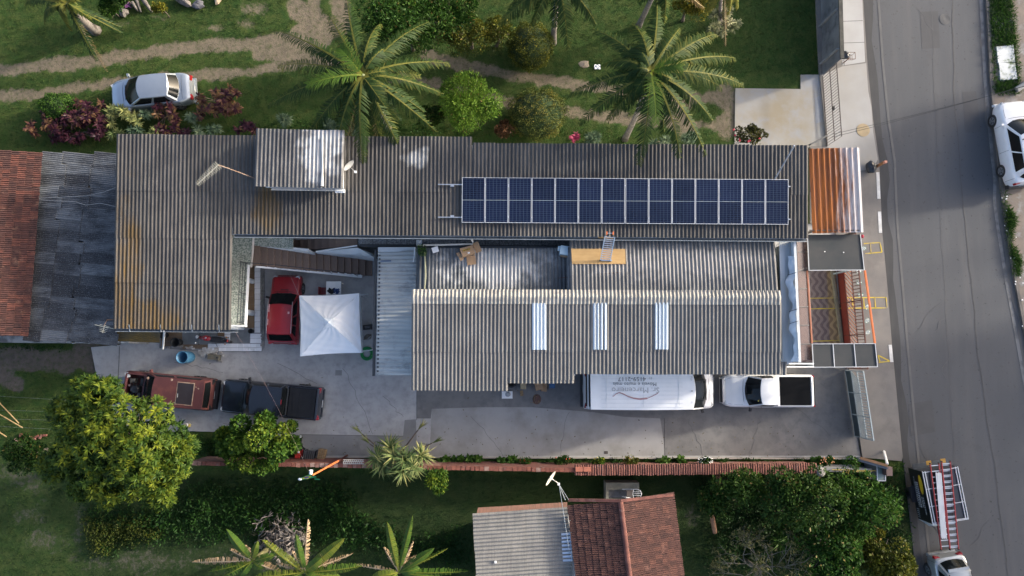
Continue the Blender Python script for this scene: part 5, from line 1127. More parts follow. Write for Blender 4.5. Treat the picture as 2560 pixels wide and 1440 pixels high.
for f in (-.48, -.16, .17, .48, .5): MB().bar((TL*f, -TW/2, .45+TH+.045), (TL*f, TW/2, .45+TH+.045), .03, .03).build('rack_bar', ALUP, tr_)
MB().bar((TL/2+.3, 0, .5), (TL/2+1.3, 0, .5), .08, .08).build('drawbar', STEELD, tr_); MB().bar((TL/2+.2, .35, .5), (TL/2+.9, .03, .5), .05, .05).build('drawbar', STEELD, tr_); MB().bar((TL/2+.2, -.35, .5), (TL/2+.9, -.03, .5), .05, .05).build('drawbar', STEELD, tr_)
MB().lathe((TL/2+.8, .1, .3), [(.05, 0), (.05, .5), (0, .5)], 8).build('jockey_wheel', STEELD, tr_)
ov = MB(); ov.add([(.62+.48*math.cos(q*.2618)-1.2, -TW/2-.006, 1.32+.15*math.sin(q*.2618)) for q in range(24)], [tuple(range(24))]); ov.build('emblem', MAT('emblem_yellow', (.62, .46, .03), rough=.5), tr_)
ov = MB(); ov.add([(.62+.46*math.cos(q*.2618)-1.2, -TW/2-.004, 1.22+.12*math.sin(q*.2618)) for q in range(24)], [tuple(range(24))]); ov.build('emblem_lower_oval', MAT('emblem_maroon', (.10, .02, .02), rough=.5), tr_)  # maroon oval set just below the yellow one
random.seed(5); TXM = MAT('white_print', (.5, .52, .54), rough=.5)
for zz, x0, x1, h in ((1.30, .05, .85, .06), (1.18, .05, .6, .07), (1.0, -.65, .55, .09), (.88, -.65, .6, .06), (.78, -.9, .6, .03)):
    x = x0
    while x < x1:
        w = random.uniform(.04, .09); MB().box((x+w/2, -TW/2-.004, zz), (w, .006, h)).build('print_mark', TXM, tr_); x += w+random.uniform(.02, .05)
for q in range(5): MB().box((.75+.1*q, -TW/2-.004, .62), (.02, .006, .2)).build('vent_slot', TXM, tr_)
for y in (-.1, .5): MB().box((-TL/2-.3, y*1.2-.2, 1.35), (.2, .25, .03)).build('step_plate', MAT('yellow_plate', (.4, .22, .03), rough=.6), tr_)
MB().box((-TL/2-.12, 0, .9), (.25, TW, .03)).build('rear_shelf', GUTTER, tr_)
FIB = MAT('red_fibreglass', (.38, .05, .05), (.32, .04, .04), rough=.45)
def ladder(name, label, a, b, w, nr, railm, rungm, depth=.07, at=None, dbl=False):
    a, b = Vector(a), Vector(b); t = thing(name, label, 'ladder', at or a); d = (b-a).normalized(); s = d.cross(Vector((0, 0, 1))).normalized()
    for q in (-1, 1):
        MB().bar(a+s*q*w/2, b+s*q*w/2, .035, depth).build('rail', railm, t, world=True)
        for e in (a, b): MB().box(tuple(e+s*q*w/2), (.05, .05, depth+.02)).build('foot', BLACK, t, world=True)
    L = (b-a).length
    for i in range(nr):
        c = a+d*(L*(i+.4)/nr)
        MB().bar(c-s*w/2, c+s*w/2, .035, .03).build('rung', rungm, t, world=True)
        if dbl: MB().bar(c-s*w/2+d*.08-Vector((0, 0, .06)), c+s*w/2+d*.08-Vector((0, 0, .06)), .035, .03).build('rung', rungm, t, world=True)
    return t
zt = .45+TH+.11
ladder('extension_ladder', 'red fibreglass ladder on the trailer rack holding the white rails', P(2336, 1158, zt), P(2364, 1374, zt), .42, 15, FIB, ALU)
ladder('extension_ladder', 'red fibreglass extension ladder with doubled rungs on the trailer rack', P(2364.5, 1153, zt+.01), P(2386, 1374, zt+.01), .42, 15, FIB, ALU, dbl=True)
for i in range(6):
    dx = i*2.3; MB().bar(P(2340+dx, 1181+(i % 3), zt+.06), P(2354+dx, 1344+3*(i % 2), zt+.06), .05, .04).build('metal_rail', ALUP, at=P(2340+dx, 1181, zt+.06), world=True, label='white metal rail in the bundle lying inside the red ladder', cat='rail', group='rails bundled on the trailer ladder')
# motorbike
mc = P(536, 851, .4); t = thing('motorbike', 'red and black motorbike standing on the tiled porch', 'motorbike', (mc.x, mc.y, .09), math.pi-.13)
t.rotation_euler = (.10, 0, math.pi-.13)
MRED = paint('bike_red', (.28, .015, .02), .3)
for x in (.66, -.62):
    w_ = MB().lathe((0, 0, 0), [(.22, -.05), (.29, -.05), (.31, 0), (.29, .05), (.22, .05), (.22, -.05)], 22, axis='Y').build('wheel', RUBBER, t, True); w_.location = (x, 0, .31)
    MB().lathe((0, 0, 0), [(.05, -.06), (.05, .06), (0, .06)], 10, axis='Y').build('hub', CHROME, w_)
    for q in range(6): MB().bar((0, 0, 0), (.23*math.cos(q*1.047), 0, .23*math.sin(q*1.047)), .012, .012).build('spoke', CHROME, w_)
def ell(c, r, nu=12, nv=8): return MB().grid(lambda u, v: Vector(c)+Vector((r[0]*math.sin(math.pi*v)*math.cos(2*math.pi*u), r[1]*math.sin(math.pi*v)*math.sin(2*math.pi*u), -r[2]*math.cos(math.pi*v))), nu, nv)
ell((.22, 0, .82), (.28, .15, .13)).build('fuel_tank', MRED, t, True); ell((.20, 0, .93), (.05, .05, .03)).build('filler_cap', CHROME, t, True)
ell((.0, 0, .5), (.25, .16, .2)).build('engine', ENG, t, True)
MB().grid(lambda u, v: Vector((-.05-.75*u, (v-.5)*(.26+.06*math.sin(math.pi*u)), .84+.05*u+.04*math.sin(math.pi*v))), 8, 6).build('seat', BLACK, t, True)
ell((.62, 0, .62), (.28, .08, .06)).build('front_mudguard', MRED, t, True); ell((-.70, 0, .72), (.28, .1, .06)).build('rear_mudguard', BLACK, t, True)
MB().tube([(.45, .38, .98), (.50, .2, 1.04), (.52, 0, 1.02), (.50, -.2, 1.04), (.45, -.38, .98)], .016, 6).build('handlebar', STEELD, t)
for s in (1, -1):
    MB().tube([(.50, s*.08, .95), (.66, s*.08, .32)], .025, 6).build('fork_leg', CHROME, t); MB().tube([(.49, s*.22, 1.03), (.53, s*.33, 1.16)], .008, 5).build('mirror_stem', STEELD, t)
    ell((.54, s*.34, 1.18), (.03, .06, .04)).build('mirror', CHROME, t, True); ell((.44, s*.37, .98), (.06, .02, .02)).build('grip', RUBBER, t, True)
    MB().tube([(-.35, s*.13, .82), (-.62, s*.14, .32)], .025, 6).build('shock', CHROME, t); ell((-.78, s*.18, .78), (.04, .03, .03)).build('indicator', MAT('amber_lens', (.5, .2, .02), rough=.3), t, True)
ell((.66, 0, .90), (.08, .09, .09)).build('headlight', LAMPW, t, True); MB().tube([(.2, -.15, .35), (-.2, -.18, .32), (-.75, -.2, .42)], .04, 8).build('exhaust', CHROME, t)
for y in (-.12, -.04, .04, .12): MB().bar((-.62, y, .93), (-.92, y, .93), .012, .012).build('rack_bar', CHROME, t)
ell((-.86, 0, .78), (.05, .08, .05)).build('tail_light', LAMPR, t, True); MB().tube([(-.05, .12, .3), (-.1, .32, .02)], .012, 5).build('kickstand', STEELD, t)
# ------------------------------------------------------------------ vegetation
def nv(a): return a/(np.linalg.norm(a, axis=1, keepdims=True)+1e-9)
BARK = MAT('grey_bark', (.13, .105, .085), (.075, .06, .05), sc=6, stretch=(1, 1, 4), rough=.95, bump=.5)
PBARK = MAT('ringed_palm_bark', (.24, .215, .19), (.12, .105, .095), sc=2.2, stretch=(.5, .5, 7), rough=.9, bump=.4, dirt=(.05, .045, .04), dsc=4, dthr=(.56, .68))
def trunk(par, base, top, r0, r1, bend=.15, mat=BARK, limbs=0, spread=1.0, crown_c=None):
    base, top = Vector(base), Vector(top); mb = MB(); off = Vector((random.uniform(-bend, bend), random.uniform(-bend, bend), 0)); pts = []; rs = []
    for i in range(8):
        f = i/7; pts.append(base.lerp(top, f)+off*math.sin(math.pi*f)); rs.append(r0*(1-f)+r1*f+(.25*r0 if i == 0 else 0))
    mb.tube(pts, rs, 8)
    for q in range(limbs):
        a = 2*math.pi*q/limbs+random.uniform(-.4, .4); f = random.uniform(.5, .95); s = base.lerp(top, f)+off*math.sin(math.pi*f)
        e = s+Vector((math.cos(a)*spread, math.sin(a)*spread, random.uniform(.25, .7)*spread)); m = s.lerp(e, .5)+Vector((0, 0, .12*spread)); mb.tube([s, m, e], [r1*.9, r1*.6, r1*.25], 6)
    return mb.build('trunk', mat, par, True, world=True)
def crown_pts(n, lobes, r, zmin=-.3):
    li = rng.integers(0, len(lobes), n); L = np.asarray(lobes); d = rdir(n, zmin, 1.); rad = rng.uniform(.55, 1.0, n)[:, None]**.6
    return L[li, :3]+d*L[li, 3:4]*rad, d, li
def lobes_for(c, rx, ry, rz, n, rl):
    out = []
    for i in range(n):
        d = rdir(1, -.15, 1.)[0]; f = random.uniform(.45, .9)
        out.append((c[0]+d[0]*(rx-rl*.6)*f, c[1]+d[1]*(ry-rl*.6)*f, c[2]+d[2]*rz*f*.9, rl*random.uniform(.7, 1.25)))
    return out
def foliage(par, name, mat, lobes, n, lmin, lmax, asp=.45, out=.7, bias=0., kind=None, world=True, sun=.0):
    p, d, li = crown_pts(n, lobes, 1.); dr = nv(d*out+rdir(n)*.8+np.array([0, 0, .1])); nr = nv(d+rdir(n)*.6)
    lobe_t = rng.uniform(-.26, .26, len(lobes))[li]; L = rng.uniform(lmin, lmax, n)*np.repeat(rng.uniform(.7, 1.3, len(lobes)), 1)[li]
    V, Fc = leaf_quads(p, dr, nr, L, L*asp)
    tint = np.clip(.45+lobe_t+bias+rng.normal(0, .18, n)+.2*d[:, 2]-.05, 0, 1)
    Mi = np.array(parent_matrix(par).inverted()); V = V @ Mi[:3, :3].T+Mi[:3, 3]
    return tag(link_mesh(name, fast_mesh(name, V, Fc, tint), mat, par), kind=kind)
def rosettes(par, name, mat, pos, ax, k, L0, L1, W, open_=(.3, 1.2), tint=(.2, .9), world=True, tnt=None, tip=.25):
    n = len(pos); pos = np.repeat(pos, k, 0); axr = nv(np.repeat(ax, k, 0)); m = n*k
    t = rdir(m); rad = nv(t-axr*np.sum(t*axr, 1, keepdims=True)); th = rng.uniform(open_[0], open_[1], m)[:, None]
    d0 = nv(axr*np.cos(th)+rad*np.sin(th)); d1 = nv(axr*np.cos(th*1.5+.25)+rad*np.sin(th*1.5+.25)-np.array([0, 0, .15])); L = rng.uniform(L0, L1, m)[:, None]
    s = nv(np.cross(d0, axr)+1e-6); w = W*rng.uniform(.8, 1.2, m)[:, None]
    p0 = pos; p1 = p0+d0*L*.5; p2 = p1+d1*L*.5
    V = np.stack([p0-s*w*.2, p0+s*w*.2, p1+s*w*.5, p1-s*w*.5, p2+s*w*.5*tip, p2-s*w*.5*tip], 1).reshape(-1, 3)
    b = np.arange(m)[:, None]*6; Fc = np.concatenate([b+[0, 1, 2, 3], b+[3, 2, 4, 5]], 1).reshape(-1, 4)
    tv = np.repeat(rng.uniform(tint[0], tint[1], n), k) if tnt is None else np.repeat(tnt, k)
    tv = np.clip(np.repeat(tv+0, 2)+np.tile([-.04, .06], m)+np.repeat(rng.normal(0, .09, m), 2), 0, 1)
    if par is not None:
        Mi = np.array(parent_matrix(par).inverted()); V = V @ Mi[:3, :3].T+Mi[:3, 3]
    return link_mesh(name, fast_mesh(name, V, Fc, tv), mat, par)
MANGO = LEAF('mango_leaves', (.014, .040, .009), (.052, .095, .012), (.19, .215, .016), .25)
CITRUS = LEAF('round_green_leaves', (.02, .06, .012), (.07, .14, .018), (.24, .29, .03), .3)
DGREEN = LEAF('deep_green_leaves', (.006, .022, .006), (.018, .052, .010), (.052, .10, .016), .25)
MGREEN = LEAF('mid_green_leaves', (.012, .04, .008), (.032, .085, .013), (.075, .15, .022), .3)
YGREEN = LEAF('yellow_green_leaves', (.04, .055, .010), (.10, .115, .014), (.23, .19, .02), .25)
PALMF = LEAF('palm_frond', (.009, .026, .008), (.027, .054, .011), (.15, .145, .028), .2, .6)
PALMY = LEAF('young_palm_frond', (.03, .065, .010), (.055, .11, .015), (.15, .18, .025), .3, .5)
PURP = LEAF('purple_leaves', (.022, .007, .015), (.062, .02, .03), (.19, .115, .045), .2, .4)
DRAC = LEAF('striped_dracaena', (.06, .10, .035), (.15, .19, .07), (.34, .34, .12), .25)
BLUEG = LEAF('grey_green_leaves', (.04, .075, .045), (.09, .14, .08), (.20, .25, .15), .2)
# --- coconut palms
def frond(par, c, tip, rise, droop, nl=62, ll=.74, lw=.062, mat=PALMF, tb=.4, ci=0.):
    c, tip = Vector(c), Vector(tip); m = c.lerp(tip, .5)+Vector((0, 0, rise)); pts = []
    N_ = nl
    q = lambda t: c*(1-t)**2+m*2*t*(1-t)+tip*t*t
    V, F, T = [], [], []
    for i in range(13):
        t0 = i/12; p = q(t0); d = (q(min(1, t0+.02))-q(max(0, t0-.02))).normalized(); s = d.cross(Vector((0, 0, 1))).normalized(); w = .045*(1-t0)+.008
        V += [p-s*w, p+s*w]
        if i: b = len(V); F.append((b-4, b-3, b-1, b-2)); T.append(.95)
    tw = random.uniform(-.5, .5)
    for i in range(N_):
        t0 = .10+.9*i/(N_-1); p = q(t0); d = (q(min(1, t0+.02))-q(max(0, t0-.02))).normalized(); s = d.cross(Vector((0, 0, 1))).normalized(); up = s.cross(d)
        for sd in (1, -1):
            L = ll*(math.sin(math.pi*min(1, .12+.80*t0))**.7)*random.uniform(.65, 1.12)
            if random.random() < .09: continue
            fwd = .55+.6*t0+random.gauss(0, .14); e = (s*sd*math.cos(.15)+d*fwd+up*(.25-droop*.5+tw*sd*.35)).normalized(); p1 = p+e*L*.55; e2 = (e+Vector((random.gauss(0, .12), random.gauss(0, .12), -droop*random.uniform(.6, 1.3)))).normalized(); p2 = p1+e2*L*.45
            ws = d*lw*.5; b = len(V); V += [p-ws*.7, p+ws*.7, p1+ws, p1-ws, p2+ws*.15, p2-ws*.15]; F += [(b, b+1, b+2, b+3), (b+3, b+2, b+4, b+5)]
            tt = tb+random.gauss(0, .12)+.35*max(0, t0-.75); T += [tt, tt+.08]
    Mi = np.array(parent_matrix(par).inverted()); V = np.array([tuple(v) for v in V]) @ Mi[:3, :3].T+Mi[:3, 3]
    return link_mesh('frond', fast_mesh('frond', V, np.array(F), np.clip(T, 0, 1)), mat, par)
DRYF = LEAF('dry_palm_frond', (.10, .065, .03), (.20, .14, .07), (.34, .27, .15), .15, .8)
def palm(name, label, base, cpx, cz, tips, young=(), ll=.74, r=.16, extra=0, tb=.42):
    b = P(*base, 0); c = P(*cpx, cz); t = thing(name, label, 'palm tree', b, group=None)
    trunk(t, b, c-Vector((0, 0, .1)), r, r*.62, .1, PBARK)
    for i, tp in enumerate(tips):
        d = math.hypot(tp[0]-cpx[0], tp[1]-cpx[1]); zt = cz-.4-1.7*min(1, d/230)+random.uniform(-.2, .2)
        frond(t, c+Vector((0, 0, .1)), P(tp[0], tp[1], zt), random.uniform(.9, 1.5), random.uniform(.7, 1.5), ll=ll*random.uniform(.8, 1.05), tb=tb+random.uniform(-.12, .15))
    for tp in young: frond(t, c+Vector((0, 0, .15)), P(tp[0], tp[1], cz+.9), .5, .25, nl=46, ll=ll*.8, lw=.042, mat=PALMY, tb=.35)
    for q in range(3 if extra > 4 else 1):
        a = random.uniform(0, 6.28); rr = random.uniform(1.6, 2.6); frond(t, c, c+Vector((math.cos(a)*rr, math.sin(a)*rr, -2.6)), .1, 1.1, nl=30, ll=ll*.6, lw=.04, mat=DRYF, tb=.4)
    for q in range(extra):
        a = random.uniform(0, 6.28); rr = random.uniform(.8, 2.2); frond(t, c, c+Vector((math.cos(a)*rr, math.sin(a)*rr, -1.6)), .2, .8, nl=34, ll=ll*.8, tb=.2)
    mb = MB(); mb.lathe(tuple(c-Vector((0, 0, .15))), [(.12, -.3), (.2, 0), (.12, .25), (0, .35)], 10); mb.build('crownshaft', MAT('green_shaft', (.12, .15, .05), (.09, .1, .04), rough=.6), t, True, world=True)
    for q in range(4):
        a = random.uniform(0, 6.28); ell(tuple(c+Vector((math.cos(a)*.24, math.sin(a)*.24, -.22))), (.11, .11, .13)).build('coconut', MAT('green_coconut', (.12, .16, .04), (.2, .16, .05), rough=.5), t, True, world=True)
    return t
palm('coconut_palm', 'tall coconut palm overhanging the tank room roof', (972, 322), (908, 190), 7.2,
     [(685, 75), (695, 165), (672, 262), (768, 352), (840, 390), (730, 230), (800, 190), (1060, 280), (1050, 190), (950, 60), (950, 340), (910, 432), (1012, 392), (1092, 330), (1108, 235), (1122, 158), (1072, 55), (868, 0), (822, 35), (760, 120), (1000, 110), (985, 300), (845, 300)], [(768, 212), (850, 120)], extra=16)
palm('coconut_palm', 'tall coconut palm overhanging the solar panel end of the long roof', (1562, 348), (1625, 182), 8.0,
     [(1642, 2), (1482, 72), (1505, 160), (1420, 240), (1448, 308), (1520, 300), (1530, 200), (1580, 60), (1700, 70), (1760, 170), (1780, 300), (1660, 330), (1598, 412), (1700, 392), (1764, 386), (1858, 212), (1808, 222), (1838, 145), (1790, 85), (1560, 110), (1720, 250), (1570, 260)], [(1704, 168), (1640, 310)], extra=16)
palm('coconut_palm', 'coconut palm with a slim ringed grey trunk beside the round topiary', (1383, 108), (1395, -40), 6.0, [(1250, 60), (1420, 120), (1490, 60), (1530, 0), (1290, -60), (1380, -180), (1500, -120), (1270, 20), (1330, 60)], extra=3)
palm('coconut_palm', 'coconut palm with a leaning trunk behind the solar palm', (1596, 66), (1655, -60), 7.0, [(1660, 60), (1560, -10), (1740, -30), (1600, -200), (1720, -160), (1500, -60)], extra=3)
t = palm('bottle_palm', 'small palm with a stout orange-brown trunk on the lawn', (240, 77), (172, 14), 3.4, [(60, 10), (110, 60), (235, 52), (40, -30), (150, -90), (250, -40), (175, 75), (90, -60), (300, -20)], ll=.5, r=.26, extra=3, tb=.62)
t.children[0].data.materials[0] = MAT('orange_trunk', (.38, .20, .09), (.24, .12, .06), sc=2, stretch=(.5, .5, 4), rough=.85)
palm('drying_palm', 'young palm with yellow drying fronds over the pale dracaena', (1800, 60), (1810, -50), 4.0, [(1822, 35), (1770, 30), (1860, -10), (1740, -40), (1830, -120), (1780, -130), (1845, 20)], ll=.5, r=.12, tb=.85)
# --- mango tree
def ptree(name, label, cpx, cz, lob, leafmat, kind, trunk_base=None, r0=.2, cat='tree', **kw):
    c = P(*cpx, cz); b = trunk_base or Vector((c.x, c.y, 0)); t = thing(name, label, cat, b)
    if r0: trunk(t, b, c, r0, r0*.45, .15, limbs=6, spread=kw.get('spread', 1.))
    return t, c
t, c = ptree('mango_tree', 'large mango tree with yellow-green leaf tufts over the driveway end', (300, 1100), 3.6, None, None, None, r0=.24, spread=1.8)
def area(cx, cy, r, z, rl): v = P(cx, cy, z); return (v.x, v.y, v.z, rl)
ml = [area(x, y, 0, z, rl) for x, y, z, rl in ((250, 1000, 4.6, .9), (215, 978, 4.2, .7), (300, 1040, 5.0, 1.0), (200, 1060, 4.4, .95), (165, 1030, 3.8, .7), (380, 1040, 4.6, .85), (420, 1090, 4.3, .8), (460, 1120, 3.8, .55), (350, 1120, 5.2, 1.1), (260, 1120, 5.1, 1.1), (180, 1130, 4.4, .9), (140, 1170, 3.6, .6), (230, 1190, 4.6, .95), (300, 1200, 4.8, 1.0), (380, 1190, 4.6, .95), (435, 1170, 4.2, .7), (400, 1235, 4.0, .65), (270, 1235, 4.0, .6), (340, 1160, 5.2, .9), (440, 1140, 3.9, .6), (260, 1070, 5.2, .9), (205, 1220, 3.7, .55), (120, 1160, 3.3, .35), (335, 1080, 5.3, .8), (272, 972, 4.1, .5))]
p_, d_, li = crown_pts(1500, ml, 1., -.25); tn = np.clip(rng.uniform(.02, .66, len(p_))+.2*d_[:, 2]+.1*d_[:, 0], .02, 1)  # tufts tinted lighter on top and toward the sun, painted-in sunlight
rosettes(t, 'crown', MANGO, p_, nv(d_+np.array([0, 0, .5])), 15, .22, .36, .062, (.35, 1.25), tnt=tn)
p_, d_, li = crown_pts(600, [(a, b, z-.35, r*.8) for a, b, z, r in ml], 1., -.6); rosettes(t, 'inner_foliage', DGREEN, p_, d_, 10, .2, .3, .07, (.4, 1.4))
DEADL = LEAF('dead_leaf', (.08, .055, .02), (.16, .12, .03), (.26, .2, .06), .15)
# --- other trees
def bushy(name, label, px, z, r, mat, n, lmin, lmax, nl=14, rl=.45, flat_=.7, asp=.5, base_z=0., cat='tree', r0=.09, bias=0., group=None, core=0):
    c = P(px[0], px[1], z); rx, ry = r; t = thing(name, label, cat, Vector((c.x, c.y, 0)), group=group)
    if r0: trunk(t, Vector((c.x, c.y, 0)), c, r0, r0*.5, .1, limbs=5, spread=min(rx, ry)*.7)
    lb_ = lobes_for(c, rx, ry, max(.3, z*flat_*.6), nl, rl*min(rx, ry)); lb_ += lobes_for(c, rx*1.12, ry*1.12, max(.3, z*flat_*.5), max(4, nl//2), rl*.45*min(rx, ry))
    foliage(t, 'crown', mat, lb_, n, lmin, lmax, asp, bias=bias)
    if n > 2500:
        mb = MB()
        for q in lb_[::2]: mb.tube([c-Vector((0, 0, z*.3)), Vector(q[:3])*.6+c*.4, Vector(q[:3])+Vector((random.uniform(-.2, .2), random.uniform(-.2, .2), q[3]*1.02))], [.03, .02, .006], 4, cap=False)
        mb.build('twigs', BARK, t, world=True)
        foliage(t, 'dead_leaves', DEADL, lb_, n//28, lmin, lmax, asp)
    return t
c = P(645, 1108, 2.6); t = thing('citrus_tree', 'bright round-leaved tree leaning over the black pickup', 'tree', Vector((c.x, c.y, 0))); trunk(t, Vector((c.x, c.y, 0)), c, .1, .05, .1, limbs=6, spread=1.)
cl_ = [area(x, y, 0, z, r) for x, y, z, r in ((600, 1062, 2.9, .42), (662, 1052, 3.0, .38), (705, 1082, 2.7, .45), (728, 1112, 2.4, .38), (592, 1105, 2.8, .5), (640, 1100, 3.4, .55), (692, 1128, 2.8, .5), (566, 1118, 2.2, .42), (622, 1158, 2.4, .45), (655, 1168, 2.2, .38), (586, 1150, 2.3, .42), (560, 1085, 2.1, .3), (725, 1066, 2.2, .25), (680, 1165, 2.0, .25), (660, 1075, 3.2, .5))]
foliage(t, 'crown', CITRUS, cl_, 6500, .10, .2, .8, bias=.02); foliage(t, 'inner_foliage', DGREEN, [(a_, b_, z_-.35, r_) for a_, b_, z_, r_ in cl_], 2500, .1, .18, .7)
bushy('bamboo_shrub', 'feathery bright green shrub standing between the palm and the topiary', (1172, 262), 2.1, (1.75, 1.75), LEAF('bamboo_leaves', (.03, .08, .012), (.085, .18, .02), (.17, .28, .035), .35), 11000, .10, .22, 20, .42, asp=.24, bias=.12, cat='shrub')
bushy('broadleaf_tree', 'dense green tree at the north edge behind the coconut palm', (1010, 55), 3.2, (2.6, 2.2), MGREEN, 11000, .12, .22, 22, .38, asp=.35, bias=.0)
bushy('yellow_shrub', 'loose olive-yellow shrub east of the dense green tree', (1175, 88), 1.5, (1.7, 1.3), YGREEN, 5000, .08, .16, 14, .42, asp=.4, cat='shrub', bias=-.22)
bushy('broadleaf_tree', 'mid green tree between the dense green tree and the ringed palm', (1120, 20), 2.6, (1.7, 1.3), MGREEN, 6000, .12, .22, 16, .4, asp=.35, bias=-.08)
bushy('border_shrub', 'olive shrub under the ringed palm crown at the lawn edge', (1240, 85), 1.4, (1.0, 1.0), YGREEN, 2800, .08, .16, 10, .45, asp=.4, cat='shrub', bias=-.3)
bushy('border_shrub', 'dark shrub squeezed between the coconut palm and the feathery shrub', (1075, 290), 1.3, (1.1, .8), DGREEN, 3200, .09, .17, 10, .45, cat='shrub', r0=.04, bias=.1)
bushy('border_shrub', 'reddish brown shrub at the eave west of the topiary ball', (1262, 325), .9, (.7, .5), LEAF('reddish_leaves', (.04, .02, .012), (.10, .05, .025), (.2, .1, .05), .2), 1500, .07, .14, 8, .45, cat='shrub', r0=.03)
bushy('border_shrub', 'low dark shrub below the coconut palm crown beside the tank room', (905, 285), 1.0, (.9, .8), DGREEN, 2600, .09, .17, 10, .45, cat='shrub', r0=.04, bias=.1)
bushy('leafy_shrub', 'bright shrub overhanging the top of the dead trunk', (300, -15), 1.3, (.9, .6), MGREEN, 2600, .08, .16, 9, .45, cat='shrub', r0=.03)
bushy('gold_shrub', 'golden-green clipped shrub by the drying palm', (1728, 10), 1.8, (1.15, 1.0), YGREEN, 5000, .07, .13, 14, .45, asp=.5, cat='shrub', bias=.15)
bushy('leafy_shrub', 'small yellow-green shrub among the rocks', (402, 22), .9, (.42, .42), YGREEN, 700, .08, .15, 6, .5, cat='shrub', r0=.03)
bushy('leafy_shrub', 'dark olive shrub cluster west of the rocks', (275, 22), .9, (.75, .8), MGREEN, 2200, .08, .15, 8, .45, cat='shrub', r0=.03)
bushy('garden_shrub', 'dark green bush against the brick rubble west of the mango tree', (62, 1135), 1.6, (1.25, 1.0), DGREEN, 4500, .08, .16, 12, .45, cat='shrub')
bushy('pawpaw_shrub', 'pale green shrub growing over the wall east of the dracaena', (1088, 1205), 1.9, (.62, .70), CITRUS, 1300, .12, .22, 8, .45, asp=.4, cat='shrub', r0=.04)
def topiary(name, label, px, z, r, mat, n, bias=0., asp=.6):
    c = P(px[0], px[1], z*.5); t = thing(name, label, 'shrub', Vector((c.x, c.y, 0)))
    ell((c.x, c.y, z*.5), (r[0]*.9, r[1]*.9, z*.46), 18, 12).build('core', MATS['topiary_core'] if 'topiary_core' in MATS else MAT('topiary_core', (.012, .03, .008), (.02, .04, .01), rough=1), t, True, world=True)
    d = rdir(n, -.35, 1.); bump = 1+.07*np.sin(d[:, 0]*7+d[:, 1]*5)+.06*np.sin(d[:, 1]*13+d[:, 2]*8)+.05*np.sin(d[:, 0]*19-d[:, 1]*15); p = np.array([c.x, c.y, z*.5])+d*np.array([r[0], r[1], z*.5])*(rng.uniform(.86, 1.04, n)*bump)[:, None]
    L = rng.uniform(.05, .10, n); V, Fc = leaf_quads(p, nv(rdir(n)+d*.6), nv(d+rdir(n)*.5), L, L*asp); Mi = np.array(parent_matrix(t).inverted()); V = V @ Mi[:3, :3].T+Mi[:3, 3]
    pat = .2*np.sin(d[:, 0]*3+2)*np.cos(d[:, 1]*4)+.12*np.sin(d[:, 0]*11+4*d[:, 1])
    link_mesh('foliage', fast_mesh('foliage', V, Fc, np.clip(.45+bias+pat+rng.normal(0, .2, n), 0, 1)), mat, t)
OLIVE = LEAF('clipped_olive_leaves', (.03, .055, .014), (.10, .12, .025), (.24, .20, .045), .2)
topiary('round_topiary', 'round clipped topiary ball in front of the long roof', (1342, 288), 1.6, (1.5, 1.35), OLIVE, 9000, .02)
topiary('round_topiary', 'dark round clipped bush beside the ringed palm trunk', (1325, 118), 1.7, (1.2, 1.25), YGREEN, 8000, -.1)
topiary('round_topiary', 'pale green clipped dome behind the purple shrubs', (146, 270), 1.3, (.95, .72), MGREEN, 6000, .22)
# --- purple cordylines and dracaenas along the house
def clump(name, label, spots, mat, k, L0, L1, W, hgt, cat='shrub', open_=(.5, 1.45), tint=(.1, .85), group=None, tip=.45):
    c = P(sum(s[0] for s in spots)/len(spots), sum(s[1] for s in spots)/len(spots), 0); t = thing(name, label, cat, c, group=group); pos, ax = [], []
    for x, y in spots:
        z = hgt*random.uniform(.75, 1.1); v = P(x, y, z); pos.append(v); ax.append(((v.x-c.x)*.25+random.uniform(-.2, .2), (v.y-c.y)*.25+random.uniform(-.2, .2), 1))
        MB().tube([c+Vector((random.uniform(-.1, .1), random.uniform(-.1, .1), 0)), v.lerp(c, .4)+Vector((0, 0, z*.1)), v], [.025, .02, .012], 5).build('stem', BARK, t, world=True)
    pos = np.array([tuple(v) for v in pos]); rosettes(t, 'leaves', mat, np.repeat(pos, 3, 0)-np.c_[np.zeros((len(pos)*3, 2)), np.tile([0, .12, .24], len(pos))], nv(np.repeat(np.array(ax), 3, 0)), k//3, L0, L1, W, open_, tint, tip=tip)
    return t
rs = lambda cx, cy, rx, ry, n: [(cx+random.uniform(-rx, rx), cy+random.uniform(-ry, ry)) for _ in range(n)]
G1 = 'purple'
clump('purple_cordyline', 'small lone purple cordyline at the west end of the shrub row', [(78, 312), (84, 330), (70, 322)], PURP, 24, .25, .36, .09, .9)
clump('purple_cordyline', 'purple cordyline thicket in front of the pale clipped dome', rs(150, 300, 44, 26, 20), PURP, 24, .26, .38, .09, 1.0)
clump('purple_cordyline', 'purple cordyline with pink young leaves next to the yellow dracaena', rs(215, 285, 42, 30, 21), PURP, 24, .26, .38, .09, 1.1)
clump('purple_cordyline', 'dark purple cordyline near the clay tile roof corner', rs(190, 335, 64, 14, 13), PURP, 24, .24, .34, .09, .8, tint=(.0, .45))
clump('purple_cordyline', 'purple and ochre cordyline beside the sedan door', rs(415, 295, 26, 40, 14), PURP, 24, .26, .36, .09, 1.1, tint=(.2, 1.))
clump('purple_cordyline', 'large purple cordyline at the tail of the silver sedan', rs(540, 255, 52, 36, 28), PURP, 24, .26, .38, .09, 1.2, tint=(.25, .95))
clump('purple_cordyline', 'low purple cordyline in the corner by the tank room', rs(618, 318, 24, 10, 6), PURP, 24, .24, .34, .09, .8, tint=(.0, .5))
clump('purple_cordyline', 'dark purple cordyline under the long roof edge', rs(425, 328, 45, 5, 7), PURP, 24, .22, .32, .09, .7, tint=(.0, .5))
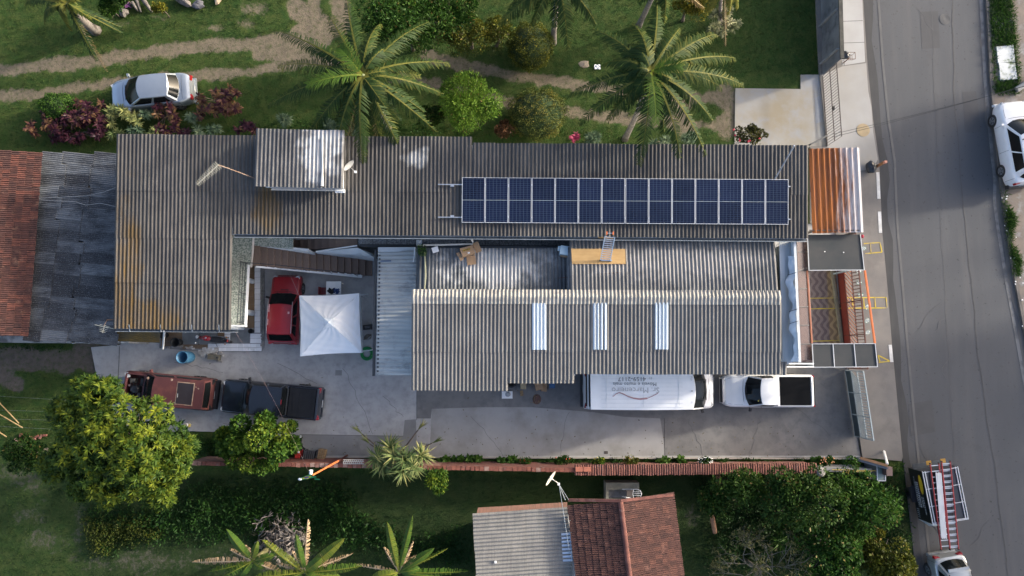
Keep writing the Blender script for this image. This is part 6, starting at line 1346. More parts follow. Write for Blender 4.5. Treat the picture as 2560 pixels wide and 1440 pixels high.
clump('magenta_cordyline', 'single magenta cordyline at the eave by the topiary ball', [(1434, 345), (1440, 340)], LEAF('magenta_leaves', (.12, .015, .04), (.30, .035, .09), (.42, .12, .16), .2), 24, .22, .32, .08, .7)
clump('striped_dracaena', 'yellow striped dracaena cluster beside the sedan bonnet', rs(305, 288, 38, 20, 14), DRAC, 36, .3, .42, .05, 1.1, open_=(.2, 1.4), tint=(.4, 1.), tip=.1)
for i, (x, y, lb) in enumerate(((368, 290, 'green dracaena rosette below the sedan sill'), (338, 322, 'green dracaena rosette touching the long roof edge'), (288, 338, 'pale dracaena rosette at the corner of the long roof'), (480, 290, 'tall green dracaena beside the large purple cordyline'), (535, 318, 'spiky green dracaena against the roof below the large cordyline'), (490, 325, 'low grey-green dracaena under the roof edge'), (380, 330, 'small yellow dracaena at the roof edge'))):
    clump('green_dracaena', lb, rs(x, y, 12, 7, 3), DRAC if i in (2, 6) else BLUEG, 45, .3, .42, .05, .9, open_=(.2, 1.45), tip=.1)
for x, y, lb in ((715, 300, 'grey-green dracaena behind the tank room'), (825, 310, 'grey-green dracaena at the foot of the coconut palm'), (870, 320, 'grey-green dracaena east of the tank room'), (1490, 345, 'grey-green agave between the magenta plant and palm trunk'), (1650, 352, 'bluish dracaena under the palm by the eave'), (1720, 345, 'variegated dracaena under the drooping palm fronds')):
    clump('green_dracaena', lb, rs(x, y, 18, 9, 5), BLUEG, 45, .3, .42, .05, .8, open_=(.2, 1.45), tip=.1)
clump('pale_dracaena', 'big pale variegated dracaena below the drying palm', rs(1810, 55, 34, 30, 18), LEAF('cream_leaves', (.10, .13, .06), (.27, .28, .14), (.48, .45, .26), .2), 45, .28, .4, .05, 1.3, open_=(.2, 1.4), tip=.1)
bushy('hibiscus', 'red flowering shrub on the edge of the concrete pad', (1872, 338), 1.2, (1.0, .62), LEAF('hibiscus_leaves', (.025, .022, .012), (.055, .06, .02), (.12, .12, .035), .2), 1800, .09, .16, 10, .42, cat='shrub', r0=.03)
hb_ = bpy.data.objects['hibiscus']
for q in range(9):
    v = P(1872+random.uniform(-38, 38), 338+random.uniform(-18, 18), 1.3+random.uniform(0, .3)); ell(tuple(v), (.06, .06, .04), 7, 4).build('flower', MAT('pink_red_flower', (.45, .03, .06), (.35, .02, .05), rough=.6), hb_, True, world=True)
# weeds below the north eave
def ground_cover(name, label, poly, n, hgt, mat, lmin, lmax, asp=.45, bias=0., px_z=.2):
    xs = [q[0] for q in poly]; yy = [q[1] for q in poly]; pts = np.c_[rng.uniform(min(xs), max(xs), n), rng.uniform(min(yy), max(yy), n)]; pts = pts[inpoly(pts, poly)]
    W_ = np.array([tuple(P(a, b, px_z)) for a, b in pts]); m = len(W_); nz = fbm(W_[:, 0], W_[:, 1], 1.5, 21); nz2 = fbm(W_[:, 0], W_[:, 1], 3.5, 31)
    ed = polydist(pts, list(poly)+[poly[0]]); kp = rng.uniform(0, 1, m) < np.clip(ed/45+.05+.5*nz2, 0, 1); W_, nz, nz2 = W_[kp], nz[kp], nz2[kp]; m = len(W_)
    W_[:, 2] = rng.uniform(.02, 1, m)**.7*hgt*np.clip(.6+.75*nz+.6*nz2, .06, 1.9)
    L = rng.uniform(lmin, lmax, m); V, Fc = leaf_quads(W_, rdir(m, -.1, .8), nv(rdir(m)+np.array([0, 0, .8])), L, L*asp)
    return tag(link_mesh(name, fast_mesh(name, V, Fc, np.clip(.36+bias+.2*nz+.16*nz2+.18*(W_[:, 2]/hgt-.4)+rng.normal(0, .11, m), 0, 1)), mat), label, 'plants', kind='stuff')
ground_cover('eave_plants', 'low green border plants growing below the north eave of the long roof', [(300, 315), (640, 300), (700, 300), (900, 260), (1180, 320), (1280, 330), (1300, 352), (300, 345)], 9000, .35, MGREEN, .08, .18, bias=-.15)
ground_cover('eave_plants', 'strip of short border grass between the track and the long roof', [(1260, 320), (1420, 310), (1830, 325), (1930, 345), (1930, 362), (1260, 362)], 7000, .2, MGREEN, .06, .14, asp=.25, bias=.05)
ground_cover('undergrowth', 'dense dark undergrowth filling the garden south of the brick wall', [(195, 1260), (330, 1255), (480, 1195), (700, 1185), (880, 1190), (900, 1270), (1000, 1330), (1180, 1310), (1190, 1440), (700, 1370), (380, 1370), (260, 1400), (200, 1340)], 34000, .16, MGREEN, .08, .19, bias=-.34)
ground_cover('undergrowth', 'taller light green weed clumps in the south garden', [(230, 1300), (560, 1230), (860, 1220), (1000, 1300), (960, 1390), (700, 1330), (420, 1350)], 4200, .5, MGREEN, .10, .24, bias=-.2)
ground_cover('undergrowth', 'olive weeds patch below the mango tree', [(200, 1280), (380, 1290), (420, 1340), (330, 1370), (230, 1400), (195, 1350)], 7000, .35, YGREEN, .07, .15, bias=-.4)
ground_cover('hedge_weeds', 'weeds filling the bed beside the driveway under the round-leaved tree', [(490, 1085), (560, 1082), (740, 1090), (748, 1140), (480, 1150)], 6000, .5, MGREEN, .09, .18, bias=-.05)
ground_cover('hedge_weeds', 'dark hedge strip at the foot of the flaking shed wall', [(-60, 855), (160, 860), (166, 876), (-60, 880)], 3000, .35, DGREEN, .07, .14)
ground_cover('garden_bed', 'low green plants lining the foot of the brick wall along the driveway', [(1080, 1146), (2110, 1146), (2110, 1168), (1080, 1168)], 16000, .35, MGREEN, .07, .15, bias=-.1)
# --- flower bed individuals
for i in range(9):
    x = [1112, 1145, 1178, 1200, 1255, 1283, 1660, 1700, 2040][i]; v = P(x, 1152, 0); nm = ['beside the dracaena', 'second from the dracaena', 'third from the dracaena', 'with glossy heart leaves before the first red flowers', 'by the first red flowers', 'just past the first red flowers', 'with a yellow bloom', 'next to the white daisy bush', 'at the driveway corner end of the bed'][i]
    clump('broadleaf_plant', 'large-leaved green plant in the wall bed '+nm, rs(x, 1152, 10, 5, 4), MGREEN, 18, .2, .32, .14, .45, open_=(.4, 1.3), tint=(.4, .95), tip=.3)
for x, cmat, lb in ((1308, 'red', 'small red-flowered plant in the wall bed west of the dish'), (1408, 'red', 'red-flowered plant in the wall bed east of the dish'), (1500, 'yel', 'yellow-green bushy plant in the wall bed before the tiled capping'), (1575, 'olive', 'olive bush spilling over the tiled wall capping'), (1762, 'white', 'white daisy bush in the wall bed'), (2068, 'peach', 'peach and red flowering plant at the bed end')):
    t = bushy('flowering_plant', lb, (x, 1153), .6, (.42, .27), {'olive': OLIVE}.get(cmat, CITRUS if cmat == 'yel' else MGREEN), 800, .06, .12, 7, .5, cat='plant', r0=.02)
    fm = {'red': ((.6, .08, .03), 5), 'white': ((.75, .76, .74), 55), 'peach': ((.62, .30, .14), 26), 'yel': ((.5, .42, .04), 6), 'olive': ((.3, .16, .06), 5)}[cmat]
    for q in range(fm[1]):
        v = P(x+random.uniform(-19, 19), 1152+random.uniform(-9, 8), .72+random.uniform(0, .12)); ell(tuple(v), (.035, .035, .02), 6, 3).build('flower', MAT('petal_'+cmat, fm[0], fm[0], rough=.6), t, True, world=True)
# --- strap-leaved dracaena by the wall
b = P(990, 1150, 0); t = thing('tall_dracaena', 'tall dracaena with long striped leaves leaning over the brick wall', 'shrub', b)
heads = [(905, 1085, 1.6), (925, 1110, 1.8), (1045, 1075, 1.7), (1080, 1108, 1.6), (985, 1140, 2.3), (1010, 1150, 2.4), (960, 1160, 2.2), (1030, 1165, 2.2), (975, 1120, 2.0), (1005, 1175, 2.3), (945, 1145, 2.1), (1050, 1140, 2.0)]
hp = []
for x, y, z in heads:
    v = P(x, y, z); hp.append(v); trk = MB().tube([b, b.lerp(v, .5)+Vector((0, 0, .2)), v], [.06, .04, .03], 6).build('trunk', BARK, t, True, world=True)
hp = np.array([tuple(v) for v in hp]); out = hp-np.array([tuple(b)])-np.array([0, 0, 1.2])
rosettes(t, 'leaves', LEAF('strap_leaves', (.035, .07, .02), (.10, .15, .05), (.34, .32, .12), .25), np.repeat(hp[4:], 2, 0), nv(np.repeat(out[4:]+np.array([0, 0, .9]), 2, 0)), 34, .6, 1.0, .062, (.4, 1.7), (.15, .85), tip=.08)
rosettes(t, 'leaves', MATS['strap_leaves'], hp[:4], nv(out[:4]*np.array([1, 1, .3])), 12, .55, .8, .05, (.05, .3), (.5, .95), tip=.08)
# --- bananas
BAN = LEAF('banana_leaf', (.035, .085, .016), (.075, .14, .022), (.22, .23, .035), .3, .4); DRYL = LEAF('dry_banana_leaf', (.20, .125, .06), (.42, .29, .16), (.66, .52, .36), .2, .8)
def banana_leaf(par, c, tip, w, torn, mat, tb, rise=.4):
    c, tip = Vector(c), Vector(tip); m = c.lerp(tip, .5)+Vector((0, 0, rise)); q = lambda t: c*(1-t)**2+m*2*t*(1-t)+tip*t*t; V, F, T = [], [], []; N_ = 26
    for sd in (1, -1):
        for i in range(N_):
            t0 = .12+.88*i/N_; t1 = .12+.88*(i+1)/N_; gap = torn*random.random()*.7/N_
            wv = lambda t: w*(math.sin(math.pi*min(1, t*1.02))**.55)
            lv = random.uniform(-.15, .02) if torn > .5 else 0; tt = tb+random.gauss(0, .07)+(.05 if sd > 0 else -.08)
            qs = []
            for t_, k_ in ((t0, 0), (t1-gap, 1)):
                p = q(t_); d = (q(min(1, t_+.02))-q(max(0, t_-.02))).normalized(); s = d.cross(Vector((0, 0, 1))).normalized()
                qs.append((p, p+s*sd*wv(t_)*random.uniform(1-.35*torn, 1)+Vector((0, 0, -.10*wv(t_)/max(w, .01)+lv))+d*.08*torn*random.random()))
            b_ = len(V); V += [qs[0][0], qs[1][0], qs[1][1], qs[0][1]]; F.append((b_, b_+1, b_+2, b_+3)); T.append(tt)
    for i in range(10):
        t0, t1 = i/10, (i+1)/10; p0, p1 = q(t0), q(t1); d = (p1-p0).normalized(); s = d.cross(Vector((0, 0, 1))).normalized()*.028*(1.2-t0); b_ = len(V); up = Vector((0, 0, .012)); V += [p0-s+up, p0+s+up, p1+s+up, p1-s+up]; F.append((b_, b_+1, b_+2, b_+3)); T.append(min(1, tb+.3))
    Mi = np.array(parent_matrix(par).inverted()); V = np.array([tuple(v) for v in V]) @ Mi[:3, :3].T+Mi[:3, 3]
    link_mesh('leaf', fast_mesh('leaf', V, np.array(F), np.clip(T, 0, 1)), mat, par)
def banana(label, cpx, z, leaves):
    c = P(*cpx, z); b = Vector((c.x, c.y, 0)); t = thing('banana_plant', label, 'banana plant', b)
    MB().tube([b, c], [.16, .09], 8).build('stem', MAT('banana_stem', (.16, .15, .06), (.10, .09, .04), rough=.7), t, True, world=True)
    for tx, ty, dz_, w, torn, dry in leaves: banana_leaf(t, c, P(tx, ty, z+dz_), w, torn, DRYL if dry else BAN, .55 if dry else random.uniform(.35, .75), rise=.35 if not dry else .1)
banana('banana plant with a blade-like leaf beside dry grey litter', (632, 1402), 2.3, [(566, 1322, .8, .22, .15, 0), (480, 1405, -.3, .2, .9, 1), (575, 1375, -.2, .14, .9, 1), (660, 1420, -.2, .26, .3, 0), (600, 1440, 0, .22, .2, 0), (690, 1385, .1, .2, .3, 0), (645, 1352, .2, .18, .2, 0), (560, 1440, .1, .24, .7, 0), (520, 1430, -.2, .2, .9, 0), (700, 1430, -.3, .2, .8, 1), (612, 1365, -.5, .14, 1., 1)])
banana('banana plant with a tall dry brown leaf standing up', (762, 1430), 2.6, [(655, 1350, .4, .24, .6, 0), (770, 1298, .5, .16, 1., 1), (740, 1335, .6, .2, .3, 0), (862, 1345, .5, .26, .2, 0), (905, 1415, .1, .26, .7, 0), (805, 1395, .5, .24, .1, 0), (700, 1450, -.2, .24, .4, 0), (690, 1410, -.6, .15, .9, 1), (820, 1400, -.6, .14, .9, 1), (850, 1440, 0, .26, .5, 0), (730, 1380, -.4, .16, 1., 1), (800, 1450, .1, .26, .3, 0), (880, 1385, -.4, .14, 1., 1), (640, 1440, 0, .24, .7, 0)])
banana('banana plant with two upright leaves near the grey corrugated roof', (998, 1430), 2.6, [(968, 1305, 1.0, .22, .3, 0), (1032, 1288, 1.0, .17, .3, 0), (1086, 1370, .4, .22, .2, 0), (1033, 1355, -.1, .12, .9, 1), (1118, 1372, .3, .12, .8, 0), (930, 1440, 0, .24, .3, 0), (1050, 1420, .1, .24, .1, 0), (1170, 1428, .0, .2, .6, 0), (890, 1412, -.6, .12, .9, 1), (960, 1370, -.5, .14, 1., 1), (1100, 1440, 0, .24, .5, 0), (950, 1460, 0, .26, .3, 0), (1040, 1390, -.3, .15, 1., 1)])
t = thing('litter_pile', 'pile of dry grey banana litter behind the banana plants', 'leaf litter', P(712, 1340)); p_ = np.array([tuple(P(712+rng.normal(0, 26), 1345+rng.normal(0, 24), .15)) for _ in range(160)]); p_[:, 2] = rng.uniform(.05, .4, 160)
rosettes(t, 'dry_leaves', LEAF('grey_litter', (.07, .06, .05), (.16, .14, .125), (.30, .27, .24), .1), p_, rdir(160, .2, 1.), 4, .3, .6, .06, (.6, 1.5))
# --- south-east thicket and bare tree
for nm, lb, px, z, r, mt, n, bi in (('thicket_tree', 'dark broadleaf tree filling the corner by the meter box', (2010, 1240), 3.4, (2.3, 1.7), DGREEN, 7500, .26), ('thicket_tree', 'sunlit light green tree crown leaning to the roadside', (2150, 1250), 3.0, (1.8, 2.0), MGREEN, 7500, .12), ('thicket_tree', 'low dark tree against the tiled wall end', (1850, 1220), 2.4, (1.7, 1.1), DGREEN, 5000, .3), ('thicket_tree', 'mid green tree south of the corner thicket', (2080, 1370), 2.8, (2.0, 1.5), MGREEN, 6500, -.05), ('thicket_tree', 'olive-leaved tree overhanging the kerb by the silver hatchback', (2215, 1400), 2.6, (1.4, 1.5), YGREEN, 6500, -.25), ('thicket_tree', 'slim shrub beside the terracotta pipe', (1780, 1245), 2.0, (.9, 1.0), DGREEN, 3000, .25), ('thicket_tree', 'bushy tree behind the bare branches', (1985, 1300), 1.9, (1.1, .9), DGREEN, 3000, .2)):
    bushy(nm, lb, px, z, r, mt, n, .10, .20, 18, .40, asp=.5, bias=bi)
ground_cover('thicket_floor', 'dark weeds under the south-east thicket', [(1720, 1190), (2255, 1150), (2262, 1240), (2285, 1440), (1760, 1440), (1760, 1300)], 16000, .6, DGREEN, .1, .2)
ground_cover('thicket_floor', 'roadside weeds along the kerb by the trailer', [(2228, 1160), (2252, 1158), (2282, 1330), (2288, 1460), (2255, 1460), (2240, 1300)], 5000, .5, MGREEN, .08, .18, bias=-.1)
random.seed(21); bc = P(1862, 1400, 0); t = thing('bare_tree', 'nearly bare pale-branched tree with yellowish tufts', 'tree', bc); mb = MB(); tips = []
def branch(p, d, L, r, lvl):
    e = p+d*L; m = p.lerp(e, .5)+Vector((random.uniform(-.1, .1), random.uniform(-.1, .1), .05))*L; mb.tube([p, m, e], [r, r*.8, r*.6], 5, cap=False); tips.append(e)
    if lvl < 5:
        for q in range(random.choice((2, 3, 3)) if lvl < 4 else 2):
            dd = (d+Vector((random.gauss(0, .65), random.gauss(0, .65), random.gauss(.0, .35)))).normalized(); branch(e, dd, L*random.uniform(.6, .85), r*.6, lvl+1)
mb.tube([bc, bc+Vector((.05, .1, 1.7))], [.12, .09], 7)
for q in range(8):
    a = q*.785+.3; branch(bc+Vector((.05, .1, 1.7)), Vector((math.cos(a), math.sin(a), .6)).normalized(), .95, .042, 1)
mb.build('trunk', MAT('pale_branch', (.22, .20, .155), (.15, .135, .105), rough=.9), t, True, world=True)
tp = np.array([tuple(v) for v in tips]); tp = tp[rng.integers(0, len(tp), 1100)]+rng.normal(0, .10, (1100, 3)); rosettes(t, 'leaf_tufts', LEAF('pale_olive_leaves', (.05, .055, .02), (.13, .13, .05), (.24, .22, .09), .2), tp, rdir(1100, .1, 1.), 5, .07, .15, .035, (.3, 1.4), (.1, .8))
clump('bromeliad', 'long-leaved green bromeliad beside the bare tree', [(1965, 1345), (1950, 1355), (1975, 1335)], MGREEN, 27, .5, .8, .06, .8, open_=(.5, 1.4), tip=.1)
# --- trees and poles on the far side of the street (outside the picture, they shade the road)
def caster_at(px, py, h):
    g = P(px, py, 0); k_ = h/math.tan(SUN_EL); return Vector((g.x+SUN_AZ.x*k_, g.y+SUN_AZ.y*k_, 0))
for px, py, h, r, lb in ((2345, 400, 6.0, 2.2, 'street tree across the road opposite the rusty canopy'), (2400, 330, 5.5, 1.5, 'smaller street tree across the road beside the larger one'), (2470, 1010, 6.5, 3.0, 'street tree across the road opposite the driveway'), (2360, 960, 7.5, 2.8, 'street tree across the road further down the verge'), (2420, 1230, 7.0, 3.4, 'broad street tree across the road opposite the trailer'), (2330, 1130, 7.5, 2.6, 'tall street tree across the road behind the broad one'), (2500, 1420, 7.0, 3.2, 'street tree across the road opposite the silver hatchback')):
    b = caster_at(px, py, h); t = thing('street_tree', lb, 'tree', b); trunk(t, b, b+Vector((0, 0, h)), .16, .08, .1, limbs=0)
    foliage(t, 'crown', MGREEN, lobes_for((b.x, b.y, h), r, r, r*.7, 22, r*.5), 9000, .3, .5, .7)
for px, py, lb in ((2235, 716, 'concrete utility pole across the road opposite the polycarbonate canopy'), (2260, 830, 'concrete utility pole across the road opposite the gate canopy'), (2235, 318, 'concrete utility pole across the road opposite the iron fence')):
    b = caster_at(px, py, 8.5); MB().tube([(0, 0, 0), (0, 0, 8.5)], [.17, .11], 10).build('utility_pole', MAT('pole_concrete', (.34, .33, .31), (.27, .26, .25), rough=.9), at=b, label=lb, cat='pole', smooth=True)
# ------------------------------------------------------------------ things in the yard
tent = thing('party_tent', 'white square pop-up tent beside the red hatchback', 'tent', P(830, 812, 0))
TENT = MAT('white_tent_fabric', (.84, .85, .85), (.80, .82, .83), sc=.8, rough=.7, bump=.25, bs=3); TENT2 = MAT('tent_scallop', (.66, .71, .74), rough=.7)
tq = [P(748, 739, 2.05), P(898, 733, 2.05), P(904, 882, 2.05), P(750, 891, 2.05)]; tp_ = P(822, 806, 2.95)
for i in range(4):
    a, b = tq[i], tq[(i+1) % 4]
    def f(u, v, a=a, b=b):
        e = a.lerp(b, u); sag = .05*math.sin(math.pi*u)*(1-v); p = e.lerp(tp_, v*.88); inward = (tp_-e); p += Vector((inward.x, inward.y, 0))*.03*math.sin(math.pi*u)*(1-v); p.z -= sag+.10*math.sin(math.pi*v); p.z += .016*math.sin(u*23+v*11+i*2)+.012*math.sin(u*9-v*31+i)*(1-v); return p
    MB().grid(f, 28, 20, flip=True).build('roof_panel', TENT, tent, True, world=True)
    MB().grid(lambda u, v, a=a, b=b: a.lerp(b, u)+Vector((0, 0, -.05*math.sin(math.pi*u)-.28*v)), 10, 1).build('valance', TENT2, tent, True, world=True)
    o = a.lerp(tp_, .03); MB().bar((o.x, o.y, .03), (o.x, o.y, 1.95), .035, .035).build('leg', ALU, tent, world=True)
    a2 = a.lerp(tp_, .84); b2 = b.lerp(tp_, .84); MB().add([a2+Vector((0, 0, .06)), b2+Vector((0, 0, .06)), tp_+Vector((0, 0, .05))], [(0, 1, 2)]).build('vent_cap', TENT2, tent, world=True)
for a, b in (((898, 737, 2.0), (920, 735, 1.2)), ((904, 878, 2.0), (934, 874, 1.4))): MB().tube([P(*a), P(*b)], .025, 5).build('guy_strap', TENT2, tent, world=True)
c = P(834, 722, .72); t = thing('plastic_table', 'white plastic table with clothes on it beside the tent', 'table', (c.x, c.y, .03))
MB().box((0, 0, .70), (.78, .78, .04), taper=.97).build('table_top', WHITE, t)
for sx_ in (-1, 1):
    for sy_ in (-1, 1): MB().tube([(sx_*.30, sy_*.30, .69), (sx_*.34, sy_*.34, 0)], .03, 6).build('leg', WHITE, t)
for dx, m, lb in ((-.12, MAT('black_cloth', (.015, .017, .022), rough=.95), 'crumpled black garment on the white table'), (.16, MAT('blue_cloth', (.02, .05, .16), rough=.95), 'crumpled blue garment on the white table')):
    MB().grid(lambda u, v: ((u-.5)*.34+.03*math.sin(v*9), (v-.5)*.28+.03*math.sin(u*8), .05+.05*math.sin(u*11+dx*9)*math.sin(v*9)-.05*(abs(u-.5)+abs(v-.5))), 10, 10).build('garment', m, at=(c.x+dx, c.y-.12, .76), label=lb, cat='garment', smooth=True)
c = P(811, 728, .5); t = thing('plastic_chair', 'dark red plastic chair tucked at the white table', 'chair', (c.x, c.y, .03)); RP = MAT('dark_red_plastic', (.16, .02, .025), rough=.5)
MB().box((0, 0, .43), (.4, .4, .04)).build('seat', RP, t); MB().box((-.2, 0, .65), (.04, .4, .42)).build('backrest', RP, t)
for sx_ in (-1, 1):
    for sy_ in (-1, 1): MB().tube([(sx_*.17, sy_*.17, .43), (sx_*.2, sy_*.2, 0)], .022, 6).build('leg', RP, t)
c = P(919, 818, .1); t = thing('tool_case', 'black open tool case on the ground by the tent', 'tool case', (c.x, c.y, .03), .1)
MB().box((0, 0, .09), (.46, .26, .18), taper=.95).build('case', BLACK, t); MB().box((0, 0, .19), (.26, .12, .02)).build('tray', MAT('dull_grey', (.16, .17, .18), rough=.6), t); MB().tube([(-.12, 0, .2), (0, 0, .27), (.12, 0, .2)], .012, 5).build('handle', STEELD, t)
c = P(920, 843, .0); t = thing('wire_heap', 'small tangle of dry wire on the concrete by the tent', 'wire', (c.x, c.y, .035)); mb = MB()
for q in range(9): a = random.uniform(0, 6.28); mb.tube([(.2*math.cos(a+s_*.9), .15*math.sin(a+s_*1.2), .03+.03*q*.4+.02*math.sin(s_*2)) for s_ in range(7)], .008, 4)
mb.build('strands', MAT('dry_wire', (.14, .12, .09), rough=.8), t)
c = P(918, 884, 0); t = thing('hose_coil', 'bright green garden hose coil at the tent corner', 'hose', (c.x, c.y, .04)); mb = MB()
for q in range(7):
    r = .20+.022*q; mb.tube([(r*math.cos(s_*.35), r*math.sin(s_*.35)*1.05, .03+.025*(q % 3)) for s_ in range(19)], .022, 6)
mb.build('coils', MAT('green_hose', (.01, .26, .07), (.008, .2, .05), rough=.4), t, True)
def pot(label, px, py, r, h, mat, z0=.09, open_r=.88, name='planter', cat='pot'):
    b = P(px, py, 0); t = thing(name, label, cat, (b.x, b.y, z0)); MB().lathe((0, 0, 0), [(r*.72, 0), (r*.85, h*.5), (r, h*.96), (r, h), (r*open_r, h), (r*.75, h*.25), (0, h*.22)], 24).build('shell', mat, t, True); return t
DKP = MAT('dark_planter', (.02, .022, .024), (.014, .015, .016), rough=.7)
pot('black bucket by the downpipe on the brown tiles', 418, 838, .19, .4, DKP); pot('large black pot on the tiled porch', 452, 856, .24, .55, DKP); pot('small black pot at the tiled corner by the column', 633, 828, .13, .3, DKP)
BLB = MAT('blue_barrel_plastic', (.06, .20, .34), (.05, .165, .29), sc=2, rough=.5)
b = P(476, 893, 0); t = thing('blue_barrel', 'open blue plastic barrel standing on the concrete yard', 'barrel', (b.x, b.y, .03)); r, h = .30, .88
MB().lathe((0, 0, 0), [(0, 0), (r*.93, 0), (r, .1), (r*1.03, .3), (r, .32), (r*1.03, .6), (r, .62), (r, h), (r*1.05, h), (r*1.05, h+.03), (r*.93, h+.03), (r*.9, .08), (0, .07)], 28).build('shell', BLB, t, True)
c = P(537, 893, .1); t = thing('stone_trough', 'mossy cement block with a drain hole on the yard', 'cement block', (c.x, c.y, .03), -.12); MB().box((0, 0, .14), (.62, .28, .28), taper=.96).build('block', MAT('mossy_cement', (.17, .155, .11), (.10, .10, .085), sc=3, rough=.95, bump=.4), t); MB().lathe((.2, 0, .281), [(.05, 0), (0, .001)], 10).build('drain_hole', BLACK, t); MB().box((.25, -.2, .03), (.28, .08, .06)).build('foot_slab', STONE, t)
b = P(472, 1062, 0); t = thing('paint_bucket', 'white paint bucket on the concrete by the mango tree', 'bucket', (b.x, b.y, .03)); MB().lathe((0, 0, 0), [(.12, 0), (.145, .36), (.155, .36), (.155, .38), (0, .385)], 18).build('shell', WHITE, t, True); MB().lathe((0, 0, .388), [(.11, 0), (0, .004)], 16).build('lid_ring', MAT('brownish_lid', (.4, .33, .27), rough=.7), t); MB().box((0.13, -.02, .2), (.07, .16, .2)).build('label_patch', MAT('yellow_label', (.5, .42, .12), rough=.7), t)
# things by the wall end
c = P(752, 1136, 0); t = thing('petrol_engine', 'red petrol engine unit standing by the brick wall', 'engine', (c.x, c.y, .04)); RE = MAT('engine_red', (.38, .025, .02), rough=.5)
MB().box((0, .05, .35), (.32, .42, .4), taper=.75).build('cowl', RE, t); MB().box((.02, -.28, .3), (.26, .2, .3), taper=.7).build('tank', RE, t); MB().lathe((.08, .2, .56), [(.05, 0), (.05, .06), (0, .07)], 10).build('filler_cap', WHITE, t); MB().box((0, 0, .08), (.45, .7, .14)).build('base', BLACK, t); MB().lathe((.2, -.12, .4), [(.09, -.05), (.09, .05), (0, .06)], 12).build('air_filter', STEELD, t)
MB().tube([P(748, 1090, .1), P(752, 1105, .25), P(756, 1125, .3)], .06, 8).build('black_hose', BLACK, at=P(748, 1090, .1), world=True, label='short black hose beside the red engine', cat='hose')
MB().bar(P(750, 1088, .12), P(750, 1122, .12), .10, .16).build('white_plank', PLASTB, at=P(750, 1088, .12), world=True, label='pale blue-white plank lying at the bed edge by the red engine', cat='plank')
c = P(780, 1137, 0); t = thing('steel_stand', 'grey steel machine stand between the red engine and wooden crate', 'stand', (c.x, c.y, .04), -.15)
for sx_ in (-1, 1):
    for sy_ in (-1, 1): MB().bar((sx_*.24, sy_*.26, 0), (sx_*.24, sy_*.26, .5), .04, .04).build('leg', STEELD, t)
for q in range(6): MB().bar((-.26+.1*q, -.28, .52), (-.26+.1*q, .28, .52), .045, .03).build('top_bar', MAT('dull_steel', (.14, .145, .15), rough=.5, metal=.5), t)
MB().box((0, 0, .25), (.44, .46, .3)).build('body', BLACK, t)
c = P(808, 1134, 0); t = thing('wooden_crate', 'small slatted wooden crate by the brick wall', 'crate', (c.x, c.y, .04), -.15)
for q in range(4): MB().box((-.135+.09*q, 0, .36), (.07, .5, .03)).build('slat', OLDWOOD, t)
for sx_ in (-1, 1):
    MB().box((sx_*.17, 0, .17), (.03, .5, .33)).build('side_board', OLDWOOD, t); MB().box((0, sx_*.25, .17), (.30, .03, .30)).build('end_board', OLDWOOD, t)
# flag pole on the wall
a = P(846, 1152, 1.9); b = P(781, 1188, 3.4); t = thing('flag_pole', 'orange pole slanting out over the brick wall with a white float on top', 'pole', a)
MB().tube([Vector((a.x, a.y, .1)), a], .05, 8).build('socket_post', BRNRED, t, world=True); MB().tube([a, b], [.05, .04], 8).build('pole', ORANGE, t, world=True); v = P(778, 1176, 3.5); MB().tube([P(777, 1184, 3.45), v], .085, 10).build('float', WHITE, t, world=True)
f0 = P(779, 1184, 3.42); t = thing('national_flag', 'green flag with yellow diamond and blue disc drooping from the orange pole', 'flag', f0)
def fl(u, v): return P(780-34*u+8*v*(1-u)+4*v, 1183+14*u+10*v-6*u*v, 3.4-.25*u-.2*v+.05*math.sin(u*7+v*3))
MB().grid(fl, 14, 8).build('cloth', MAT('flag_green', (.02, .22, .08), rough=.8), t, True, world=True)
MB().grid(lambda a_, b_: fl(.5+(a_-.5)*.7*(1-abs(2*b_-1)), .08+.84*b_)+Vector((0, 0, .012)), 6, 8).build('diamond', MAT('flag_yellow', (.62, .5, .03), rough=.8), t, True, world=True)
MB().add([fl(.5+.16*math.cos(q*.4488), .5+.26*math.sin(q*.4488))+Vector((0, 0, .028)) for q in range(14)], [tuple(range(14))]).build('disc', MAT('flag_blue', (.10, .09, .22), rough=.8), t, world=True)
MB().grid(lambda u, v: P(800-14*u, 1197+3*v-1*u, 3.1-.1*v), 6, 2).build('loose_corner', MATS['flag_green'], t, True, world=True); ell(tuple(P(750, 1198, 3.15)), (.1, .06, .05)).build('knot', WHITE, t, True, world=True)
t = thing('wall_grille', 'pale metal grille lying on the brick wall top beside the dracaena', 'grille', P(885, 1158, 1.75))
for q in range(10): MB().bar(P(862+5*q, 1150, 1.82), P(858+5*q, 1159, 1.82), .03, .02).build('bar', MAT('cream_metal', (.5, .47, .4), rough=.6), t, world=True)
for y in (1149.5, 1154, 1159.5): MB().bar(P(858, y, 1.83), P(910, y, 1.83), .03, .02).build('bar', MATS['cream_metal'], t, world=True)
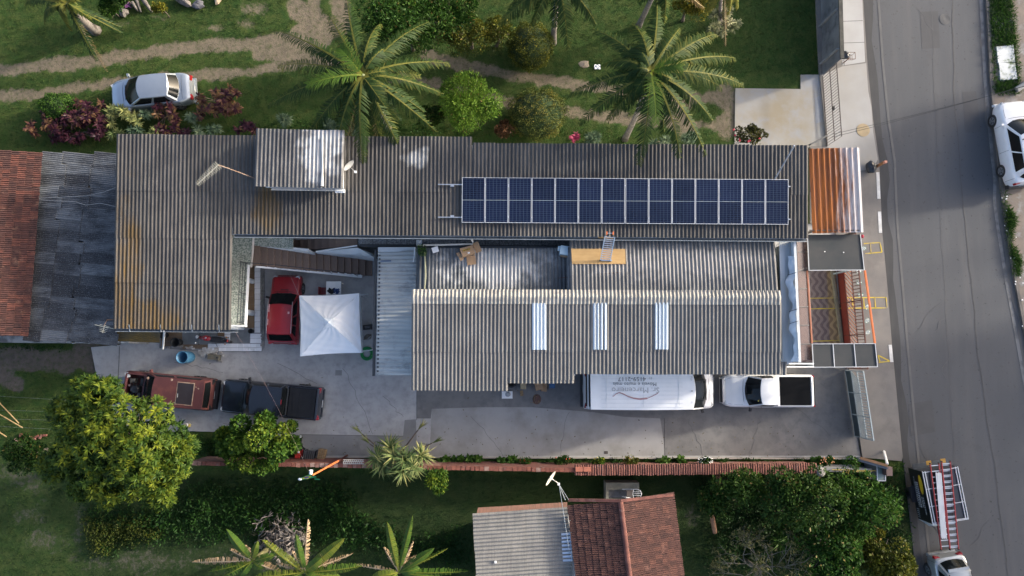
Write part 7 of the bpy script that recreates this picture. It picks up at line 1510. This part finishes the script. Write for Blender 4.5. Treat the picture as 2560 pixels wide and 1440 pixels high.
# under the workshop eave
c = P(1268, 987, 0); t = thing('marble_slab', 'white slab with a grey heap on it below the workshop eave', 'slab', (c.x, c.y, .03)); MB().box((0, 0, .06), (.56, .38, .12), taper=.98).build('slab', WHITE, t); ell((.04, .03, .13), (.15, .14, .06), 9, 5).build('cement_heap', MAT('cement_heap', (.34, .36, .38), rough=.95, bump=.5), t, True)
def carton(label, px, py, d, rz, mat=CARD, z=.03, nm='carton', cat='box'):
    c = P(px, py, 0); t = thing(nm, label, cat, (c.x, c.y, z), rz); MB().box((0, 0, d[2]/2), d, taper=.97).build('box', mat, t)
    for s_ in (-1, 1): MB().box((0, s_*d[1]*.24, d[2]+.012), (d[0]*.97, d[1]*.46, .008)).build('flap', mat, t)
    return t
carton('tall pale carton at the eave beside the marble slab', 1308, 962, (.3, .4, .6), .0, MAT('pale_carton', (.38, .31, .19), rough=.9)); carton('brown carton leaning at the eave next to the planks', 1346, 963, (.4, .45, .5), .25); carton('low brown carton beside the blue stool', 1360, 966, (.28, .5, .35), -.1)
MB().box((0, 0, .02), (.16, .27, .04)).build('broken_board', OLDWOOD, at=(*P(1304, 983).xy, .03), label='small broken board piece lying on the concrete below the eave', cat='board', rz=.1)
c = P(1278, 955, 0); t = thing('old_tyre', 'black tyre lying half under the workshop eave', 'tyre', (c.x, c.y, .03))
for q in range(2): MB().lathe((0, 0, .1+.19*q), [(.17, -.07), (.25, -.09), (.29, 0), (.25, .09), (.17, .07), (.17, -.07)], 22).build('tyre', RUBBER, t, True)
c = P(1379, 962, 0); t = thing('blue_stool', 'blue metal stool standing at the eave near the van', 'stool', (c.x, c.y, .03)); BLS = MAT('blue_steel', (.03, .10, .22), rough=.5)
MB().box((0, 0, .5), (.3, .3, .04)).build('seat', BLS, t)
for sx_ in (-1, 1):
    for sy_ in (-1, 1): MB().tube([(sx_*.13, sy_*.13, .5), (sx_*.17, sy_*.17, 0)], .018, 6).build('leg', BLS, t)
c = P(1342, 998, 0); t = thing('sawdust_heap', 'reddish sawdust and chips heap on the driveway', 'sawdust', (c.x, c.y, .03)); ell((0, 0, -.02), (.24, .28, .08), 14, 8).build('heap', MAT('red_sawdust', (.15, .085, .07), (.10, .07, .06), sc=8, rough=1, bump=.7), t, True)
for q in range(12): MB().box((random.uniform(-.2, .2), random.uniform(-.22, .22), .06), (.1, .02, .015), rz=random.uniform(0, 3)).build('chip', OLDWOOD, t)
# ------------------------------------------------------------------ on the roofs
q0 = [P(1428, 621.5, 4.98), P(1563, 622, 4.98), P(1564, 660, 5.06), P(1430, 660, 5.06)]; t = MB().slab(list(reversed(q0)), .03).build('plywood_board', WOODP, at=q0[0], world=True, label='tan plywood board lying on the workshop roof under the ladder', cat='board')
ladder('aluminium_ladder', 'aluminium ladder rising from the plywood board to the long roof gutter', P(1513, 652, 5.06), P(1525, 590, 6.0), .44, 12, ALU, ALU, .05)
t = thing('ladder_tip', 'orange-tipped ladder end resting on the long roof', 'ladder', P(1525, 585, 5.9)); 
for s_ in (-1, 1): MB().box(tuple(P(1525+8*s_, 583, 5.85)), (.05, .14, .08)).build('tip', ORANGE, t, world=True)
MB().bar(P(1517, 583, 5.85), P(1533, 583, 5.85), .03, .03).build('rung', ALU, t, world=True); MB().bar(P(1495, 592.5, 5.25), P(1533, 594, 5.25), .09, .08).build('gutter_block', WOODP, at=P(1495, 592.5, 5.25), world=True, label='short wood block laid on the gutter under the ladder', cat='wood block')
MB().bar(P(1503, 650.5, 5.08), P(1530, 651, 5.08), .06, .05).build('foot_bar', ALU, bpy.data.objects['aluminium_ladder'], world=True)
c = P(1170, 632, 4.42); t = thing('cardboard_box', 'opened brown cardboard box with yellow print on the mottled roof', 'box', (c.x, c.y, 4.33), .28)
MB().box((0, .05, .16), (.62, .42, .3)).build('box', CARD, t); MB().box((.02, -.05, .317), (.6, .2, .01)).build('flap', CARD, t)
for d, cpos, rz in (((.28, .5, .012), (.48, .12, .2), .1), ((.42, .42, .012), (.05, -.38, .06), -.15), ((.16, .42, .012), (-.40, -.08, .2), .3)): MB().box(cpos, d, rz=rz).build('flap', CARD, t)
MB().box((-.02, .12, .315), (.36, .08, .006)).build('print', MAT('yellow_print', (.40, .26, .03), (.1, .06, .02), sc=14, rough=.8), t); MB().box((.04, -.05, .326), (.1, .06, .006)).build('tape', WHITE, t)
c = P(1412, 628, 4.45); t = thing('pale_parcel', 'pale blue plastic-wrapped parcel at the edge of the mottled roof', 'parcel', (c.x, c.y, 4.33), -.15); MB().box((0, 0, .2), (.5, .44, .4), taper=.93).build('parcel', MAT('pale_blue_plastic', (.45, .58, .64), (.36, .5, .57), rough=.35), t); MB().box((.03, -.25, .12), (.42, .06, .2)).build('brown_edge', CARD, t); MB().box((-.28, .06, .3), (.14, .22, .05)).build('flap', MATS['pale_blue_plastic'], t)
MB().tube([P(1042, 613, 4.5), P(1100, 612, 4.5), P(1182, 610, 4.5), P(1182, 604, 4.6), P(1176, 594, 5.0)], .04, 8).build('white_drainpipe', MAT('cream_pvc', (.66, .63, .56), rough=.5), at=P(1042, 613, 4.5), world=True, label='white drainpipe running along the walkway above the mottled roof', cat='pipe')
MB().tube([P(1058, 612, 4.45), P(1062, 640, 4.40), P(1064, 690, 4.42), P(1061, 727, 4.5)], .035, 6).build('cable_hose', MAT('khaki_hose', (.30, .30, .2), rough=.7), at=P(1058, 612, 4.45), world=True, label='khaki hose hanging down the edge of the mottled roof', cat='hose')
MB().tube([P(1037, 618, 3.9), P(1036, 640, 3.8), P(1033, 655, 3.75)], .03, 6).build('white_pipe_end', WHITE, at=P(1037, 618, 3.9), world=True, label='short white pipe at the top of the zinc lean-to', cat='pipe')
c = P(1055, 626, 4.4); t = thing('roof_plant', 'dark potted plant on the roof corner by the drainpipe', 'potted plant', (c.x, c.y, 4.25)); MB().lathe((0, 0, 0), [(.14, 0), (.19, .25), (.16, .25), (0, .2)], 14).build('pot', BLACK, t, True); foliage(t, 'leaves', MGREEN, [(c.x, c.y, 4.6, .22), (c.x+.05, c.y-.1, 4.55, .18)], 260, .06, .12)
MB().box((0, 0, .02), (.3, .26, .03), rz=.3).build('white_tile', WHITE, at=(*P(1088, 624, 4.45).xy, 4.40), label='loose white square tile on the mottled roof', cat='tile')
MB().grid(lambda u, v: ((u-.5)*.28, (v-.5)*.24, .05+.04*math.sin(u*9)*math.sin(v*7)), 6, 6).build('paper_scrap', WHITE, at=(*P(1048, 606, 3.1).xy, 3.08), label='crumpled white paper on the walkway edge', cat='paper')
MB().tube([P(1396, 695, 4.46), P(1470, 688, 5.03), P(1550, 681, 5.06)], .014, 5).build('iron_rod', MAT('rusty_rod', (.12, .05, .04), rough=.8), at=P(1396, 695, 4.46), world=True, label='thin rusty iron rod lying across the workshop roofs', cat='rod')
MB().bar(P(952, 653, 3.47), P(978, 652, 3.53), .06, .02).build('blue_strip', MAT('blue_grey_strip', (.10, .15, .24), rough=.5), at=P(952, 653, 3.47), world=True, label='small blue strip lying on the zinc lean-to', cat='strip')
def yagi(name, label, mast, boom0, boom1, n, el, mat):
    t = thing(name, label, 'antenna', mast[0]); MB().tube(mast, .018, 6).build('mast', MAT('rusty_mast', (.36, .28, .22), (.22, .11, .05), sc=1.5, rough=.7), t, world=True); MB().tube([boom0, boom1], .014, 5).build('boom', mat, t, world=True)
    d = (boom1-boom0).normalized(); s = d.cross(Vector((0, 0, 1))).normalized()
    for i in range(n): f = (i+.5)/n; c = boom0.lerp(boom1, f); w = el*(1-.45*f); MB().tube([c-s*w, c+s*w], .008, 4).build('element', mat, t, world=True)
AL2 = MAT('dull_aluminium', (.55, .54, .45), (.45, .44, .36), rough=.5, metal=.4)
yagi('yagi_antenna', 'long yagi antenna on a rusty mast from the tank room', [P(640, 447, 6.0), P(590, 428, 6.6), P(545, 412, 7.1)], P(547, 411, 7.12), P(492, 462, 7.1), 15, .22, AL2)
yagi('yagi_antenna', 'small yagi antenna over the blue-grey shed by the roof corner', [P(292, 798, 4.7), P(268, 800, 4.8), P(258, 816, 4.8)], P(262, 812, 4.8), P(256, 832, 4.8), 5, .24, AL2)
MB().tube([P(237, 812, 4.8), P(285, 822, 4.8)], .012, 4).build('boom', AL2, bpy.data.objects['yagi_antenna.001'], world=True)
MB().tube([P(1938, 446, 5.75), P(1962, 405, 7.0), P(1986, 364, 8.2)], .03, 8).build('antenna_mast', MAT('galvanised_pipe', (.55, .57, .6), rough=.4, metal=.4), at=P(1938, 446, 5.75), world=True, label='slim galvanised mast standing at the east end of the solar row', cat='mast')
def dish(name, label, cpx, z, nrm, r, arm, mast, mat):
    c = P(*cpx, z); t = thing(name, label, 'satellite dish', mast[0]); n = Vector(nrm).normalized(); a = n.cross(Vector((0, 0, 1))).normalized(); b = n.cross(a)
    MB().grid(lambda u, v: c+(a*math.cos(2*math.pi*u)+b*math.sin(2*math.pi*u))*r*v-n*.12*(1-v*v)*r*1.2, 24, 5).build('reflector', mat, t, True, world=True)
    MB().grid(lambda u, v: c+(a*math.cos(2*math.pi*u)+b*math.sin(2*math.pi*u))*r*(.97*v)-n*(.12*(1-v*v)*r*1.2+.015), 24, 5, flip=True).build('back_shell', GUTTL, t, True, world=True)
    e = c+n*arm; MB().tube([c-b*r*.8*(1 if b.z > 0 else -1), e], .012, 5).build('feed_arm', mat, t, world=True); MB().box(tuple(e), (.09, .09, .12)).build('feed_horn', WHITE, t, world=True); MB().tube(mast+[c-n*.05], .02, 6).build('mast', GUTTL, t, world=True)
CREAM = MAT('cream_dish', (.66, .61, .50), (.6, .55, .45), rough=.5); GD = MAT('grey_dish', (.45, .45, .44), (.38, .38, .37), rough=.5)
dish('satellite_dish', 'grey satellite dish on the east wall of the tank room', (872, 414), 6.1, (.62, -.60, .02), .30, .42, [P(862, 424, 5.6)], GD)
dish('satellite_dish', 'cream satellite dish raised on a stayed mast above the south house', (1377, 1196), 5.6, (.80, -.52, .30), .36, .42, [P(1413, 1250, 3.2), P(1396, 1208, 5.2)], CREAM)
MB().tube([P(1424, 1385, 3.1), P(1410, 1290, 4.0), P(1398, 1215, 5.1)], .012, 5).build('stay', GUTTL, bpy.data.objects['satellite_dish.001'], world=True); MB().tube([P(1422, 1250, 3.35), P(1398, 1212, 5.1)], .012, 5).build('stay', GUTTL, bpy.data.objects['satellite_dish.001'], world=True)
# cables on the west roofs
for pts, lb in ((((12, 492), (60, 490), (110, 500), (190, 505), (215, 513), (250, 508), (288, 516)), 'grey cable snaking over the tile roof to the long house'), (((70, 496), (130, 494), (215, 490), (260, 480), (291, 468)), 'thin grey cable over the blue-grey shed roof')):
    MB().tube([P(x, y, 3.45-(x/290)*.38) for x, y in pts], .012, 4).build('roof_cable', MAT('grey_cable', (.34, .34, .33), rough=.6), at=P(*pts[0], 3.4), world=True, label=lb, cat='cable')
# wires over the road, clothes line, garden wires
for i, (a, b) in enumerate((((2078, 336, 4.5), (2620, 200, 6.0)), ((2080, 343, 4.5), (2640, 192, 6.0)))):
    pa, pb = P(*a), P(*b); MB().tube([pa.lerp(pb, q/12)-Vector((0, 0, .35*math.sin(math.pi*q/12))) for q in range(13)], .010, 4).build('service_wire', BLACK, at=pa, world=True, label=('upper' if i == 0 else 'lower')+' strand of the service wires crossing the road', cat='wire')
pa, pb = P(588, 828, 4.6), P(775, 1186, 3.4); MB().tube([pa.lerp(pb, q/12)-Vector((0, 0, .3*math.sin(math.pi*q/12))) for q in range(13)], .0022, 4).build('clothes_line', MAT('pink_rope', (.30, .20, .20), rough=.8), at=pa, world=True, label='thin pinkish line stretched from the balcony to the flag pole', cat='rope')
pa, pb = P(722, 680, 2.0), P(748, 739, 2.05); MB().tube([pa, pb], .008, 4).build('tent_line', MATS['pink_rope'], at=pa, world=True, label='tent guy line tied to the stair stringer', cat='rope')
for i, (y0, y1) in enumerate(((988, 1002), (1024, 1031), (1046, 1052), (1064, 1076))):
    pa, pb = P(-40, y0, 1.4-.3*i), P(190, y1, 1.4-.3*i); MB().tube([pa, pb], .003, 4).build('fence_wire', MAT('galv_wire', (.30, .32, .3), rough=.5), at=pa, world=True, label='thin fence wire strung west of the mango tree', cat='wire', group='fence wires west of the mango tree')
for i, (a, b) in enumerate((((-10, 998, 1.9), (47, 1058, .1)), ((-20, 1025, 1.9), (56, 1069, .1)), ((-30, 1062, 1.5), (16, 1092, .1)))):
    MB().tube([P(*a), P(*b)], .03, 6).build('bamboo_pole', MAT('bamboo', (.38, .27, .13), (.3, .2, .09), rough=.7), at=P(*b), world=True, label=('uppermost', 'middle', 'lowest')[i]+' of three leaning bamboo poles at the west fence', cat='pole')
for i in range(14):
    c = P(random.uniform(25, 120), random.uniform(1088, 1100)); MB().box((0, 0, .04), (.2, .1, .08), rz=random.uniform(0, 3)).build('loose_brick', BRICK, at=(c.x, c.y, 0), label='loose red brick in the rubble row by the dark bush', cat='brick', group='loose bricks by the dark bush')
# rocks in the north-west bed
def rock(label, px, py, r, mat, seed, h=.5):
    random.seed(seed); c = P(px, py, 0); mb = MB(); ph = [random.uniform(0, 6.28) for _ in range(6)]
    mb.grid(lambda u, v: Vector(((r[0]*(1+.22*math.sin(3*2*math.pi*u+ph[0])+.12*math.sin(5*2*math.pi*u+ph[1])))*math.sin(math.pi*v)*math.cos(2*math.pi*u), (r[1]*(1+.2*math.sin(2*2*math.pi*u+ph[2])))*math.sin(math.pi*v)*math.sin(2*math.pi*u), h*r[0]-h*r[0]*math.cos(math.pi*v)*(1+.2*math.sin(2*math.pi*u*2+ph[3]))-.08)), 9, 6)
    mb.build('rock', mat, at=(c.x, c.y, 0), label=label, cat='rock', rz=random.uniform(0, 3))
RK = MAT('brown_grey_rock', (.20, .18, .155), (.11, .10, .095), sc=3, rough=.95, bump=.6); RK2 = MAT('slate_rock', (.13, .13, .145), (.075, .075, .085), sc=3, rough=.9, bump=.6)
rock('angular tan rock at the north-west bed edge', 312, 33, (.26, .24), RK, 1, .6); rock('small grey rock beside the angular tan rock', 286, 32, (.18, .12), RK, 2, .5); rock('big pale boulder in the north-east of the rock bed', 462, 8, (.55, .22), RK, 4, .4); rock('blue-grey slate rock with a pointed end', 497, 13, (.36, .24), RK2, 5, .4); rock('pale flat boulder at the lawn edge', 548, -4, (.4, .2), MAT('sandy_rock', (.34, .28, .2), (.26, .2, .15), rough=.95), 6, .4); rock('sandy round stone on the lawn beside a white rag', 1461, 160, (.30, .24), MATS['sandy_rock'], 8, .18)
t = thing('dead_trunk', 'split grey dead trunk lying in the rock bed', 'log', P(350, 10))
for a, b, r in (((335, -20), (352, 30), .10), ((348, -15), (380, 30), .12), ((330, 5), (345, 28), .08)): MB().tube([P(*a, .25), P((a[0]+b[0])/2, (a[1]+b[1])/2, .2), P(*b, .08)], [r*1.2, r, r*.5], 8).build('log', MAT('dead_wood', (.16, .145, .13), (.08, .07, .065), sc=5, rough=.95, bump=.6), t, True, world=True)
clump('purple_bromeliad', 'single purple bromeliad among the rocks', [(317, 10)], LEAF('violet_leaves', (.10, .03, .12), (.2, .07, .22), (.3, .15, .3), .2), 18, .2, .3, .08, .35)
MB().grid(lambda u, v: ((u-.5)*.34, (v-.5)*.26, .05+.04*math.sin(u*11)*math.sin(v*8)), 7, 7).build('white_rag', WHITE, at=(*P(1493, 168).xy, 0), label='small white rag lying on the shaded lawn', cat='rag')
# pavement and verge things
b = P(2108, 158, .1); t = thing('litter_basket', 'rusty wire litter basket on the pavement by the wall end', 'basket', (b.x, b.y, .11)); RW = MAT('rusty_wire', (.14, .07, .04), rough=.8)
MB().tube([(0, 0, 0), (0, 0, .7)], .025, 6).build('post', RW, t)
for z, w in ((.7, .26), (.95, .36)):
    for s_ in (-1, 1): MB().bar((s_*w/2, -w/2, z), (s_*w/2, w/2, z), .018, .018).build('hoop', RW, t); MB().bar((-w/2, s_*w/2, z), (w/2, s_*w/2, z), .018, .018).build('hoop', RW, t)
for q in range(4): MB().bar((-.13+.087*q, -.13, .7), (-.13+.087*q, .13, .7), .014, .014).build('floor_wire', RW, t)
for sx_ in (-1, 1):
    for sy_ in (-1, 1): MB().bar((sx_*.13, sy_*.13, .7), (sx_*.18, sy_*.18, .95), .014, .014).build('side_wire', RW, t)
def bag(label, px, py, z0, r, nm='rubbish_bag'):
    c = P(px, py, z0+.2); mb = MB(); mb.grid(lambda u, v: Vector((r[0]*math.sin(math.pi*v)*math.cos(2*math.pi*u)*(1+.1*math.sin(6*math.pi*u+3*v)), r[1]*math.sin(math.pi*v)*math.sin(2*math.pi*u)*(1+.1*math.sin(10*math.pi*u)), r[2]-r[2]*math.cos(math.pi*v)+.03*math.sin(8*math.pi*u)*v)), 18, 9); mb.build(nm, MAT('black_bag', (.016, .018, .024), (.024, .028, .036), sc=6, rough=.35, bump=.6, bs=14), at=(c.x, c.y, z0), smooth=True, label=label, cat='rubbish bag')
bag('black rubbish bag sitting in the wire litter basket', 2113, 138, .83, (.24, .22, .2)); bag('black rubbish bag on the kerb by the orange post', 2177, 418, .11, (.28, .34, .22))
t = thing('kerb_post', 'thin orange-brown wooden post standing on the kerb', 'post', P(2186, 419, .11)); a = P(2186, 419, .11); MB().bar(a, a+Vector((.0, 0, 1.0)), .12, .10).build('post', MAT('orange_wood', (.32, .15, .06), (.24, .11, .05), rough=.8), t, world=True); MB().box((a.x, a.y, 1.18), (.16, .14, .16), taper=.8).build('cap', MAT('salmon_cap', (.55, .24, .16), rough=.6), t, world=True)
ell(tuple(P(2156, 591, .3)), (.08, .1, .1)).build('red_ball', MAT('crimson', (.45, .01, .05), rough=.5), at=P(2156, 591, .3), world=True, label='small crimson hydrant knob beside the porch canopy', cat='hydrant')
for i, (q, lb) in enumerate(((((2486, 120), (2528, 116), (2532, 158), (2490, 160)), 'northern white concrete slab in the verge grass'), (((2492, 160), (2532, 160), (2538, 200), (2496, 204)), 'southern white concrete slab in the verge grass'))):
    MB().slab([(*P(x, y).xy, .17) for x, y in reversed(q)], .1).build('verge_slab', MAT('whitewashed_slab', (.62, .64, .63), (.45, .47, .45), sc=2.5, rough=.9, dirt=(.12, .16, .08), dsc=2.5, dthr=(.56, .68)), at=(*P(*q[0]).xy, .07), world=True, label=lb, cat='slab')
MB().tube([P(2540, 225, .2), P(2580, 200, .25)], .16, 8).build('fallen_kerb', MAT('grey_kerbstone', (.3, .3, .29), rough=.9), at=P(2540, 225, .2), world=True, label='loose grey kerbstone lying north of the white SUV', cat='kerbstone')
random.seed(9)
for i in range(16):
    y = random.uniform(490, 860); c = P(edge_at(KE, y)+random.uniform(-8, 22), y); s_ = random.uniform(.04, .09); MB().box((0, 0, .01), (s_, s_*.7, .02), rz=random.uniform(0, 3)).build('litter_scrap', WHITE, at=(c.x, c.y, .13), label='scrap of white litter along the far kerb', cat='litter', group='litter scraps along the far kerb')
# concrete wash tank and chair behind the south house
c = P(1554, 1228, .5); t = thing('wash_tank', 'mossy concrete wash tank north of the south house', 'wash tank', (c.x, c.y, 0)); MT = MAT('mossy_tank', (.22, .21, .175), (.14, .14, .115), sc=2.5, rough=.95, bump=.3)
W2, H2 = 1.68, .95
MB().box((0, 0, .2), (W2, H2, .4)).build('floor', MT, t)
for s_ in (-1, 1): MB().box((s_*(W2/2-.07), 0, .6), (.14, H2, .4)).build('side_wall', MT, t); MB().box((0, s_*(H2/2-.07), .598), (W2-.28, .14, .4)).build('side_wall', MT, t)
MB().box((0, .28, .62), (W2-.28, .3, .3)).build('ledge', MT, t); MB().box((0, -.15, .402), (W2-.3, .5, .01)).build('water_bed', MAT('grey_residue', (.25, .26, .28), (.18, .18, .19), sc=5, rough=.7), t)
c = P(1580, 1234, .85); t = thing('wire_chair', 'white wire chair lying on the wash tank', 'chair', (c.x, c.y, .82), -.03)
MB().tube([(-.5, .20, .03), (.25, .22, .03), (.42, .16, .04), (.48, 0, .04), (.42, -.16, .04), (.25, -.22, .03), (-.35, -.22, .03)], .02, 6).build('frame', WHITE, t, True)
for y in (-.08, .02, .1): MB().tube([(.08, y, .04), (.45, y, .04)], .012, 5).build('back_wire', WHITE, t)
MB().tube([(.08, -.21, .04), (.02, 0, .05), (.08, .21, .04)], .018, 6).build('crossbar', WHITE, t, True); MB().box((-.12, 0, .05), (.3, .36, .03)).build('seat', MAT('dark_seat', (.12, .10, .09), rough=.8), t); MB().tube([(-.5, -.15, .06), (-.3, -.16, .2), (-.1, -.2, .06)], .014, 5).build('leg', WHITE, t)
MB().tube([P(1780, 1290, 1.6), P(1787, 1330, .2)], .12, 10).build('terracotta_pipe', MAT('terracotta', (.30, .16, .09), (.24, .12, .07), rough=.85), at=P(1787, 1330, .2), world=True, label='terracotta pipe standing beside the thicket', cat='pipe')
MB().bar(P(1795, 1186, 1.2), P(1797, 1205, .8), .14, .3).build('brick_buttress', BRICK, at=P(1795, 1186, 1.2), world=True, label='short brick buttress behind the tiled wall', cat='buttress')
